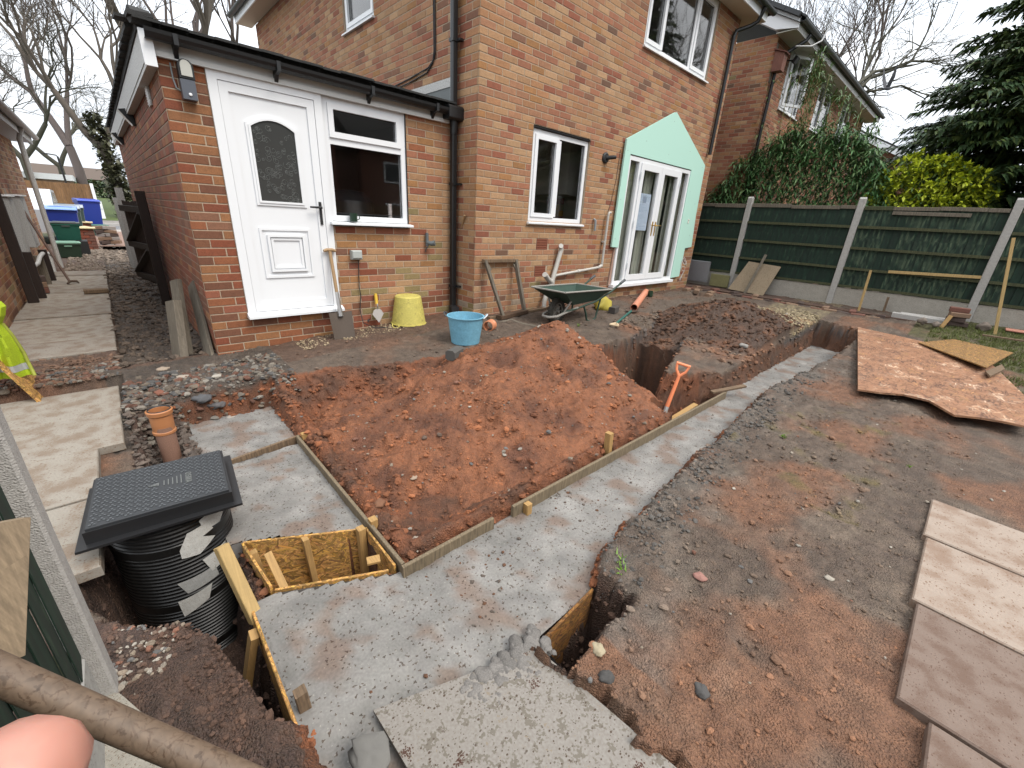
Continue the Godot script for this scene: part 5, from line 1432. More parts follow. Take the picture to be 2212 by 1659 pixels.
	var sp := thing("spade", "small green spade with a pale D grip lying beside the loose pipe", "spade", gs)
	var gh := MB.new(); gh.tube([gd * .09, ge - gs], .017, 8); put(gh, "shaft", mat(lin(.02, .10, .08), .5), sp)
	var gg := MB.new(); d_handle(gg, gd * .1, -gd, gd.cross(Vector3.UP).normalized(), .9, .014); put(gg, "grip", mat(lin(.55, .42, .27), .6), sp)
	var gb := put(blade(.17, .15, .26, .02), "blade", M.rust, sp); gb.transform = Transform3D(Basis(gd.cross(Vector3.UP).normalized(), -gd, Vector3.UP) * Basis(Vector3.RIGHT, .1), ge - gs)
	var can := thing("tin_mug", "dark green tin mug on the ground beyond the loose pipe", "mug", pg(1404, 640) + Vector3(0, 0, 0))
	var cc := MB.new(); cc.lathe([Vector2(.001, 0), Vector2(.045, 0), Vector2(.046, .1), Vector2(.042, .1), Vector2(.041, .01), Vector2(.001, .01)], Transform3D.IDENTITY, 20); put(cc, "cup", mat(lin(.015, .04, .02), .4), can)
	var ch := MB.new(); ch.tube([Vector3(.045, .08, 0), Vector3(.075, .07, 0), Vector3(.075, .035, 0), Vector3(.045, .025, 0)], .005, 6); put(ch, "handle", mat(lin(.015, .04, .02), .4), can)
	# green mug on the outhouse sill
	var mg := thing("enamel_mug", "dark green mug standing on the outhouse window sill", "mug", Vector3(-1.352, 1.085, ZE + .045), 0)
	var mc := MB.new(); mc.lathe([Vector2(.001, 0), Vector2(.038, 0), Vector2(.04, .085), Vector2(.036, .085), Vector2(.035, .01), Vector2(.001, .01)], Transform3D.IDENTITY, 20); put(mc, "cup", mat(lin(.012, .032, .018), .35), mg)
	var mh := MB.new(); mh.tube([Vector3(.038, .07, .0), Vector3(.068, .06, .0), Vector3(.066, .03, .0), Vector3(.038, .018, .0)], .005, 6); put(mh, "handle", mat(lin(.012, .032, .018), .35), mg)
	# orange-handled shovel in the pit
	var o0 := py(1433, 898, -.53); var depth := (o0 - CAM).length()
	var o1 := CAM + ray(1467, 812).normalized() * (depth * .99)
	var od := (o1 - o0).normalized(); var os := od.cross((CAM - o0).normalized()).normalized()
	var ow := thing("digging_shovel", "shovel with an orange plastic shaft and D grip stuck in the pit", "shovel", o0)
	var oh := MB.new(); oh.tube([od * .1, o1 - o0], [.021, .016], 10); put(oh, "shaft", M.orange_plastic, ow)
	var og := MB.new(); d_handle(og, o1 - o0, od, os, 1.0, .014); put(og, "grip", M.orange_plastic, ow)
	var ok := MB.new(); ok.tube([-od * .02, od * .12], [.024, .02], 10); put(ok, "socket", mat(lin(.5, .48, .46), .5, .4), ow)
	var ob := put(blade(.19, .15, .26, .03), "blade", M.rust, ow); ob.transform = Transform3D(Basis(os, Vector3.UP, os.cross(Vector3.UP)) * Basis(Vector3.RIGHT, -1.15), od * .03)
	# yellow rubble bag, dark block
	var yb := one(stone_mesh(91, .75, 2), "rubble_bag", mat(lin(.55, .45, .06), .7, 0, T.fine, 5.0), "crumpled yellow bag behind the wheelbarrow", "bag", pg(1306, 668) + Vector3(0, .05, -.05)); yb.scale = Vector3(.17, .17, .15)
	var kb := MB.new(); kb.cbox(Vector3(0, .05, 0), Vector3(.22, .1, .1), .012); one(kb, "stone_block", mat(lin(.10, .085, .075), .9, 0, T.fine, 5.0), "dark block on the ground beside the yellow bag", "block", pg(1325, 676), .3)
	# wall fittings
	var lp := thing("wall_lamp", "grey outdoor wall lamp with an arched black rim above the white door", "lamp", Vector3(-2.61, 2.08, ZE), 0)
	var l1 := MB.new(); l1.bb(Vector3(-.05, -.135, 0), Vector3(.045, .0, .075)); put(l1, "body", mat(lin(.10, .11, .13), .35, .3), lp)
	var l2 := MB.new(); var ar := []
	for i in 13:
		var a := PI * i / 12.0; ar.append(Vector2(.05 * cos(a), .085 + .05 * sin(a)))
	ar.append_array([Vector2(-.05, .005), Vector2(.05, .005)])
	l2.prism(ar, .08, Transform3D(Basis.IDENTITY, Vector3(0, 0, .04))); put(l2, "rim", M.black, lp)
	var ai := []
	for q in ar: ai.append(Vector2(q.x * .72, .02 + (q.y - .005) * .82))
	var l3 := MB.new(); l3.prism(ai, .02, Transform3D(Basis.IDENTITY, Vector3(0, 0, .078))); put(l3, "diffuser", mat(lin(.42, .42, .38), .4), lp)
	var l4 := MB.new(); l4.lathe([Vector2(.001, .012), Vector2(.01, .01), Vector2(.012, 0)], Transform3D(Basis(Vector3.RIGHT, PI / 2), Vector3(0, -.1, .075)), 12); put(l4, "sensor", M.white, lp)
	var l5 := MB.new(); l5.tube([Vector3(-.085, .1, .006), Vector3(-.085, 0, .006), Vector3(-.075, -.06, .006), Vector3(-.05, -.075, .01)], .006, 6); put(l5, "cable", M.grey, lp)
	for q in [[-3.34, "black floodlight on the outhouse side wall nearer the door"], [-6.3, "black floodlight on the outhouse side wall by the street end"]]:
		var fl := thing("floodlight", q[1], "floodlight", Vector3(-2.785, 2.10, q[0]), 0, "floodlights on the side wall")
		var f1 := MB.new(); f1.prism([Vector2(0, .1), Vector2(-.13, .07), Vector2(-.02, -.08), Vector2(0, -.08)], .17, Transform3D(Basis.IDENTITY, Vector3(0, 0, 0))); put(f1, "housing", M.black_matt, fl)
		var f2 := MB.new(); f2.quad(Vector3(-.136, .066, -.08), Vector3(-.136, .066, .08), Vector3(-.027, -.084, .08), Vector3(-.027, -.084, -.08)); put(f2, "lens", mat(lin(.6, .6, .58), .2), fl)
	var vt := thing("wall_vent", "small white louvre vent under the outhouse barge board", "vent", Vector3(-2.785, 2.06, -1.28))
	for i in 7:
		var s := MB.new(); s.box(Vector3(-.008, -.06 + i * .02, 0), Vector3(.016, .012, .13), Basis(Vector3.BACK, .5)); put(s, "slat", M.white, vt)
	var sv := MB.new(); sv.bb(Vector3(-.01, -.08, -.08), Vector3(.003, .08, .08)); put(sv, "frame", M.white_old, vt)
	var sk2 := thing("outdoor_socket", "grey weatherproof socket box with a cable on the outhouse wall", "socket", Vector3(-1.35, .742, ZE))
	var s1 := MB.new(); s1.cbox(Vector3(0, 0, .03), Vector3(.115, .1, .06), .008); put(s1, "box", mat(lin(.33, .35, .33), .5), sk2)
	var s2 := MB.new(); s2.cbox(Vector3(0, .005, .065), Vector3(.1, .075, .012), .004); put(s2, "lid", mat(lin(.38, .40, .38), .4), sk2)
	var s3 := MB.new(); s3.tube([Vector3(.02, -.05, .03), Vector3(.02, -.2, .02), Vector3(.012, -.35, .02), Vector3(.022, -.45, .02), Vector3(.0, -.62, .02), Vector3(.01, -.76, .06), Vector3(.06, -.785, .25), Vector3(.2, -.785, .3)], .005, 6); put(s3, "cable", M.black_matt, sk2)
	var tp := thing("outdoor_tap", "grey pipe fitting with a valve sticking out of the outhouse wall", "pipe fitting", Vector3(-.43, .9, ZE))
	var t1 := MB.new(); t1.tube([Vector3(-.01, .09, .03), Vector3(-.01, -.06, .03)], .02, 10); t1.tube([Vector3(-.01, -.02, .03), Vector3(.02, -.03, .08), Vector3(.05, -.02, .11)], [.02, .03, .034], 10); put(t1, "body", mat(lin(.10, .115, .12), .5), tp)
	var t2 := MB.new(); t2.tube([Vector3(.0, -.05, .05), Vector3(-.03, -.09, .04), Vector3(-.03, -.13, .02)], .006, 6); put(t2, "lever", M.dark_grey, tp)
	var sc := thing("security_light", "round black light bracket on the brick wall beside the mint board", "light", Vector3(2.43, 2.14, 0))
	var c1 := MB.new(); c1.lathe([Vector2(.001, .03), Vector2(.06, .03), Vector2(.075, .015), Vector2(.075, 0)], Transform3D(Basis(Vector3.RIGHT, PI / 2), Vector3.ZERO), 20); put(c1, "base", M.black_matt, sc)
	var c2 := MB.new(); c2.tube([Vector3(0, 0, .02), Vector3(.05, .01, .1), Vector3(.09, .015, .13)], [.03, .028, .024], 10); put(c2, "arm", M.black_matt, sc)
	var bl2 := thing("door_bell", "small cream bell push on the mint board", "bell", Vector3(5.36, 1.37, .06))
	var bb2 := MB.new(); bb2.cbox(Vector3.ZERO, Vector3(.04, .08, .015), .004); put(bb2, "plate", mat(lin(.7, .68, .6), .4), bl2)
	var bb3 := MB.new(); bb3.box(Vector3(0, .01, .009), Vector3(.016, .016, .006)); put(bb3, "button", M.dark_grey, bl2)
func build_barrow() -> void:
	# own axes: x from wheel to handles, y up
	var w := py(1195, 701, -.055); w.y = ground_y(w.x, w.z) - .01
	var t := thing("wheelbarrow", "green metal wheelbarrow caked with cement in front of the house wall", "wheelbarrow", w + Vector3(.06, 0, -.02), .12)
	t.scale = Vector3.ONE * .9
	var green := mat(lin(.035, .075, .055), .6, .1, splat_tex(), 2.2)
	var crust := mat(lin(.42, .40, .36), .9, 0, T.conc, 4.0)
	var tyre := MB.new()
	var ring := []
	for i in 25:
		var a := TAU * i / 24.0; ring.append(Vector3(.148 * cos(a), .19 + .148 * sin(a), 0))
	tyre.tube(ring, .042, 10, false)
	for i in 30:
		var a := TAU * i / 30.0; tyre.box(Vector3(.188 * cos(a), .19 + .188 * sin(a), 0), Vector3(.012, .014, .07), Basis(Vector3.BACK, a))
	var wh := put_node("wheel", t)
	put(tyre, "tyre", mat(lin(.05, .045, .035), .85, 0, T.fine, 8.0), wh)
	var rim := MB.new(); rim.lathe([Vector2(.118, -.03), Vector2(.122, .03), Vector2(.11, .03), Vector2(.108, -.03), Vector2(.118, -.03)], Transform3D(Basis(Vector3.RIGHT, PI / 2), Vector3(0, .19, 0)), 24)
	for i in 10:
		var a := TAU * i / 10.0; rim.tube([Vector3(.02 * cos(a), .19 + .02 * sin(a), 0), Vector3(.115 * cos(a), .19 + .115 * sin(a), 0)], [.013, .009], 6)
	rim.tube([Vector3(0, .19, -.05), Vector3(0, .19, .05)], .024, 10); put(rim, "rim", mat(lin(.16, .15, .13), .7), wh)
	# frame: one tube from grip round the wheel to grip
	var fr := MB.new(); var cr := MB.new()
	for s in [-1, 1]:
		fr.tube([Vector3(.0, .19, s * .11), Vector3(.25, .22, s * .17), Vector3(.7, .3, s * .24), Vector3(1.1, .42, s * .27), Vector3(1.4, .54, s * .28)], .016, 8)
		cr.tube([Vector3(-.25, .14, 0), Vector3(-.24, .14, s * .06), Vector3(-.15, .15, s * .12), Vector3(.1, .19, s * .13), Vector3(.3, .235, s * .175)], .019, 8)
		fr.tube([Vector3(.42, .26, s * .2), Vector3(.5, .12, s * .21), Vector3(.53, .03, s * .215), Vector3(.60, .0, s * .22), Vector3(.70, .0, s * .22), Vector3(.78, .03, s * .225), Vector3(.8, .14, s * .23), Vector3(.82, .33, s * .25)], .015, 8)
		cr.tube([Vector3(.02, .2, s * .125), Vector3(.06, .36, s * .2)], .014, 8)
		var g := MB.new(); g.tube([Vector3(1.36, .525, s * .28), Vector3(1.5, .575, s * .283)], .022, 8); put(g, "grip", M.dark_grey, t)
	put(fr, "frame", green, t); put(cr, "front_hoop", crust, t)
	# tray
	var lo := [Vector3(.18, .285, -.17), Vector3(.78, .30, -.19), Vector3(.78, .30, .19), Vector3(.18, .285, .17)]
	var hi := [Vector3(-.26, .52, -.29), Vector3(1.0, .47, -.33), Vector3(1.0, .47, .33), Vector3(-.26, .52, .29)]
	var tr := MB.new()
	for i in 4:
		var j := (i + 1) % 4
		tr.quad(hi[i], hi[j], lo[j], lo[i]); var k := Vector3(0, .004, 0)
		tr.quad(hi[j] * Vector3(.99, 1, .985) + k * .0, hi[i] * Vector3(.99, 1, .985), lo[i] + k, lo[j] + k)
	tr.quad(lo[0], lo[1], lo[2], lo[3])
	put(tr, "tray", green, t)
	var rm := MB.new(); var rp := []
	for i in 5: rp.append(hi[i % 4])
	for i in 4: rm.tube([hi[i], hi[(i + 1) % 4]], .013, 8)
	put(rm, "rolled_rim", crust, t)
func splat_tex() -> ImageTexture:
	return speck_tex(256, 71, .7, 1.0, [[60, 2, 7, Color(.95, .93, .88), 2.4]])
func build_wall_pipe() -> void:
	var t := thing("waste_pipe", "white plastic waste pipe with branches on the wall behind the wheelbarrow", "pipe", Vector3(1.5, 0, .055))
	var w := mat(lin(.70, .67, .61), .5, 0, T.fine, 4.0)
	var q := func(x: float, y: float, z := 0.0) -> Vector3: return Vector3(x - 1.5, y, z)
	var a := MB.new(); a.tube([q.call(2.68, 1.39), q.call(2.64, 1.39), q.call(2.625, 1.36), q.call(2.625, .60), q.call(2.615, .565), q.call(2.57, .55), q.call(1.50, .46), q.call(1.46, .43), q.call(1.455, .32)], .02, 10); put(a, "pipe", w, t)
	var b := MB.new(); b.tube([q.call(1.25, -.05, .04), q.call(1.26, .1, .03), q.call(1.3, .2, .02), q.call(1.42, .36), q.call(1.555, .80), q.call(1.565, .84), q.call(1.545, .87), q.call(1.52, .885, .03)], .034, 12); put(b, "soil_pipe", w, t)
	var c := MB.new(); c.tube([q.call(1.42, .36), q.call(1.3, .42, .03), q.call(1.19, .495, .06)], [.036, .036, .04], 12); put(c, "branch", w, t)
	for e in [[2.625, .95], [2.3, .527], [1.8, .485]]:
		var k := MB.new(); k.box(q.call(e[0], e[1], -.02), Vector3(.06, .025, .05)); put(k, "clip", w, t)
	var cpm := MB.new(); cpm.tube([q.call(2.0, .502), q.call(2.06, .507)], .026, 10); cpm.tube([q.call(2.54, .548), q.call(2.625, .575)], .025, 10); put(cpm, "coupling", w, t)
	var g := thing("pipe_stub", "short grey pipe stub fixed to the brick wall under the kitchen window", "pipe", Vector3(2.33, 1.2, .01))
	var g1 := MB.new(); g1.tube([Vector3(-.01, .08, .0), Vector3(.0, .06, .03), Vector3(.01, -.09, .03)], .018, 8); put(g1, "pipe", M.grey, g)
	var v := thing("cable_drop", "thin brown cable running down the wall beside the mint board", "cable", Vector3(2.72, 0, .008))
	var v1 := MB.new(); v1.tube([Vector3(.07, 2.3, 0), Vector3(.06, 1.9, 0), Vector3(.0, 1.55, 0), Vector3(-.05, 1.4, 0)], .005, 5); put(v1, "cable", mat(lin(.14, .08, .05), .6), v)
	var cw := thing("cable_coil", "loose white wires hanging out below the mint board", "wires", Vector3(5.45, .62, .05))
	for i in 5:
		var m := MB.new(); var pts := []
		for k in 9: pts.append(Vector3(.05 * sin(k * .9 + i) + .012 * k, .05 * cos(k * 1.1 + i * 2) - .05 * k * (1.0 if i > 2 else .2), .03 + .02 * sin(k + i)))
		m.tube(pts, .004, 5); put(m, "wire", mat(lin(.6, .6, .58), .5) if i != 1 else M.black_matt, cw)

# ---------------------------------------------------------------- garden fence, borders, leaning boards
func fence_mat() -> Array:
	var out := []
	for v in 3:
		var s := 128
		var im := Image.create(s, s, false, Image.FORMAT_RGB8)
		var a := tile_noise(s, 12.0, 120 + v, 3); var b := tile_noise(s, 5.0, 130 + v, 3)
		for y in s:
			for x in s:
				var k := a[((y / 9) % s) * s + x]; var w := clampf((b[((y / 2) % s) * s + (x * 2) % s] - [.66, .55, .42][v]) * 5.0, 0, 1) * k
				var c := Color(.045, .145, .095) * (.55 + .8 * k)
				im.set_pixel(x, y, c.lerp(Color(.40, .42, .33), w * [.35, .55, .95][v]))
		out.append(mat(Color.WHITE, .8, 0, tex(im), 1.6))
	return out
func fence_panel(f: Node3D, z0: float, z1: float, fm: Array, weather: float, x := FX, yb := .37, yt := 1.74) -> void:
	var n := int((z1 - z0) / .098)
	var w := (z1 - z0) / n
	for i in n:
		var m := MB.new(); m.prism([Vector2(0, -.004), Vector2(w * 1.04, -.0015), Vector2(w * 1.04, .0015), Vector2(0, .010)], yt - yb, Transform3D(Basis(Vector3(0, 0, 1), Vector3(1, 0, 0), Vector3(0, 1, 0)) * Basis(Vector3.BACK, .13 + rr(-.03, .03)), Vector3(x + .012, (yt + yb) / 2 + rr(-.006, .006), z0 + i * w)))
		var k := 0
		if rng.randf() < weather: k = 2
		elif rng.randf() < .4: k = 1
		put(m, "slat", fm[k], f)
	for y in [yb + .03, yb + .345, yb + .70, yb + 1.055]:
		if y > yt - .1: continue
		var m := MB.new(); m.prism([Vector2(-.022, -.019), Vector2(.022, -.019), Vector2(.022, .012), Vector2(-.022, .026)], z1 - z0 - .01, Transform3D(Basis(Vector3(1, 0, 0), Vector3(0, 1, 0), Vector3(0, 0, 1)), Vector3(x - .018, y, (z0 + z1) / 2)))
		put(m, "rail", M.fence_rail, f)
func concrete_post(f: Node3D, x: float, z: float, y0: float, y1: float, s := .1) -> void:
	var m := MB.new()
	var b := s / 2; var e := .008
	m.prism([Vector2(-b + e, -b), Vector2(b - e, -b), Vector2(b, -b + e), Vector2(b, b - e), Vector2(b - e, b), Vector2(-b + e, b), Vector2(-b, b - e), Vector2(-b, -b + e)], y1 - y0, Transform3D(Basis(Vector3.RIGHT, PI / 2), Vector3(x, (y0 + y1) / 2, z)))
	m.prism([Vector2(-b + e, 0), Vector2(b - e, 0), Vector2(0, .03)], s * .96, Transform3D(Basis.IDENTITY, Vector3(x, y1, z)))
	put(m, "post", M.concrete_post, f)
func build_right() -> void:
	var fm := fence_mat()
	M.fence = fm
	M.fence_rail = mat(lin(.10, .115, .055), .85, 0, T.streak, 2.5)
	var f := thing("garden_fence", "dark green slatted fence between concrete posts along the garden", "fence")
	var zs := [-1.16, .70, 2.56, 4.42, 6.28]
	for i in 5:
		if i > 0: concrete_post(f, FX, zs[i], -.3, 1.885)
	var we := [.05, .04, .1, .75, .5]
	for i in 4:
		fence_panel(f, zs[i] + .05, zs[i + 1] - .05, fm, we[i + 1])
		var g := MB.new(); g.cbox(Vector3(FX, .19, (zs[i] + zs[i + 1]) / 2), Vector3(1.758, .36, .045), .006, yaw(PI / 2)); put(g, "gravel_board", mat(lin(.38, .35, .30), .9, 0, T.post, 2.0), f)
		# odd lengths of capping nailed along the top
		var z: float = zs[i] + .06
		while z < zs[i + 1] - .1:
			var l := minf(rr(.35, 1.0), zs[i + 1] - .06 - z)
			var c := MB.new(); c.cbox(Vector3(FX - .016, 1.745 + rr(-.012, .01), z + l / 2), Vector3(l - .004, .06 + rr(-.01, .02), .018), .003, yaw(PI / 2) * Basis(Vector3.BACK, rr(-.012, .012))); put(c, "capping", M.timber_grey if rng.randf() < .7 else M.fence_rail, f); z += l
	var c2 := MB.new(); c2.cbox(Vector3(FX - .03, 1.665, 3.5), Vector3(.95, .055, .016), .003, yaw(PI / 2) * Basis(Vector3.BACK, .01)); put(c2, "capping", M.timber_grey, f)
	# the border: a strip of soil held by a row of bricks
	var ed := Node3D.new(); ed.name = nm("kerb"); add_child(ed); ed.set_meta("kind", "structure")
	for i in 17:
		var z := .15 + i * .2
		var m := MB.new(); m.cbox(Vector3(0, 0, 0), Vector3(.19, .075, .1), .01)
		var o := put(m, "brick", M["edge%d" % (i % 3)], ed); o.position = Vector3(5.86 + rr(-.02, .02), .0 + .0 * i + rr(-.012, .014), z); o.rotation = Vector3(rr(-.1, .1), PI / 2 + rr(-.12, .12), rr(-.08, .08))
		if i % 2 == 0:
			var o2 := put(m, "brick", M["edge%d" % ((i + 1) % 3)], ed); o2.position = Vector3(5.98 + rr(-.02, .02), .03 + rr(-.012, .014), z + .1); o2.rotation = Vector3(rr(-.1, .1), rr(-.2, .2), rr(-.1, .1))
	for q in [[5.55, .45, .05], [5.62, .72, .05], [5.3, .82, .04], [5.45, .28, .06]]:
		var m := MB.new(); m.cbox(Vector3.ZERO, Vector3(.2, .07, .1), .01); var o := put(m, "brick", M.edge1, ed); o.position = Vector3(q[0], q[2] - .03, q[1]); o.rotation = Vector3(rr(-.1, .1), rr(-.5, .5), rr(-.1, .1))
	var bd := MB.new(); bd.col = Color(.15, .085, .055); bd.bb(Vector3(5.95, -.2, -.5), Vector3(6.6, .05, 4.4)); setting(bd, "border", vmat(.95, T.soil, 2.0))
	# things leaning on the fence
	var fo := MB.new(); fo.cbox(Vector3.ZERO, Vector3(.46, .45, .05), .006)
	var foil := one(fo, "foil_board", mat(lin(.55, .57, .60), .35, .7, T.fine, 6.0, T.bump, .6), "crinkled silver insulation board leaning on the fence by the house", "board", Vector3(6.33, .36, .06)); foil.basis = yaw(-PI / 2) * Basis(Vector3.RIGHT, .12)
	var lw := MB.new(); lw.cbox(Vector3.ZERO, Vector3(.4, .26, .04), .006); var mo := one(lw, "mossy_board", mat(lin(.24, .22, .10), .9, 0, T.post, 2.0), "low mossy board between the silver board and the first post", "board", Vector3(6.48, .2, .5)); mo.basis = yaw(-PI / 2)
	var pv := [Vector3(6.5, .66, 1.0), Vector3(6.5, .62, 1.62), Vector3(6.22, .05, 1.52), Vector3(6.22, .08, .82)]
	var pm := MB.new(); var off := Vector3(-.012, .006, 0)
	pm.quad(pv[1] + off, pv[0] + off, pv[3] + off, pv[2] + off); pm.quad(pv[0], pv[1], pv[2], pv[3])
	for i in 4: pm.quad(pv[i] + off, pv[(i + 1) % 4] + off, pv[(i + 1) % 4], pv[i])
	one(pm, "plywood_board", mat(lin(.34, .26, .17), .85, 0, T.slab, 1.6), "stained plywood piece leaning on the fence's gravel board", "board")
	one(bar(Vector3(6.2, .05, 1.17), Vector3(6.42, .83, 1.31), .05, .025, .3), "timber_batten", M.timber_grey, "grey batten leaning across the plywood piece", "batten")
	one(bar(Vector3(6.2, -.05, 3.1), Vector3(6.22, .74, 3.06), .06, .03, PI / 2), "timber_stake", M.timber_pale, "yellow timber stake with a muddy foot in the fence border", "stake")
	one(bar(Vector3(6.42, -.02, 3.41), Vector3(6.42, .32, 3.40), .06, .03, PI / 2), "timber_stake", M.timber_old, "short dark stake against the gravel board", "stake")
	one(bar(Vector3(6.53, .73, 3.26), Vector3(6.53, .78, 4.37), .03, .045), "timber_batten", M.timber_pale, "yellow batten resting level on a fence rail", "batten")
	one(bar(Vector3(5.9, .02, 4.76), Vector3(6.0, 1.36, 4.5), .06, .035, PI / 2), "timber_stake", M.timber_pale, "tall yellow timber stake leaning by the last concrete post", "stake")
	# stacks of bricks and lengths of concrete edging
	var e1 := MB.new(); e1.cbox(Vector3(0, .05, 0), Vector3(.78, .1, .09), .012); one(e1, "concrete_edging", M.concrete_post, "length of grey concrete edging lying by the fence", "edging", Vector3(6.05, .03, 3.95), PI / 2 - .1)
	var e2 := MB.new(); e2.cbox(Vector3(0, .04, 0), Vector3(.7, .09, .08), .012); one(e2, "concrete_edging", M.concrete_post, "second length of concrete edging behind the first", "edging", Vector3(6.2, .05, 4.0), PI / 2 + .05)
	var names := ["buff brick on top of the pile by the last post", "dark brick in the middle of the pile by the last post", "dark slab brick under the pile by the last post", "red brick crowning the pile by the last post"]
	var pile := [[5.95, .24, 4.32, 1, .3], [5.97, .165, 4.3, 2, .0], [6.0, .10, 4.34, 2, .25], [6.0, .31, 4.3, 0, .12]]
	for i in 4:
		var m := MB.new(); m.cbox(Vector3.ZERO, Vector3(.22, .068, .11), .008); one(m, "loose_brick", M["edge%d" % pile[i][3]], names[i], "brick", Vector3(pile[i][0], pile[i][1], pile[i][2]), pile[i][4] + PI / 2, "bricks piled by the last post")
	one(bar(Vector3(5.78, .0, 4.18), Vector3(5.86, .22, 4.24), .05, .05), "timber_stake", M.timber, "short timber stub in front of the brick pile", "stake")
	for q in [[5.72, .1, 3.96, .07, "grey rounded stone by the concrete edging"], [5.66, .09, 4.12, .06, "smaller grey stone next to the edging"], [6.1, .1, 4.62, .1, "brown stone lump by the tall yellow stake"]]:
		var o := one(stone_mesh(int(q[3] * 1000), .7, 2), "stone", mat(lin(.26, .21, .17), .9, 0, T.fine, 8.0), q[4], "stone", Vector3(q[0], q[1], q[2])); o.scale = Vector3.ONE * q[3]
	one(bar(Vector3(5.4, .075, 4.62), Vector3(5.5, .08, 5.6), .05, .02), "timber_batten", M.timber_old, "thin batten lying on the grass by the tall yellow stake", "batten")
	var pk := MB.new(); pk.cbox(Vector3.ZERO, Vector3(.9, .02, .22), .004); one(pk, "pink_board", mat(lin(.45, .2, .14), .8), "pinkish board on the ground under the fence", "board", Vector3(6.25, .1, 5.3), PI / 2)
	# grass blades and weeds
	var xf := []; var cc := []
	var gb := MB.new(); gb.tri(Vector3(-.004, 0, 0), Vector3(.004, 0, 0), Vector3(.0, .05, .012)); gb.tri(Vector3(0, 0, -.004), Vector3(0, 0, .004), Vector3(.014, .042, 0))
	for i in 16000:
		var x := rr(2.9, 6.4); var z := rr(4.1, 6.2)
		if nz.c2.get_noise_2d(x, z) * 1.6 + (x - 3.9) * .5 + (z - 4.6) * .6 < rr(-.1, .5): continue
		var s := rr(.5, 1.3); xf.append(Transform3D(Basis.from_euler(Vector3(rr(-.5, .5), rr(0, TAU), rr(-.5, .5))).scaled(Vector3.ONE * s), Vector3(x, ground_y(x, z) - .004, z)))
		var k := rr(.6, 1.2); cc.append(Color(.11 * k, .13 * k, .03 * k))
	for q in [[1338, 1212], [1345, 1235], [1250, 705], [1960, 1010], [1690, 945]]:
		for i in 5:
			var p := pg(q[0], q[1]) + Vector3(rr(-.02, .02), 0, rr(-.02, .02)); xf.append(Transform3D(Basis.from_euler(Vector3(rr(-.5, .5), rr(0, TAU), rr(-.5, .5))).scaled(Vector3(1.6, .8, 1.6)), p)); cc.append(Color(.14, .26, .03))
	var go := scatter("grass", gb.mesh(), xf, cc, M.leaf, self); go.set_meta("label", "short worn grass along the fence side of the garden"); go.set_meta("category", "grass")
	build_neighbour()
	build_shrubs()
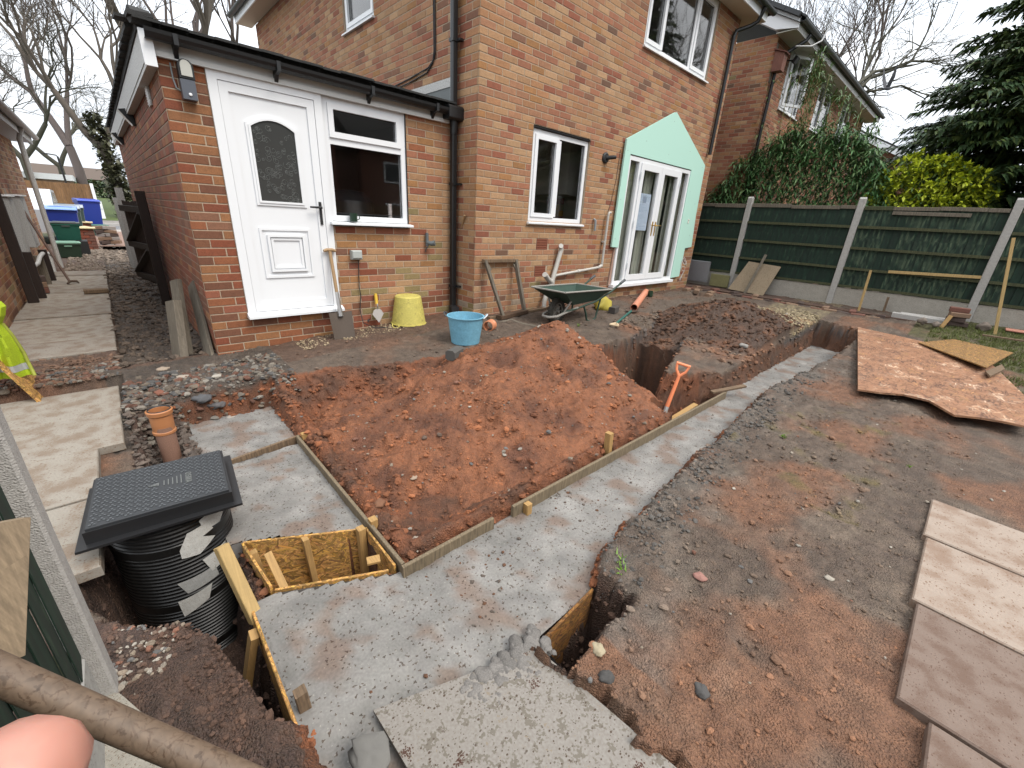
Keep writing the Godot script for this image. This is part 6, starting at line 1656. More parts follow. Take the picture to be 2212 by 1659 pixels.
func build_neighbour() -> void:
	var X := 7.6; var Z := .1; var E := 5.02
	var h := thing("neighbour_house", "red brick neighbouring house with a grey tiled roof behind the fence", "house")
	var tn := func(p: Vector3) -> int:
		var k: float = nz.b.get_noise_3d(p.x, p.y, p.z); return pick([.25, .7, 1.4, 2.2 + k, 1.2, .35, .1, .3, .1, 0, 0, .2, .1, .2, .6])
	var gj := MB.new(); var gw := put_node("gable_wall", h)
	var gb := face(Vector3(X, 0, Z - 7.0), Vector3(0, 0, 1), Vector3(-1, 0, 0), 7.0, 12, 67, [], true, tn, gj); put(gj, "mortar", M.mortar, gw)
	gb = gb.filter(func(b): return b[0].z > -3.5)
	var bj := MB.new(); var bw := put_node("back_wall", h)
	var wins := [Rect2(.92, 3.9, 1.35, 1.1), Rect2(3.5, 3.9, 1.3, 1.1), Rect2(6.0, 3.9, 1.2, 1.1), Rect2(1.0, 1.2, 1.5, 1.1)]
	var bb := face(Vector3(X, 0, Z), Vector3.RIGHT, Vector3(0, 0, 1), 9.0, 12, 67, wins, false, tn, bj); put(bj, "mortar", M.mortar, bw)
	lay([[gw, gb], [bw, bb]], 300, M.brick)
	for i in 3:
		var r: Rect2 = wins[i]
		window(h, "window", at_wall(X + r.position.x, r.position.y, Z - .02), r.size.x, r.size.y, [Rect2(.07, .07, r.size.x / 2 - .11, r.size.y - .14), Rect2(r.size.x / 2 + .04, .07, r.size.x / 2 - .11, r.size.y - .14)], [0], .06, M.pane)
		room(h, Vector3(X + r.position.x - .2, 3.6, Z - 2.5), Vector3(X + r.end.x + .2, 5.0, Z - .1), lin(.22, .22, .22), "z")
	# the sash of the first window stands open
	var os := MB.new()
	for q in [[0.0, .05, 0.0, .95], [.5, .55, 0.0, .95], [.05, .5, 0.0, .05], [.05, .5, .9, .95]]: os.bb(Vector3(q[0], q[2], -.02), Vector3(q[1], q[3], .02))
	var oo := put(os, "open_sash", M.white, h); oo.transform = Transform3D(yaw(-.5), Vector3(X + .98, 3.95, Z + .03))
	var op := MB.new(); op.bb(Vector3(.05, .05, -.004), Vector3(.5, .9, .004)); put(op, "pane", M.pane, oo)
	# roof: eaves to the garden, verge over the gable
	var pitch := .48; var y0 := E
	var ridge := Vector2(-3.4, E + .15 + 3.85 * tan(pitch))
	var rf := MB.new()
	rf.quad(Vector3(X - .25, ridge.y, ridge.x), Vector3(X + 9.2, ridge.y, ridge.x), Vector3(X + 9.2, E + .15, Z + .42), Vector3(X - .25, E + .15, Z + .42)); rf.quad(Vector3(X - .25, ridge.y - .12, ridge.x), Vector3(X - .25, E + .03, Z + .42), Vector3(X + 9.2, E + .03, Z + .42), Vector3(X + 9.2, ridge.y - .12, ridge.x))
	put(rf, "roof", M.tile, h)
	for i in 12: # verge tiles
		var a := Vector3(X - .23, E + .17, Z + .40) + Vector3(0, tan(pitch), -1) * (i * .3)
		var m := MB.new(); m.box(a + Vector3(0, .05, -.14), Vector3(.14, .07, .33), Basis(Vector3.RIGHT, pitch)); put(m, "verge_tile", M.slate, h)
	for i in 30:
		var m := MB.new(); m.box(Vector3(X - .08 + i * .31, E + .19, Z + .36), Vector3(.3, .03, .3), Basis(Vector3.RIGHT, pitch + .03)); put(m, "eaves_tile", M.slate, h)
	var bg := MB.new(); bg.prism([Vector2(Z + .40, E - .04), Vector2(Z + .40, E + .14), Vector2(ridge.x, ridge.y - .02), Vector2(ridge.x, ridge.y - .26), Vector2(Z - .02, E + .02)], .025, Transform3D(Basis(Vector3(0, 0, 1), Vector3(0, 1, 0), Vector3(-1, 0, 0)), Vector3(X - .17, 0, 0))); put(bg, "barge_board", M.white, h)
	var vs := MB.new(); vs.prism([Vector2(Z + .38, E - .03), Vector2(Z + .38, E + .0), Vector2(ridge.x, ridge.y - .2), Vector2(ridge.x, ridge.y - .24), Vector2(Z - .02, E + .02)], .17, Transform3D(Basis(Vector3(0, 0, 1), Vector3(0, 1, 0), Vector3(-1, 0, 0)), Vector3(X - .08, 0, 0))); put(vs, "verge_soffit", M.white_old, h)
	var so := MB.new(); so.bb(Vector3(X - .16, E - .05, Z + .001), Vector3(X + 9.2, E - .035, Z + .37)); put(so, "soffit", mat(lin(.38, .38, .33), .6), h)
	var fa := MB.new(); fa.bb(Vector3(X - .16, E - .07, Z + .371), Vector3(X + 9.2, E + .12, Z + .392)); put(fa, "fascia", M.white_old, h)
	gutter(h, Vector3(X - .2, E + .1, Z + .455), Vector3(X + 9.3, E + .1, Z + .455), .056, M.dark_grey)
	var dp := MB.new(); dp.tube([Vector3(X + .12, .9, Z + .05), Vector3(X + .12, 4.5, Z + .05), Vector3(X + .14, 4.66, Z + .1), Vector3(X + .42, 4.93, Z + .4), Vector3(X + .45, 5.02, Z + .44)], .036, 8); put(dp, "downpipe", M.black, h)
	var bx := thing("bird_box", "weathered pinkish wooden bird box on the neighbour's wall corner", "bird box", Vector3(X + .05, 4.36, Z))
	var b1 := MB.new(); b1.prism([Vector2(0, 0), Vector2(.19, .0), Vector2(.19, .30), Vector2(0, .37)], .19, Transform3D(Basis(Vector3(0, 0, 1), Vector3(0, 1, 0), Vector3(-1, 0, 0)), Vector3(0, 0, .02))); put(b1, "box", mat(lin(.30, .13, .10), .85, 0, T.streak, 4.0), bx)
	var b2 := MB.new(); b2.box(Vector3(0, .345, .12), Vector3(.25, .018, .27), Basis(Vector3.RIGHT, .35)); put(b2, "lid", mat(lin(.24, .09, .07), .85, 0, T.streak, 4.0), bx)
	var b3 := MB.new(); b3.bb(Vector3(-.035, -.16, .002), Vector3(.035, .5, .018)); put(b3, "batten", M.timber_grey, bx)
	var b4 := MB.new(); b4.lathe([Vector2(.001, 0), Vector2(.018, 0), Vector2(.018, -.004)], Transform3D(Basis(Vector3.RIGHT, PI / 2), Vector3(0, .22, .213)), 12); put(b4, "entrance", M.black_matt, bx)
	var fl := thing("floodlight", "black floodlight under the neighbour's eaves beside the open window", "floodlight", Vector3(X + .75, 4.72, Z + .12))
	var f1 := MB.new(); f1.cbox(Vector3(0, 0, .06), Vector3(.17, .13, .06), .01, Basis(Vector3.RIGHT, .5)); put(f1, "housing", M.black_matt, fl)
	var f2 := MB.new(); f2.tube([Vector3(0, .02, -.11), Vector3(0, .0, .05)], .015, 6); put(f2, "bracket", M.black_matt, fl)
	var po := thing("aerial_pole", "thin grey aerial pole bent up from the neighbour's eaves", "pole", Vector3(X + .5, 4.85, Z + .4))
	var p1 := MB.new(); p1.tube([Vector3(-.3, -.05, -.1), Vector3(.1, .02, .06), Vector3(.32, .15, .16), Vector3(.42, .4, .2), Vector3(.5, .9, .22), Vector3(.62, 3.0, .24)], .016, 6); put(p1, "pole", mat(lin(.4, .4, .4), .5, .3), po)
	# a farther house beyond the shrubs
	var fh := thing("far_house", "distant brick gable with a white edged roof above the shrubs", "house", Vector3(22.0, 0, -2.3))
	var w := MB.new(); w.prism([Vector2(-3.5, 0), Vector2(3.6, 0), Vector2(3.6, 4.35), Vector2(0, 6.15), Vector2(-3.5, 4.35)], 6.0, Transform3D(yaw(PI / 2), Vector3(3, 0, 0))); put(w, "wall", mat(lin(.30, .13, .085), .9, 0, T.brick, 1.2), fh)
	var rr2 := MB.new()
	for s in [-1.0, 1.0]: rr2.box(Vector3(3, 5.32, -1.85 * s), Vector3(6.6, .14, 4.35), Basis(Vector3.RIGHT, .463 * -s))
	put(rr2, "roof", M.tile, fh)
	var wb := MB.new()
	for s in [-1.0, 1.0]: wb.box(Vector3(-.32, 5.2, -1.85 * s), Vector3(.05, .22, 4.3), Basis(Vector3.RIGHT, .463 * -s))
	put(wb, "barge_board", M.white, fh)
	# the bird
	var at := CAM + ray(1915, 192) * 13.0
	var bd := thing("flying_bird", "dark bird in flight against the white sky", "bird", at, -.6)
	var bm := MB.new()
	bm.tube([Vector3(-.16, -.01, 0), Vector3(-.1, .0, 0), Vector3(.02, .01, 0), Vector3(.11, .02, 0), Vector3(.17, .03, 0), Vector3(.2, .028, 0)], [.012, .035, .05, .035, .026, .006], 8)
	bm.prism([Vector2(-.30, -.05), Vector2(-.30, .05), Vector2(-.12, .02), Vector2(-.12, -.02)], .006, Transform3D(Basis(Vector3.RIGHT, PI / 2), Vector3.ZERO))
	for s in [-1.0, 1.0]:
		var a := Vector3(.06, .02, s * .03); var b := Vector3(-.08, .02, s * .03); var c := Vector3(.02, .28, s * .15); var e := Vector3(-.12, .25, s * .14); var tip := Vector3(-.12, .62, s * .22)
		bm.quad(a, c, e, b); bm.tri(c, tip, e)
	put(bm, "body", mat(lin(.06, .062, .07), .8), bd)

# ---------------------------------------------------------------- shrubs and trees
func leaf(m: MB, p: Vector3, d: Vector3, l: float, w: float, droop: float) -> void: # a bent lance-shaped leaf
	var s := d.cross(Vector3.UP); s = s.normalized() if s.length() > .01 else Vector3.RIGHT
	var mid := p + d * (l * .5) + Vector3(0, .04 * l, 0); var tip := p + d * l - Vector3(0, droop * l, 0)
	m.tri(p, mid + s * w, mid - s * w); m.tri(mid - s * w, mid + s * w, tip)
func rand_dir() -> Vector3:
	var a := rr(0, TAU); var z := rr(-1, 1); return Vector3(cos(a) * sqrt(1 - z * z), z, sin(a) * sqrt(1 - z * z))
func build_shrubs() -> void:
	# bamboo thicket behind the fence
	var bt := thing("bamboo_clump", "dense green bamboo with tall canes behind the dark fence", "bamboo", Vector3(7.9, 0, 1.9))
	var lf := MB.new(); var cn := MB.new()
	cn.col = Color(.30, .27, .10)
	var o := bt.position
	var prof := [[-.75, 1.75], [-.56, 2.0], [-.13, 2.63], [.18, 2.94], [.67, 3.22], [1.32, 3.29], [1.9, 3.12], [2.33, 2.85], [2.6, 2.4], [2.8, 1.8]]
	for i in 15000: # the mass
		var z := rr(-.7, 2.75); var hgt := 2.0
		for k in prof.size() - 1:
			if z >= prof[k][0] and z <= prof[k + 1][0]: hgt = lerpf(prof[k][1], prof[k + 1][1], (z - prof[k][0]) / (prof[k + 1][0] - prof[k][0]))
		hgt += .12 * nz.g1.get_noise_2d(z * 3.0, 4.0)
		var y := 1.0 + (hgt - 1.0) * pow(rng.randf(), .6)
		var dx := rr(-.5, .55) * (1.15 - .6 * (y - 1.0) / 2.2)
		var d := Vector3(rr(-1, .3), rr(-.75, .25), rr(-.9, .9)).normalized()
		var k := rr(.55, 1.15)
		lf.col = Color(.07 * k, .165 * k, .05 * k) if rng.randf() < .68 else Color(.17 * k, .27 * k, .10 * k)
		leaf(lf, Vector3(dx - .1, y, z - 1.9), d, rr(.14, .25), rr(.012, .02), rr(.05, .3))
	for i in 150: # loose sprays above and in front of the mass
		var z := rr(-.6, 2.7); var hgt := 2.0
		for k in prof.size() - 1:
			if z >= prof[k][0] and z <= prof[k + 1][0]: hgt = lerpf(prof[k][1], prof[k + 1][1], (z - prof[k][0]) / (prof[k + 1][0] - prof[k][0]))
		var c := Vector3(rr(-.55, .2), hgt - .15 + rr(-.6, .28), z - 1.9)
		for k in 11:
			var d := Vector3(rr(-1, .6), rr(-.5, .6), rr(-1, 1)).normalized(); var s := rr(.7, 1.25)
			lf.col = Color(.10 * s, .20 * s, .065 * s); leaf(lf, c + rand_dir() * .05, d, rr(.13, .24), rr(.012, .02), rr(.15, .4))
	for q in [[1622, 210, 3], [1648, 268, 4], [1672, 160, 5], [1705, 160, 5], [1728, 150, 4], [1755, 145, 12], [1768, 120, 16], [1778, 115, 18], [1762, 165, 15], [1790, 160, 14], [1800, 205, 12], [1825, 200, 13], [1840, 215, 10], [1858, 235, 6], [1880, 275, 8], [1895, 262, 7]]:
		var top := px(q[0] + rr(-3, 3), q[1], 7.75 + rr(-.2, .3)) - o
		var foot := Vector3(top.x + rr(-.1, .15), .4, top.z + rr(-.15, .1))
		var pts := []; var rs := []
		for k in 7:
			var f := k / 6.0; pts.append(foot.lerp(top, f) + Vector3(0, 0, .05 * sin(f * 2.5))); rs.append(lerpf(.011, .004, f))
		cn.tube(pts, rs, 5, false)
		for i in q[2] * 9:
			var f := 1.0 - .5 * rng.randf() * rng.randf()
			var p := foot.lerp(top, f); var d := Vector3(rr(-1, 1), rr(-.5, .9), rr(-1, 1)).normalized(); var k := rr(.7, 1.3)
			lf.col = Color(.085 * k, .15 * k, .045 * k)
			leaf(lf, p + d * .06, d, rr(.12, .24), rr(.009, .015), rr(.1, .35))
	put(cn, "canes", vmat(.6), bt); put(lf, "foliage", M.leaf, bt)
	# yellow shrub
	var ys := thing("yellow_shrub", "rounded shrub with bright yellow green leaf tips behind the fence", "shrub", Vector3(7.7, 0, 3.2))
	var yl := MB.new(); var st := MB.new(); st.col = Color(.12, .09, .05)
	for i in 900:
		var a := rr(0, TAU); var e := acos(rr(-.3, 1)); var dir := Vector3(sin(e) * cos(a) * .75, cos(e), sin(e) * sin(a))
		var rad: float = .78 * (1.0 + .25 * nz.g1.get_noise_3d(dir.x * 2, dir.y * 2, dir.z * 2)) * pow(rng.randf(), .22)
		var c: Vector3 = Vector3(0, 1.95, 0) + dir * Vector3(.7, .95, 1.1) * rad
		for k in rng.randi_range(6, 10):
			var d := (dir * .6 + rand_dir() * .8).normalized(); var s := rr(.75, 1.2)
			if rng.randf() < .72: yl.col = Color(.52 * s, .58 * s, .045 * s)
			else: yl.col = Color(.09 * s, .15 * s, .025 * s)
			leaf(yl, c, d, rr(.07, .13), rr(.018, .028), .1)
	for i in 24:
		var d := rand_dir(); d.y = absf(d.y); st.tube([Vector3(0, .2, 0), Vector3(0, 1.0, 0) + d * .2, Vector3(0, 1.5, 0) + d * .6], [.02, .012, .005], 5, false)
	put(st, "stems", vmat(.9), ys); put(yl, "foliage", M.leaf, ys)
	conifer()
func conifer() -> void:
	var t := thing("conifer_tree", "tall dark green conifer with feathery drooping sprays at the garden's end", "tree", Vector3(9.6, 0, 5.0))
	var tk := MB.new(); tk.col = Color(.09, .06, .04); tk.tube([Vector3(0, -.3, 0), Vector3(.05, 4, 0), Vector3(0, 9.5, 0)], [.26, .16, .03], 8)
	var fo := MB.new()
	for i in 1500:
		var y := 1.0 + 8.2 * pow(rng.randf(), .9); var a := rr(0, TAU)
		var R := (2.75 * (1.0 - pow(maxf(0, (y - 2.6) / 7.0), 1.3))) if y > 2.6 else 2.5
		R *= rr(.72, 1.12)
		var d := Vector3(cos(a), 0, sin(a)); var sd := Vector3(-d.z, 0, d.x)
		if d.dot((CAM - t.position).normalized() * Vector3(1, 0, 1)) < -.35: continue # far side is never seen through the crown
		var p0 := Vector3(0, y, 0) + d * .3; var p1 := Vector3(0, y + .15 - R * .12, 0) + d * R
		tk.tube([p0, p0.lerp(p1, .5) + Vector3(0, .1, 0), p1], [.025, .014, .004], 4, false)
		var n := int(R * 30)
		for k in n:
			var f := .22 + .78 * (k + rng.randf()) / n
			var c := p0.lerp(p1, f) + Vector3(0, .1 * sin(f * PI), 0)
			var l := rr(.14, .34) * (1.25 - .6 * f)
			for s in [-1.0, 1.0]:
				var dir: Vector3 = (d * rr(.35, .9) + sd * s * rr(.4, 1.0) + Vector3(0, rr(-.55, .18), 0)).normalized()
				var g := rr(.6, 1.25); fo.col = Color(.042 * g, .078 * g, .027 * g) if rng.randf() < .7 else Color(.085 * g, .12 * g, .03 * g)
				leaf(fo, c, dir, l * 1.15, rr(.018, .036), .25)
				if rng.randf() < .6: leaf(fo, c + dir * l * .4, (dir + sd * s * .7 + Vector3(0, -.2, 0)).normalized(), l * .6, .012, .2)
	put(tk, "trunk", vmat(.9), t); put(fo, "crown", M.leaf, t)
var tree_proto := []
func grow(m: MB, p: Vector3, d: Vector3, l: float, r: float, depth: int, spread: float, up: float) -> void:
	var n := 3 if depth > 3 else 2
	var pts := [p]; var rs := [r]; var q := p; var dd := d
	for i in n:
		dd = (dd + rand_dir() * .13 + Vector3(0, up, 0)).normalized(); q += dd * l / n; pts.append(q); rs.append(lerpf(r, r * .66, float(i + 1) / n))
	m.tube(pts, rs, 7 if depth > 5 else (4 if depth > 3 else 3), false)
	if depth == 0: return
	var kids := 2 if depth > 5 else (3 if depth > 1 else 4)
	for i in kids:
		var b: Vector3 = pts[n] if i == 0 or depth > 5 else pts[rng.randi_range(1, n)]
		var s := dd.cross(rand_dir()).normalized()
		var nd := (dd + s * spread * rr(.6, 1.25)).normalized()
		grow(m, b, nd, l * rr(.66, .86), r * rr(.5, .68), depth - 1, spread, up)
func bare_tree(label: String, at: Vector3, h: float, proto: int, turn: float, lean := 0.0) -> void:
	while tree_proto.size() <= proto:
		var m := MB.new(); var k := tree_proto.size(); rng.seed = 400 + k
		m.col = [Color(.10, .085, .07), Color(.085, .08, .06), Color(.12, .095, .09)][k % 3]
		grow(m, Vector3.ZERO, Vector3.UP, .26, .021, 7, [.62, .75, .55][k % 3], [.06, .02, .10][k % 3])
		# split the trunk from the crown
		var tk := MB.new(); tk.col = m.col; tk.tube([Vector3(0, -.05, 0), Vector3(0, .015, 0), Vector3(0, .06, 0), Vector3(0, .1, 0)], [.032, .024, .0215, .012], 9, false)
		tree_proto.append([tk.mesh(), m.mesh()])
	var t := thing("bare_tree", label, "tree", at, turn, "bare winter trees")
	t.scale = Vector3.ONE * h
	t.rotation.z = lean
	put(tree_proto[proto][0], "trunk", M.bark, t); put(tree_proto[proto][1], "crown", M.bark, t)
func dirp(x: float, y: float, dist: float, h := -.3) -> Vector3: # a point dist metres off in the direction of a pixel, on level h
	var d := ray(x, y); d.y = 0; d = d.normalized(); return Vector3(CAM.x + d.x * dist, h, CAM.z + d.z * dist)
func build_trees() -> void:
	var s := rng.seed
	bare_tree("thick leaning bare tree with ivy on its trunk beyond the street", dirp(272, 430, 38), 15.5, 0, .4, .1)
	bare_tree("bare tree with a pale fan-shaped crown left of the ivy-clad one", dirp(190, 430, 46), 17.5, 2, 2.0, .05)
	bare_tree("dark-trunked bare tree behind the white garage fascia", dirp(95, 440, 42), 12.5, 1, 1.0, .12)
	bare_tree("low spreading bare tree over the cream bungalow", dirp(150, 430, 52), 13, 1, 4.1)
	bare_tree("bare tree at the far end of the street, left of the garage", dirp(20, 440, 50), 12, 0, 5.0)
	bare_tree("bare tree rising behind the outhouse roof", dirp(430, 430, 40), 24, 0, 3.0)
	bare_tree("bare tree between the outhouse roof and the house eaves", dirp(520, 430, 46), 26, 2, 1.6)
	bare_tree("faint bare tree behind the neighbour's roof ridge", dirp(1730, 500, 46), 24, 2, .6)
	bare_tree("bare tree top above the neighbour's verge", dirp(1660, 500, 40), 22, 1, 2.7)
	# behind the camera: what the panes mirror
	bare_tree("bare tree standing beyond the garden's end, mirrored in the bedroom window", Vector3(27, -.3, 17), 17, 0, 1.2)
	bare_tree("second bare tree beyond the garden's end, mirrored beside the first", Vector3(34, -.3, 24), 20, 1, 4.0)
	bare_tree("third bare tree beyond the garden's end, farther along the fence", Vector3(24, -.3, 24), 18, 2, 2.2)
	rng.seed = s

# ---------------------------------------------------------------- side passage, street and what lies beyond
func wheelie(label: String, at: Vector3, body: Color, lid: Color, turn := 0.0) -> void:
	var t := thing("wheelie_bin", label, "bin", at, turn, "bins in the side passage")
	var b := MB.new()
	var lo := [Vector3(-.22, .12, -.25), Vector3(.22, .12, -.25), Vector3(.22, .06, .25), Vector3(-.22, .06, .25)]; var hi := [Vector3(-.29, .98, -.33), Vector3(.29, .98, -.33), Vector3(.29, .98, .36), Vector3(-.29, .98, .36)]
	for i in 4: b.quad(hi[i], hi[(i + 1) % 4], lo[(i + 1) % 4], lo[i])
	b.quad(lo[0], lo[1], lo[2], lo[3]); b.cbox(Vector3(0, .95, .0), Vector3(.61, .05, .73), .01); put(b, "body", mat(body, .45), t)
	var l := MB.new(); l.prism([Vector2(-.38, .985), Vector2(.40, .985), Vector2(.40, 1.0), Vector2(.3, 1.05), Vector2(-.3, 1.07), Vector2(-.38, 1.05)], .61, Transform3D(Basis(Vector3(0, 0, 1), Vector3.UP, Vector3(-1, 0, 0)), Vector3.ZERO)); l.box(Vector3(0, 1.06, .0), Vector3(.45, .02, .4)); put(l, "lid", mat(lid, .35), t)
	for s in [-1, 1]:
		var w := MB.new(); w.lathe([Vector2(.001, -.03), Vector2(.1, -.03), Vector2(.1, .03), Vector2(.001, .03)], Transform3D(Basis(Vector3.BACK, PI / 2), Vector3(s * .24, .1, -.28)), 16); put(w, "wheel", M.black_matt, t)
	var h := MB.new(); h.tube([Vector3(-.24, 1.0, -.4), Vector3(.24, 1.0, -.4)], .017, 8); put(h, "handle", mat(body, .5), t)
func crate(label: String, at: Vector3, w: float, h: float, d: float, body: Color, lid: Color, turn := 0.0) -> void:
	var t := thing("recycling_box", label, "box", at, turn, "recycling boxes in the side passage")
	var b := MB.new(); var x := w / 2; var z := d / 2
	var lo := [Vector3(-x * .85, 0, -z * .85), Vector3(x * .85, 0, -z * .85), Vector3(x * .85, 0, z * .85), Vector3(-x * .85, 0, z * .85)]; var hi := [Vector3(-x, h, -z), Vector3(x, h, -z), Vector3(x, h, z), Vector3(-x, h, z)]
	for i in 4: b.quad(hi[i], hi[(i + 1) % 4], lo[(i + 1) % 4], lo[i])
	b.quad(lo[0], lo[1], lo[2], lo[3]); b.cbox(Vector3(0, h - .02, 0), Vector3(w * 1.05, .04, d * 1.05), .008); put(b, "body", mat(body, .5, 0, T.fine, 4.0), t)
	var l := MB.new(); l.cbox(Vector3(0, h + .015, 0), Vector3(w * 1.08, .03, d * 1.08), .01); l.cbox(Vector3(0, h + .035, 0), Vector3(w * .8, .015, d * .8), .005); put(l, "lid", mat(lid, .5), t)
	var hd := MB.new(); hd.box(Vector3(0, h - .05, z * 1.03), Vector3(w * .3, .03, .02)); put(hd, "handle", mat(lid, .5), t)
func build_left() -> void:
	# neighbour's outhouse along the passage
	var X := -4.35
	var h := thing("neighbour_outhouse", "low buff brick outhouse with white eaves along the side passage", "outhouse")
	var tn := func(_p: Vector3) -> int: return pick([.5, 1.4, 1.2, .8, .2, .3, .1, 1.0, .3, .1, 0, .5, .6, .8, .6])
	var jb := MB.new(); var w := put_node("wall", h)
	var br := face(Vector3(X, -.3, -1.2), Vector3(0, 0, -1), Vector3(1, 0, 0), 8.4, 0, 33, [], false, tn, jb); put(jb, "mortar", M.mortar, w)
	lay([[w, br]], 300, M.brick)
	var bk := MB.new(); bk.bb(Vector3(X - 2.6, -.3, -9.6), Vector3(X - .04, 2.15, -1.2)); put(bk, "core", M.mortar, h)
	var so := MB.new(); so.bb(Vector3(X - .1, 2.1, -9.7), Vector3(X + .27, 2.115, -1.1)); put(so, "soffit", M.white_old, h)
	var fa := MB.new(); fa.bb(Vector3(X + .27, 2.08, -9.7), Vector3(X + .292, 2.25, -1.1)); put(fa, "fascia", M.white_old, h)
	gutter(h, Vector3(X + .35, 2.23, -1.1), Vector3(X + .35, 2.22, -9.75), .055, M.white_old)
	var rf := MB.new(); rf.prism([Vector2(X - 2.7, 2.3), Vector2(X + .34, 2.26), Vector2(X + .34, 2.3), Vector2(X - 1.0, 2.9), Vector2(X - 2.7, 2.9)], 8.7, Transform3D(Basis.IDENTITY, Vector3(0, 0, -5.4))); put(rf, "roof", M.tile, h)
	var dp := MB.new(); dp.tube([Vector3(X + .34, 2.2, -7.35), Vector3(X + .27, 2.0, -7.35), Vector3(X + .26, -.12, -7.35)], .036, 8); put(dp, "downpipe", M.white_old, h)
	for q in [[-4.72, -5.12, "nearer white meter box on the buff passage wall"], [-6.0, -6.6, "farther white meter box on the buff passage wall"]]:
		var t := thing("meter_box", q[2], "meter box", Vector3(X, .35, (q[0] + q[1]) / 2), 0, "meter boxes in the passage")
		var m := MB.new(); m.cbox(Vector3(.075, .375, 0), Vector3(.15, .75, absf(q[1] - q[0])), .006); put(m, "box", mat(lin(.62, .63, .62), .5, 0, T.fine, 2.0), t)
		var l := MB.new(); l.cbox(Vector3(.08, .762, 0), Vector3(.2, .02, absf(q[1] - q[0]) + .05), .004); put(l, "lid", M.white, t)
		var dr := MB.new(); dr.bb(Vector3(.151, .04, -.14), Vector3(.157, .7, .14)); put(dr, "door", M.white_old, t)
	var wp := thing("waste_pipe", "old white waste pipes bent over a gully on the passage wall", "pipe", Vector3(X + .05, 0, -5.0))
	var p1 := MB.new(); p1.tube([Vector3(0, .42, .25), Vector3(.03, .22, .22), Vector3(.08, .17, .1), Vector3(.12, .19, -.2), Vector3(.14, .26, -.5), Vector3(.15, .27, -.9)], .028, 8); put(p1, "pipe", M.white_old, wp)
	var p2 := MB.new(); p2.tube([Vector3(.14, .2, -1.6), Vector3(.16, .12, -1.6), Vector3(.16, -.1, -1.55)], .03, 8); p2.tube([Vector3(.05, .2, -1.6), Vector3(.2, .2, -1.6)], .033, 8); put(p2, "branch", M.white_old, wp)
	var gp := []
	for q in [[-4.24, -4.1, 1.24, "dark brown gate post at the passage wall"], [-4.19, -4.45, .42, "short dark post behind the gate post"], [-4.2, -5.75, .25, "pale mossy stub post in the passage"], [-4.17, -6.2, .3, "dark stub post beyond the mossy one"]]:
		var m := MB.new(); m.cbox(Vector3.ZERO, Vector3(q[2] + .3, .1, .085), .008, Basis(Vector3.BACK, PI / 2))
		gp.append(one(m, "wooden_post", M.dark_wood if q[0] != -4.2 else M.timber_grey, q[3], "post", Vector3(q[0], (q[2] - .3) / 2, q[1]), 0.0, "posts along the passage wall"))
	for i in 3:
		var m := MB.new(); m.cbox(Vector3(0, .04, 0), Vector3(.2, .08, .1), .008); one(m, "stacked_brick", M["edge%d" % i], ["lowest", "middle", "top"][i] + " brick of the little stack at the gully", "brick", Vector3(-4.23, -.19 + i * .082, -4.85), .1 * i, "bricks stacked at the gully")
	var pk := thing("pickaxe", "long brown handled tool leaning on the passage wall", "tool", Vector3(-3.935, -.17, -5.61))
	var k1 := MB.new(); k1.tube([Vector3(0, .02, 0), Vector3(-.30, 1.15, -.5)], .017, 8); put(k1, "handle", mat(lin(.09, .05, .035), .6), pk)
	var k2 := MB.new(); k2.tube([Vector3(-.03, .0, .05), Vector3(.0, .03, .0), Vector3(.08, .02, -.04), Vector3(.1, -.01, -.05)], [.012, .022, .02, .008], 8); put(k2, "head", M.rust, pk)
	var pb := MB.new(); pb.cbox(Vector3(0, .03, 0), Vector3(.27, .06, .14), .008); one(pb, "timber_block", M.timber_old, "brown timber block lying on the path slabs", "block", Vector3(-3.63, -.19, -4.62), .03)
	# tall planks propped at the outhouse corner
	var planks := [[Vector3(-3.06, -.24, -.62), Vector3(-3.0, .30, -.78), .17, .07, "short thick grey plank propped at the outhouse corner"], [Vector3(-2.99, -.24, -.78), Vector3(-2.93, .46, -1.0), .16, .04, "taller split plank behind the thick one"], [Vector3(-2.84, -.25, -.5), Vector3(-2.8, .40, -1.1), .13, .03, "dark plank leaning flat against the outhouse side wall"]]
	for q in planks: one(bar(q[0], q[1], q[2], q[3], .3), "propped_plank", M.timber_grey, q[4], "plank", Vector3.ZERO, 0.0, "planks at the outhouse corner")
	# side gate, swung open against the outhouse
	var g := thing("wooden_gate", "dark brown boarded gate with a braced back, swung open in the passage", "gate", Vector3(-2.86, 0, -3.85))
	var gx := Vector3(-.21, 0, -.93).normalized(); var gb := Basis(gx, Vector3.UP, gx.cross(Vector3.UP))
	for i in 9:
		var m := MB.new(); m.cbox(gb * Vector3(.09 + i * .1, .555, .012), Vector3(1.15 + rr(-.02, .02), .098, .014), .003, gb * Basis(Vector3.BACK, PI / 2)); put(m, "board", M.dark_wood, g)
	for q in [[.10, .94, 1.03, 1.03], [.10, .94, .52, .52], [.10, .94, .06, .06], [.13, .9, .56, .98], [.13, .9, .1, .48]]:
		put(bar(gb * Vector3(q[0], q[3], -.025), gb * Vector3(q[1], q[2], -.025), .045, .085), "brace", M.dark_wood2, g)
	var gpo := MB.new(); gpo.cbox(Vector3(-.02, .5, .05), Vector3(1.55, .11, .1), .01, Basis(Vector3.BACK, PI / 2)); put(gpo, "post", M.dark_wood, g)
	for q in [[-2.95, -8.35, 1.35, "white downpipe box beside the far end of the outhouse"], [-3.02, -8.5, 1.15, "white capped post at the far end of the outhouse"]]:
		var m := MB.new(); m.cbox(Vector3.ZERO, Vector3(q[2] + .3, .12, .1), .006, Basis(Vector3.BACK, PI / 2)); one(m, "white_post", M.white_old, q[3], "post", Vector3(q[0], (q[2] - .3) / 2, q[1]))
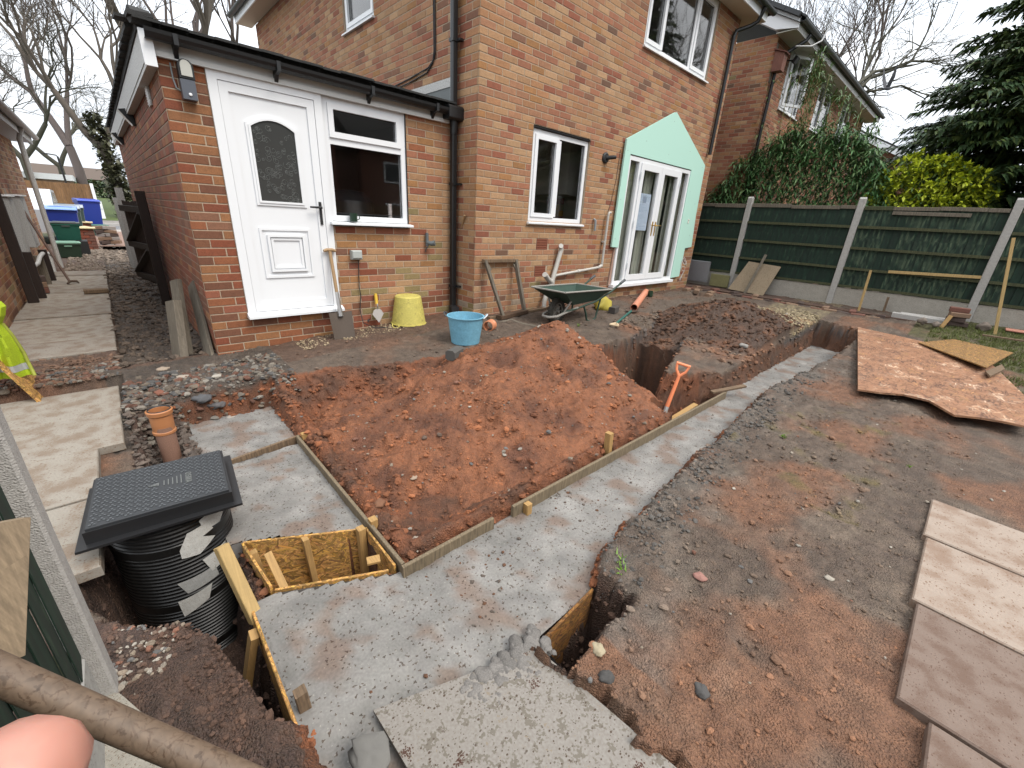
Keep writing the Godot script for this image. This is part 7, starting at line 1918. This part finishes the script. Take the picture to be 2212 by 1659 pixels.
	# bins
	crate("green recycling box standing on the rubble at the end of the slabs", Vector3(-4.06, -.2, -10.2), .42, .30, .4, lin(.03, .065, .04), lin(.16, .30, .22), .1)
	crate("teal recycling box standing on a dark box behind the green one", Vector3(-4.02, .13, -10.9), .48, .37, .4, lin(.012, .12, .085), lin(.05, .06, .06), .05)
	var db := MB.new(); db.cbox(Vector3(0, .165, 0), Vector3(.5, .33, .4), .02); one(db, "black_box", M.black_matt, "black box under the teal recycling box", "box", Vector3(-3.97, -.21, -10.92), .05)
	wheelie("blue wheelie bin nearest the recycling boxes", Vector3(-4.08, -.22, -12.6), lin(.012, .03, .22), lin(.16, .27, .6), 0)
	wheelie("grey lidded wheelie bin behind the blue one", Vector3(-4.05, -.22, -14.2), lin(.05, .08, .075), lin(.3, .34, .38), 0)
	wheelie("second grey lidded wheelie bin in the row", Vector3(-4.0, -.22, -15.6), lin(.05, .08, .075), lin(.3, .34, .38), 0)
	wheelie("lone blue wheelie bin in front of the timber street fence", Vector3(-3.62, -.05, -18.5), lin(.012, .035, .25), lin(.03, .06, .35), .2)
	crate("small teal box on the verge beside the lone blue bin", Vector3(-3.5, -.2, -17.6), .5, .34, .36, lin(.03, .12, .09), lin(.05, .14, .11), .2)
	# low brick piers with cream caps and a heap of coping stones
	for q in [[-3.72, -12.2, .34, .30, "nearer red brick pier with a cream cap beside the bins"], [-3.78, -15.4, .30, .42, "farther brick pier with a cream cap behind the first"]]:
		var t := thing("brick_pier", q[4], "pier", Vector3(q[0], -.22, q[1]), 0, "brick piers at the drive")
		for k in 7:
			for i in 4:
				var a := PI / 2 * i; var m := MB.new(); m.cbox(Vector3.ZERO, Vector3(.2, .066, .1), .003)
				var o := put(m, "brick", [M.pier, M.edge0][(k + i) % 2], t); o.position = Vector3(0, .04 + k * .076, 0) + yaw(a) * Vector3(.055 if k % 2 else -.055, 0, .105); o.rotation.y = a
		var c := MB.new(); c.cbox(Vector3(0, .56, 0), Vector3(.4, .04, .4), .01); c.lathe([Vector2(.19, .58), Vector2(.01, .61)], Transform3D(yaw(PI / 4), Vector3.ZERO), 4); put(c, "cap", mat(lin(.55, .45, .27), .8), t)
	for i in 11:
		var m := MB.new(); m.cbox(Vector3.ZERO, Vector3(.3, .09, .16), .01)
		var o := one(m, "coping_stone", [M.edge1, mat(lin(.25, .22, .2), .9), M.edge2][i % 3], ["buff coping stone in the stepped heap beside the brick piers", "grey coping stone in the stepped heap beside the brick piers", "dark brown coping stone in the stepped heap beside the brick piers"][i % 3], "stone", Vector3(-3.42 + .16 * (i % 2) + .02 * i / 3, .30 - .1 * (i / 2), -13.3 + .0 * i), rr(-.4, .4), "coping stones heaped by the piers"); o.rotation.z = rr(-.15, .15)
	# drive, street, verge
	var dr := MB.new(); dr.quad(Vector3(-4.8, -.185, -20), Vector3(4, -.185, -20), Vector3(4, -.185, -12.9), Vector3(-3.6, -.185, -12.9)); setting(dr, "drive", mat(lin(.33, .21, .16), .9, 0, T.slab, .8))
	var pv := MB.new(); pv.bb(Vector3(-40, -.35, -21.5), Vector3(40, -.19, -20.02)); setting(pv, "pavement", mat(lin(.40, .36, .32), .9, 0, T.post, 1.0))
	var rd := MB.new(); rd.quad(Vector3(-60, -.285, -26.5), Vector3(60, -.285, -26.5), Vector3(60, -.285, -21.5), Vector3(-60, -.285, -21.5)); setting(rd, "road", mat(lin(.17, .17, .18), .85, 0, T.post, 1.5))
	var kb := MB.new(); kb.bb(Vector3(-60, -.35, -26.8), Vector3(60, -.17, -26.5)); setting(kb, "kerb", M.concrete_post)
	var pv2 := MB.new(); pv2.bb(Vector3(-60, -.35, -30.5), Vector3(60, -.19, -26.82)); setting(pv2, "pavement", mat(lin(.24, .22, .2), .9, 0, T.post, 1.0))
	var ln := MB.new()
	ln.quad(Vector3(-60, 1.4, -75), Vector3(60, 1.4, -75), Vector3(60, -.185, -30.5), Vector3(-60, -.185, -30.5)); ln.quad(Vector3(-60, 1.4, -140), Vector3(60, 1.4, -140), Vector3(60, 1.4, -75), Vector3(-60, 1.4, -75))
	setting(ln, "lawn", mat(lin(.13, .19, .04), .95, 0, T.soil, .6))
	var ft := thing("street_fence", "brown timber fence across the street with a white end post", "fence", Vector3(-4.5, -.2, -32))
	for i in 22:
		var m := MB.new(); m.bb(Vector3(-2.2 + i * .15, 0, -.01), Vector3(-2.2 + i * .15 + .142, 1.88 + rr(-.02, .02), .01 + .004 * (i % 2))); put(m, "slat", [M.timber_brown, M.timber_brown2][rng.randi() % 2], ft)
	var wp2 := MB.new(); wp2.bb(Vector3(1.06, -.1, -.1), Vector3(1.2, 1.95, .1)); wp2.bb(Vector3(1.0, .6, -.2), Vector3(1.34, .75, .25)); wp2.bb(Vector3(1.14, -.1, .1), Vector3(1.36, 1.0, .22)); put(wp2, "white_post", M.white, ft)
	var gr := thing("garage", "flat roofed garage with a wide white fascia across the street", "garage", Vector3(-7.2, -.2, -38))
	var g1 := MB.new(); g1.bb(Vector3(-3, 0, -5), Vector3(2.95, 2.1, 0)); put(g1, "wall", mat(lin(.3, .19, .13), .9, 0, T.brick, 1.0), gr)
	var g2 := MB.new(); g2.bb(Vector3(-3.1, 2.1, -5.1), Vector3(3.05, 2.45, .1)); put(g2, "fascia", M.white, gr)
	var bg := thing("bungalow", "cream bungalow with a brown roof far beyond the street", "bungalow", Vector3(-5.2, 1.3, -98))
	var b1 := MB.new(); b1.bb(Vector3(-4.5, 0, -6), Vector3(4.6, 2.0, 0)); b1.prism([Vector2(-4.6, 2.0), Vector2(-1.4, 2.0), Vector2(-3.0, 3.1)], .3, Transform3D(Basis.IDENTITY, Vector3(0, 0, .1))); put(b1, "wall", mat(lin(.62, .56, .38), .9), bg)
	var b2 := MB.new(); b2.prism([Vector2(.6, 1.9), Vector2(-6.6, 1.9), Vector2(-3, 3.6)], 9.6, Transform3D(yaw(PI / 2), Vector3(0, 0, 0))); put(b2, "roof", mat(lin(.10, .075, .06), .9), bg)
	for x in [-.5, 2.6]:
		var m := MB.new(); m.bb(Vector3(x, .9, -.02), Vector3(x + .9, 1.5, .03)); put(m, "window", M.dark_grey, bg)
	var hg := MB.new()
	for i in 2600:
		var k := rr(.6, 1.2); hg.col = Color(.04 * k, .07 * k, .02 * k)
		leaf(hg, Vector3(rr(-2.2, 9), .2 + 1.7 * rng.randf(), rr(-.6, .6)), rand_dir(), .35, .12, .1)
	one(hg, "hedge", M.leaf, "dark green hedge on the far side of the grass", "hedge", Vector3(-3, .5, -60))
	var iv := MB.new()
	for i in 2200:
		var y := 6.0 * pow(rng.randf(), 1.3); var k := rr(.6, 1.2); iv.col = Color(.06 * k, .062 * k, .03 * k)
		var a := rr(0, TAU); var r := rr(.2, .8) * (1.0 - y / 13.0)
		leaf(iv, Vector3(cos(a) * r - y * .1, y - .2, sin(a) * r), rand_dir(), .3, .1, .1)
	one(iv, "ivy", M.leaf, "ivy growing thick round the leaning bare tree's trunk", "ivy", dirp(276, 430, 37.5))
	var sl := thing("street_lamp", "thin black street lamp with a short arm among the bare trees", "street lamp", Vector3(-4.42, -.2, -34))
	var s1 := MB.new(); s1.tube([Vector3(0, 0, 0), Vector3(-.05, 3.3, 0)], [.06, .045], 8); put(s1, "column", M.black_matt, sl)
	var s2 := MB.new(); s2.tube([Vector3(-.05, 3.28, 0), Vector3(-.1, 3.36, 0), Vector3(-.5, 3.4, 0)], .035, 6); s2.box(Vector3(-.55, 3.38, 0), Vector3(.25, .06, .12)); put(s2, "arm", M.black_matt, sl)
	car()
func car() -> void:
	var c := thing("parked_car", "silver car parked on the neighbour's drive beyond the passage", "car", Vector3(-5.15, -.2, -16.3), PI / 2)
	var b := MB.new()
	b.prism([Vector2(-2.0, .3), Vector2(2.0, .3), Vector2(2.05, .55), Vector2(1.95, .78), Vector2(1.0, .92), Vector2(.35, 1.42), Vector2(-1.1, 1.45), Vector2(-1.85, 1.0), Vector2(-2.05, .9)], 1.7, Transform3D.IDENTITY); put(b, "body", mat(lin(.55, .57, .60), .3, .4), c)
	var w := MB.new(); w.prism([Vector2(.85, .93), Vector2(.33, 1.36), Vector2(-1.05, 1.38), Vector2(-1.65, .98)], 1.72, Transform3D.IDENTITY); put(w, "side_window", mat(lin(.08, .11, .13), .1), c)
	var ws := MB.new(); ws.hexa(Vector3(.70, 1.17, 0), Vector3(.3, -.245, 0), Vector3(.012, .015, 0), Vector3(0, 0, .72)); put(ws, "windscreen", mat(lin(.3, .4, .45), .08), c)
	for x in [-1.3, 1.3]:
		for z in [-.8, .8]:
			var m := MB.new(); m.lathe([Vector2(.001, -.1), Vector2(.32, -.1), Vector2(.32, .1), Vector2(.001, .1)], Transform3D(Basis(Vector3.RIGHT, PI / 2), Vector3(x, .32, z)), 20); put(m, "wheel", M.black_matt, c)
	for z in [-.95, .95]:
		var m := MB.new(); m.cbox(Vector3(.55, .98, z), Vector3(.12, .14, .2), .03); put(m, "mirror", M.dark_grey, c)
	for z in [-.6, .6]:
		var m := MB.new(); m.cbox(Vector3(2.0, .66, z), Vector3(.12, .14, .36), .03); put(m, "headlight", M.white, c)

# ---------------------------------------------------------------- behind the camera: what the windows mirror
func build_rear() -> void:
	var hs := [[2.0, 19.0, 8.5, "rear red brick house mirrored in the outhouse window"], [12.5, 21.0, 8.0, "second rear brick house, mirrored in the kitchen window"], [23.0, 17.0, 9.0, "third rear brick house, mirrored in the patio doors"], [-8.0, 20.0, 8.0, "rear brick house at the left end of the row"]]
	for q in hs:
		var h := thing("rear_house", q[3], "house", Vector3(q[0], -.35, q[1]), 0, "houses behind the garden")
		var w := MB.new(); w.bb(Vector3(-q[2] / 2, 0, 0), Vector3(q[2] / 2, 5.0, 7)); put(w, "wall", mat(lin(.24, .095, .06), .9, 0, T.brick, 1.2), h)
		var r := MB.new(); r.prism([Vector2(-.5, 4.9), Vector2(7.5, 4.9), Vector2(3.5, 7.4)], q[2] + .6, Transform3D(Basis(Vector3(0, 0, 1), Vector3.UP, Vector3(-1, 0, 0)), Vector3.ZERO)); put(r, "roof", M.tile, h)
		for x in [-2.6, 1.6]:
			for y in [.9, 3.2]:
				var f := MB.new(); f.bb(Vector3(x, y, -.05), Vector3(x + 1.4, y + 1.15, -.001)); var fo := put(f, "window", M.white, h)
				var p := MB.new(); p.bb(Vector3(x + .1, y + .1, -.056), Vector3(x + 1.3, y + 1.05, -.051)); put(p, "pane", mat(lin(.05, .06, .07), .1), fo)
		var g := MB.new(); g.tube([Vector3(.4, 0, -.05), Vector3(.4, 4.9, -.05)], .04, 6); put(g, "downpipe", M.white, h)
	var f := thing("rear_fence", "brown timber fence across the end of the garden", "fence", Vector3(0, -.35, 13.0))
	for i in 60:
		var m := MB.new(); m.bb(Vector3(-9 + i * .35, 0, -.01), Vector3(-9 + i * .35 + .34, 1.8, .012)); put(m, "slat", [M.timber_brown, M.timber_brown2][i % 2], f)

# ---------------------------------------------------------------- close to the camera on the left
func build_near() -> void:
	var f := thing("boundary_fence", "dark green slatted fence with a leaning grey concrete post beside the drain chamber", "fence")
	concrete_post(f, -3.672, 2.755, -.6, 1.5, .085)
	fence_panel(f, 2.80, 4.58, M.fence, .15, -3.69, -.12, 1.35)
	concrete_post(f, -3.672, 4.63, -.6, 1.5, .085)
	var g := MB.new(); g.cbox(Vector3(-3.685, -.26, 3.69), Vector3(1.77, .27, .045), .006, yaw(PI / 2)); put(g, "gravel_board", mat(lin(.42, .41, .38), .9, 0, T.post, 2.0), f)
	# round pole leaning across the corner
	var a := CAM + ray(-70, 1425) * .56; var b := CAM + ray(540, 1690) * .66
	var d := (b - a).normalized(); var e := b + d * ((b.y + .36) / maxf(-d.y, .05)) if d.y < -.05 else b
	var m := MB.new(); var pts := []; var rs := []
	for i in 9:
		var t := i / 8.0; pts.append(a.lerp(e, t)); rs.append(.0215 - .001 * t)
	m.tube(pts, rs, 20); one(m, "timber_pole", M.pole, "round weathered timber pole with water spots leaning by the concrete post", "pole")
	# plank end standing behind it
	var p0 := CAM + ray(0, 1128) * .72; var p1 := CAM + ray(-14, 1440) * .70
	one(bar(p0, p1 - Vector3(0, .0, 0), .07, .025, .9), "plank_end", mat(lin(.50, .40, .29), .85, 0, T.streak, 5.0), "rough sawn plank standing against the boundary fence", "plank")
	# high-visibility coat hung over a strand board
	var bd := thing("strand_board", "small strand board leaning under the yellow coat", "board", Vector3(-4.05, -.3, -.42))
	var bm := MB.new(); bm.cbox(Vector3(-.02, .24, -.02), Vector3(.02, .56, .42), .003, Basis(Vector3.BACK, .35)); put(bm, "board", M.osb, bd)
	coat()
	hand()
func coat() -> void:
	var z := -.28
	var t := thing("safety_coat", "fluorescent yellow coat with silver bands draped at the left edge", "coat", Vector3(-4.2, 0, z))
	var yel := mat(lin(.62, .82, .03), .7, 0, T.fine, 3.0); var sil := mat(lin(.55, .56, .58), .35, .3)
	var P := func(x: float, y: float) -> Vector3: return pz(x, y, z) - Vector3(-4.2, 0, z)
	# rows of points down the garment: left and right edge pixels
	var rows := [[-60, 640, -2, 655], [-60, 668, 10, 665], [-60, 690, 9, 684], [-60, 705, 2, 703], [-60, 728, 22, 728], [-60, 750, 37, 752], [-60, 772, 48, 770], [-60, 790, 58, 792], [-60, 806, 66, 806], [-60, 824, 73, 818]]
	var grid := []
	for r in rows:
		var line := []
		for i in 17:
			var u := i / 16.0
			var p: Vector3 = P.call(lerpf(r[0], r[2], u), lerpf(r[1], r[3], u))
			p.z += .035 * sin(u * 15.0 + r[1] * .012) + .03 * sin(u * 6.0 + r[1] * .03) - .06 * u * u
			line.append(p)
		grid.append(line)
	var mk := func(j0: int, j1: int, lift: float) -> MB:
		var m := MB.new()
		for j in range(j0, j1):
			for i in 16:
				var o := Vector3(0, 0, lift)
				m.quad(grid[j][i] + o, grid[j][i + 1] + o, grid[j + 1][i + 1] + o, grid[j + 1][i] + o)
				m.quad(grid[j][i + 1] - Vector3(0, 0, .012), grid[j][i] - Vector3(0, 0, .012), grid[j + 1][i] - Vector3(0, 0, .012), grid[j + 1][i + 1] - Vector3(0, 0, .012))
		return m
	put(mk.call(0, 7, 0.0), "cloth", yel, t); put(mk.call(7, 8, .003), "reflective_band", sil, t); put(mk.call(8, 9, 0.0), "hem", yel, t)
	var zp := MB.new()
	for j in range(3, 9):
		zp.tube([grid[j][16] + Vector3(0, 0, .004), grid[j + 1][16] + Vector3(0, 0, .004)], .012, 6)
	put(zp, "piping", mat(lin(.30, .33, .05), .7), t)
	var b2 := MB.new()
	for i in 6: b2.quad(grid[3][i] + Vector3(0, 0, .004), grid[3][i + 1] + Vector3(0, 0, .004), grid[4][i + 1] + Vector3(0, 0, .004), grid[4][i] + Vector3(0, 0, .004))
	put(b2, "sleeve_band", sil, t)
# The photographer's hand: a fingertip shows at the corner of the frame. Joints with radii, meshed as one smooth surface.
func hand() -> void:
	var r := cam_basis
	var C := func(x: float, y: float, zz: float) -> Vector3: return r * Vector3(x, y, zz) # camera axes
	var tip := Vector3(-.0760, -.0612, -.064)
	var bones := []
	var chain := func(pts: Array, rs: Array) -> void:
		for i in pts.size() - 1: bones.append([pts[i], pts[i + 1], rs[i], rs[i + 1]])
	chain.call([tip, tip + Vector3(-.022, -.012, .010), tip + Vector3(-.040, -.022, .030), tip + Vector3(-.052, -.030, .066)], [.0088, .0092, .0098, .0125])
	for k in 3: # the other fingers, curled round the phone below it
		var o := Vector3(-.004 * k, -.021 * (k + 1), .006 * k)
		chain.call([tip + o + Vector3(.004 - .004 * k, 0, .012), tip + o + Vector3(-.02, -.004, .012), tip + o + Vector3(-.042, -.012, .03), tip + o + Vector3(-.054, -.022, .066)], [.008 - .0004 * k, .0088, .0096, .012])
	chain.call([tip + Vector3(-.052, -.04, .07), tip + Vector3(-.056, -.095, .085)], [.018, .016])
	chain.call([tip + Vector3(-.054, -.06, .08), tip + Vector3(-.06, -.10, .14)], [.024, .026])
	chain.call([tip + Vector3(-.052, -.036, .085), tip + Vector3(-.03, -.03, .11), tip + Vector3(-.004, -.03, .112)], [.015, .0115, .0085])
	chain.call([tip + Vector3(-.06, -.10, .14), tip + Vector3(-.075, -.15, .21), tip + Vector3(-.09, -.24, .38)], [.027, .027, .037])
	var f := func(p: Vector3) -> float:
		var s := 0.0
		var dmin := 1e9
		for b in bones:
			var ab: Vector3 = b[1] - b[0]; var h := clampf((p - b[0]).dot(ab) / ab.length_squared(), 0, 1)
			var dd: float = (p - b[0] - ab * h).length() - lerpf(b[2], b[3], h)
			dmin = minf(dmin, dd); s += exp(-dd / .0028)
		return -log(maxf(s, 1e-12)) * .0028 if dmin < .03 else dmin
	var cell := .0042
	var val := {}; var cells := {}
	for b in bones:
		var lo := Vector3(minf(b[0].x, b[1].x), minf(b[0].y, b[1].y), minf(b[0].z, b[1].z)) - Vector3.ONE * (maxf(b[2], b[3]) + .006); var hi := Vector3(maxf(b[0].x, b[1].x), maxf(b[0].y, b[1].y), maxf(b[0].z, b[1].z)) + Vector3.ONE * (maxf(b[2], b[3]) + .006)
		for i in range(int(floor(lo.x / cell)), int(ceil(hi.x / cell)) + 1):
			for j in range(int(floor(lo.y / cell)), int(ceil(hi.y / cell)) + 1):
				for k in range(int(floor(lo.z / cell)), int(ceil(hi.z / cell)) + 1):
					var key := Vector3i(i, j, k)
					if not val.has(key): val[key] = f.call(Vector3(key) * cell)
	var vid := {}; var mb := MB.new()
	var corner := []
	for i in 8: corner.append(Vector3i(i & 1, (i >> 1) & 1, (i >> 2) & 1))
	for key in val:
		var s := Vector3.ZERO; var n := 0; var ok := true
		for c in corner:
			if not val.has(key + c): ok = false; break
		if not ok: continue
		for a in 8:
			for b in [1, 2, 4]:
				if a & b: continue
				var va: float = val[key + corner[a]]; var vb: float = val[key + corner[a | b]]
				if (va < 0) != (vb < 0): s += (Vector3(key + corner[a]).lerp(Vector3(key + corner[a | b]), va / (va - vb))); n += 1
		if n > 0:
			var p := s / n * cell
			vid[key] = mb.v.size()
			var e := .001
			var g := Vector3(f.call(p + Vector3(e, 0, 0)) - f.call(p - Vector3(e, 0, 0)), f.call(p + Vector3(0, e, 0)) - f.call(p - Vector3(0, e, 0)), f.call(p + Vector3(0, 0, e)) - f.call(p - Vector3(0, 0, e))).normalized()
			mb.v.append(r * p); mb.n.append(r * g); mb.c.append(Color.WHITE); mb.u.append(Vector2.ZERO)
	var ax := [Vector3i(1, 0, 0), Vector3i(0, 1, 0), Vector3i(0, 0, 1)]
	for key in val:
		for d in 3:
			var o: Vector3i = key + ax[d]
			if not val.has(o) or (val[key] < 0) == (val[o] < 0): continue
			var u: Vector3i = ax[(d + 1) % 3]; var w: Vector3i = ax[(d + 2) % 3]
			var q := [key, key - u, key - u - w, key - w]
			var good := true
			for z in q:
				if not vid.has(z): good = false
			if not good: continue
			var id := [vid[q[0]], vid[q[1]], vid[q[2]], vid[q[3]]]
			if val[key] < 0: id.reverse()
			for z in [0, 1, 2, 0, 2, 3]: mb.ix.append(id[z])
	var sk := mat(lin(.42, .20, .15), .5); sk.subsurf_scatter_enabled = true; sk.subsurf_scatter_strength = .15
	var t := thing("person", "pinkish fingertips of the photographer's hand at the near corner", "hand", CAM)
	put(mb, "skin", sk, t)

func _ready() -> void:
	rng.seed = 20
	cam_basis = Basis.from_euler(Vector3(deg_to_rad(-21.599), deg_to_rad(-43.783), deg_to_rad(3.497)))
	var cam := Camera3D.new()
	cam.name = "camera"; add_child(cam); cam.position = CAM; cam.basis = cam_basis
	cam.fov = 85.48; cam.near = 0.02; cam.far = 400.0; cam.current = true
	light()
	nz.b = fnoise(77, 0.6, 2)
	nz.g1 = fnoise(101, 1.0, 3); nz.g2 = fnoise(102, 5.0, 3)
	nz.c1 = fnoise(103, 0.9, 4); nz.c2 = fnoise(104, 2.6, 4); nz.c3 = fnoise(105, 14.0, 3)
	nz.f1 = fnoise(106, 3.0, 3); nz.f2 = fnoise(107, 11.0, 3); nz.f3 = fnoise(108, 26.0, 3)
	make_materials()
	build_ground()
	build_footing()
	build_house()
	build_outhouse()
	build_works()
	build_tools()
	build_right()
	build_left()
	build_near()
	build_trees()
	build_rear()
	build_scatter()
func light() -> void:
	var env := Environment.new()
	env.background_mode = Environment.BG_SKY
	env.tonemap_mode = Environment.TONE_MAPPER_LINEAR
	env.tonemap_exposure = 2.7
	env.sdfgi_enabled = true; env.ssao_enabled = true; env.ssil_enabled = true
	var sky := Sky.new()
	var pm := PanoramaSkyMaterial.new()
	# overcast: bright cloud, thinner and bluer in places
	var w := 512; var hh := 256
	var im := Image.create(w, hh, false, Image.FORMAT_RGBF)
	var f := fnoise(4, 1.1, 4)
	for y in hh:
		var el := PI * (0.5 - (y + 0.5) / hh)
		for x in w:
			var az := TAU * x / w
			var d := Vector3(cos(el) * cos(az), sin(el), cos(el) * sin(az))
			var k := clampf(0.5 + 0.9 * f.get_noise_3d(d.x * 1.4, d.y * 3.0, d.z * 1.4), 0.0, 1.0)
			var c := Color(0.70, 0.77, 0.86).lerp(Color(1.0, 1.0, 1.0), k)
			var lum := 0.50 + 0.56 * maxf(sin(el), 0.0) # overcast: brighter overhead
			c = Color(c.r * lum, c.g * lum, c.b * lum)
			if el < 0: c = Color(0.30, 0.28, 0.26)
			im.set_pixel(x, y, c)
	pm.panorama = ImageTexture.create_from_image(im)
	sky.sky_material = pm
	env.sky = sky
	var we := WorldEnvironment.new(); we.name = "environment"; we.environment = env; add_child(we)
	var sun := DirectionalLight3D.new()
	sun.name = "sun"; add_child(sun); sun.light_energy = 0.35; sun.light_angular_distance = 25.0; sun.shadow_enabled = true
	sun.light_color = Color(1.0, 0.97, 0.93)
	sun.look_at_from_position(Vector3(3, 12, 8), Vector3.ZERO, Vector3.UP)
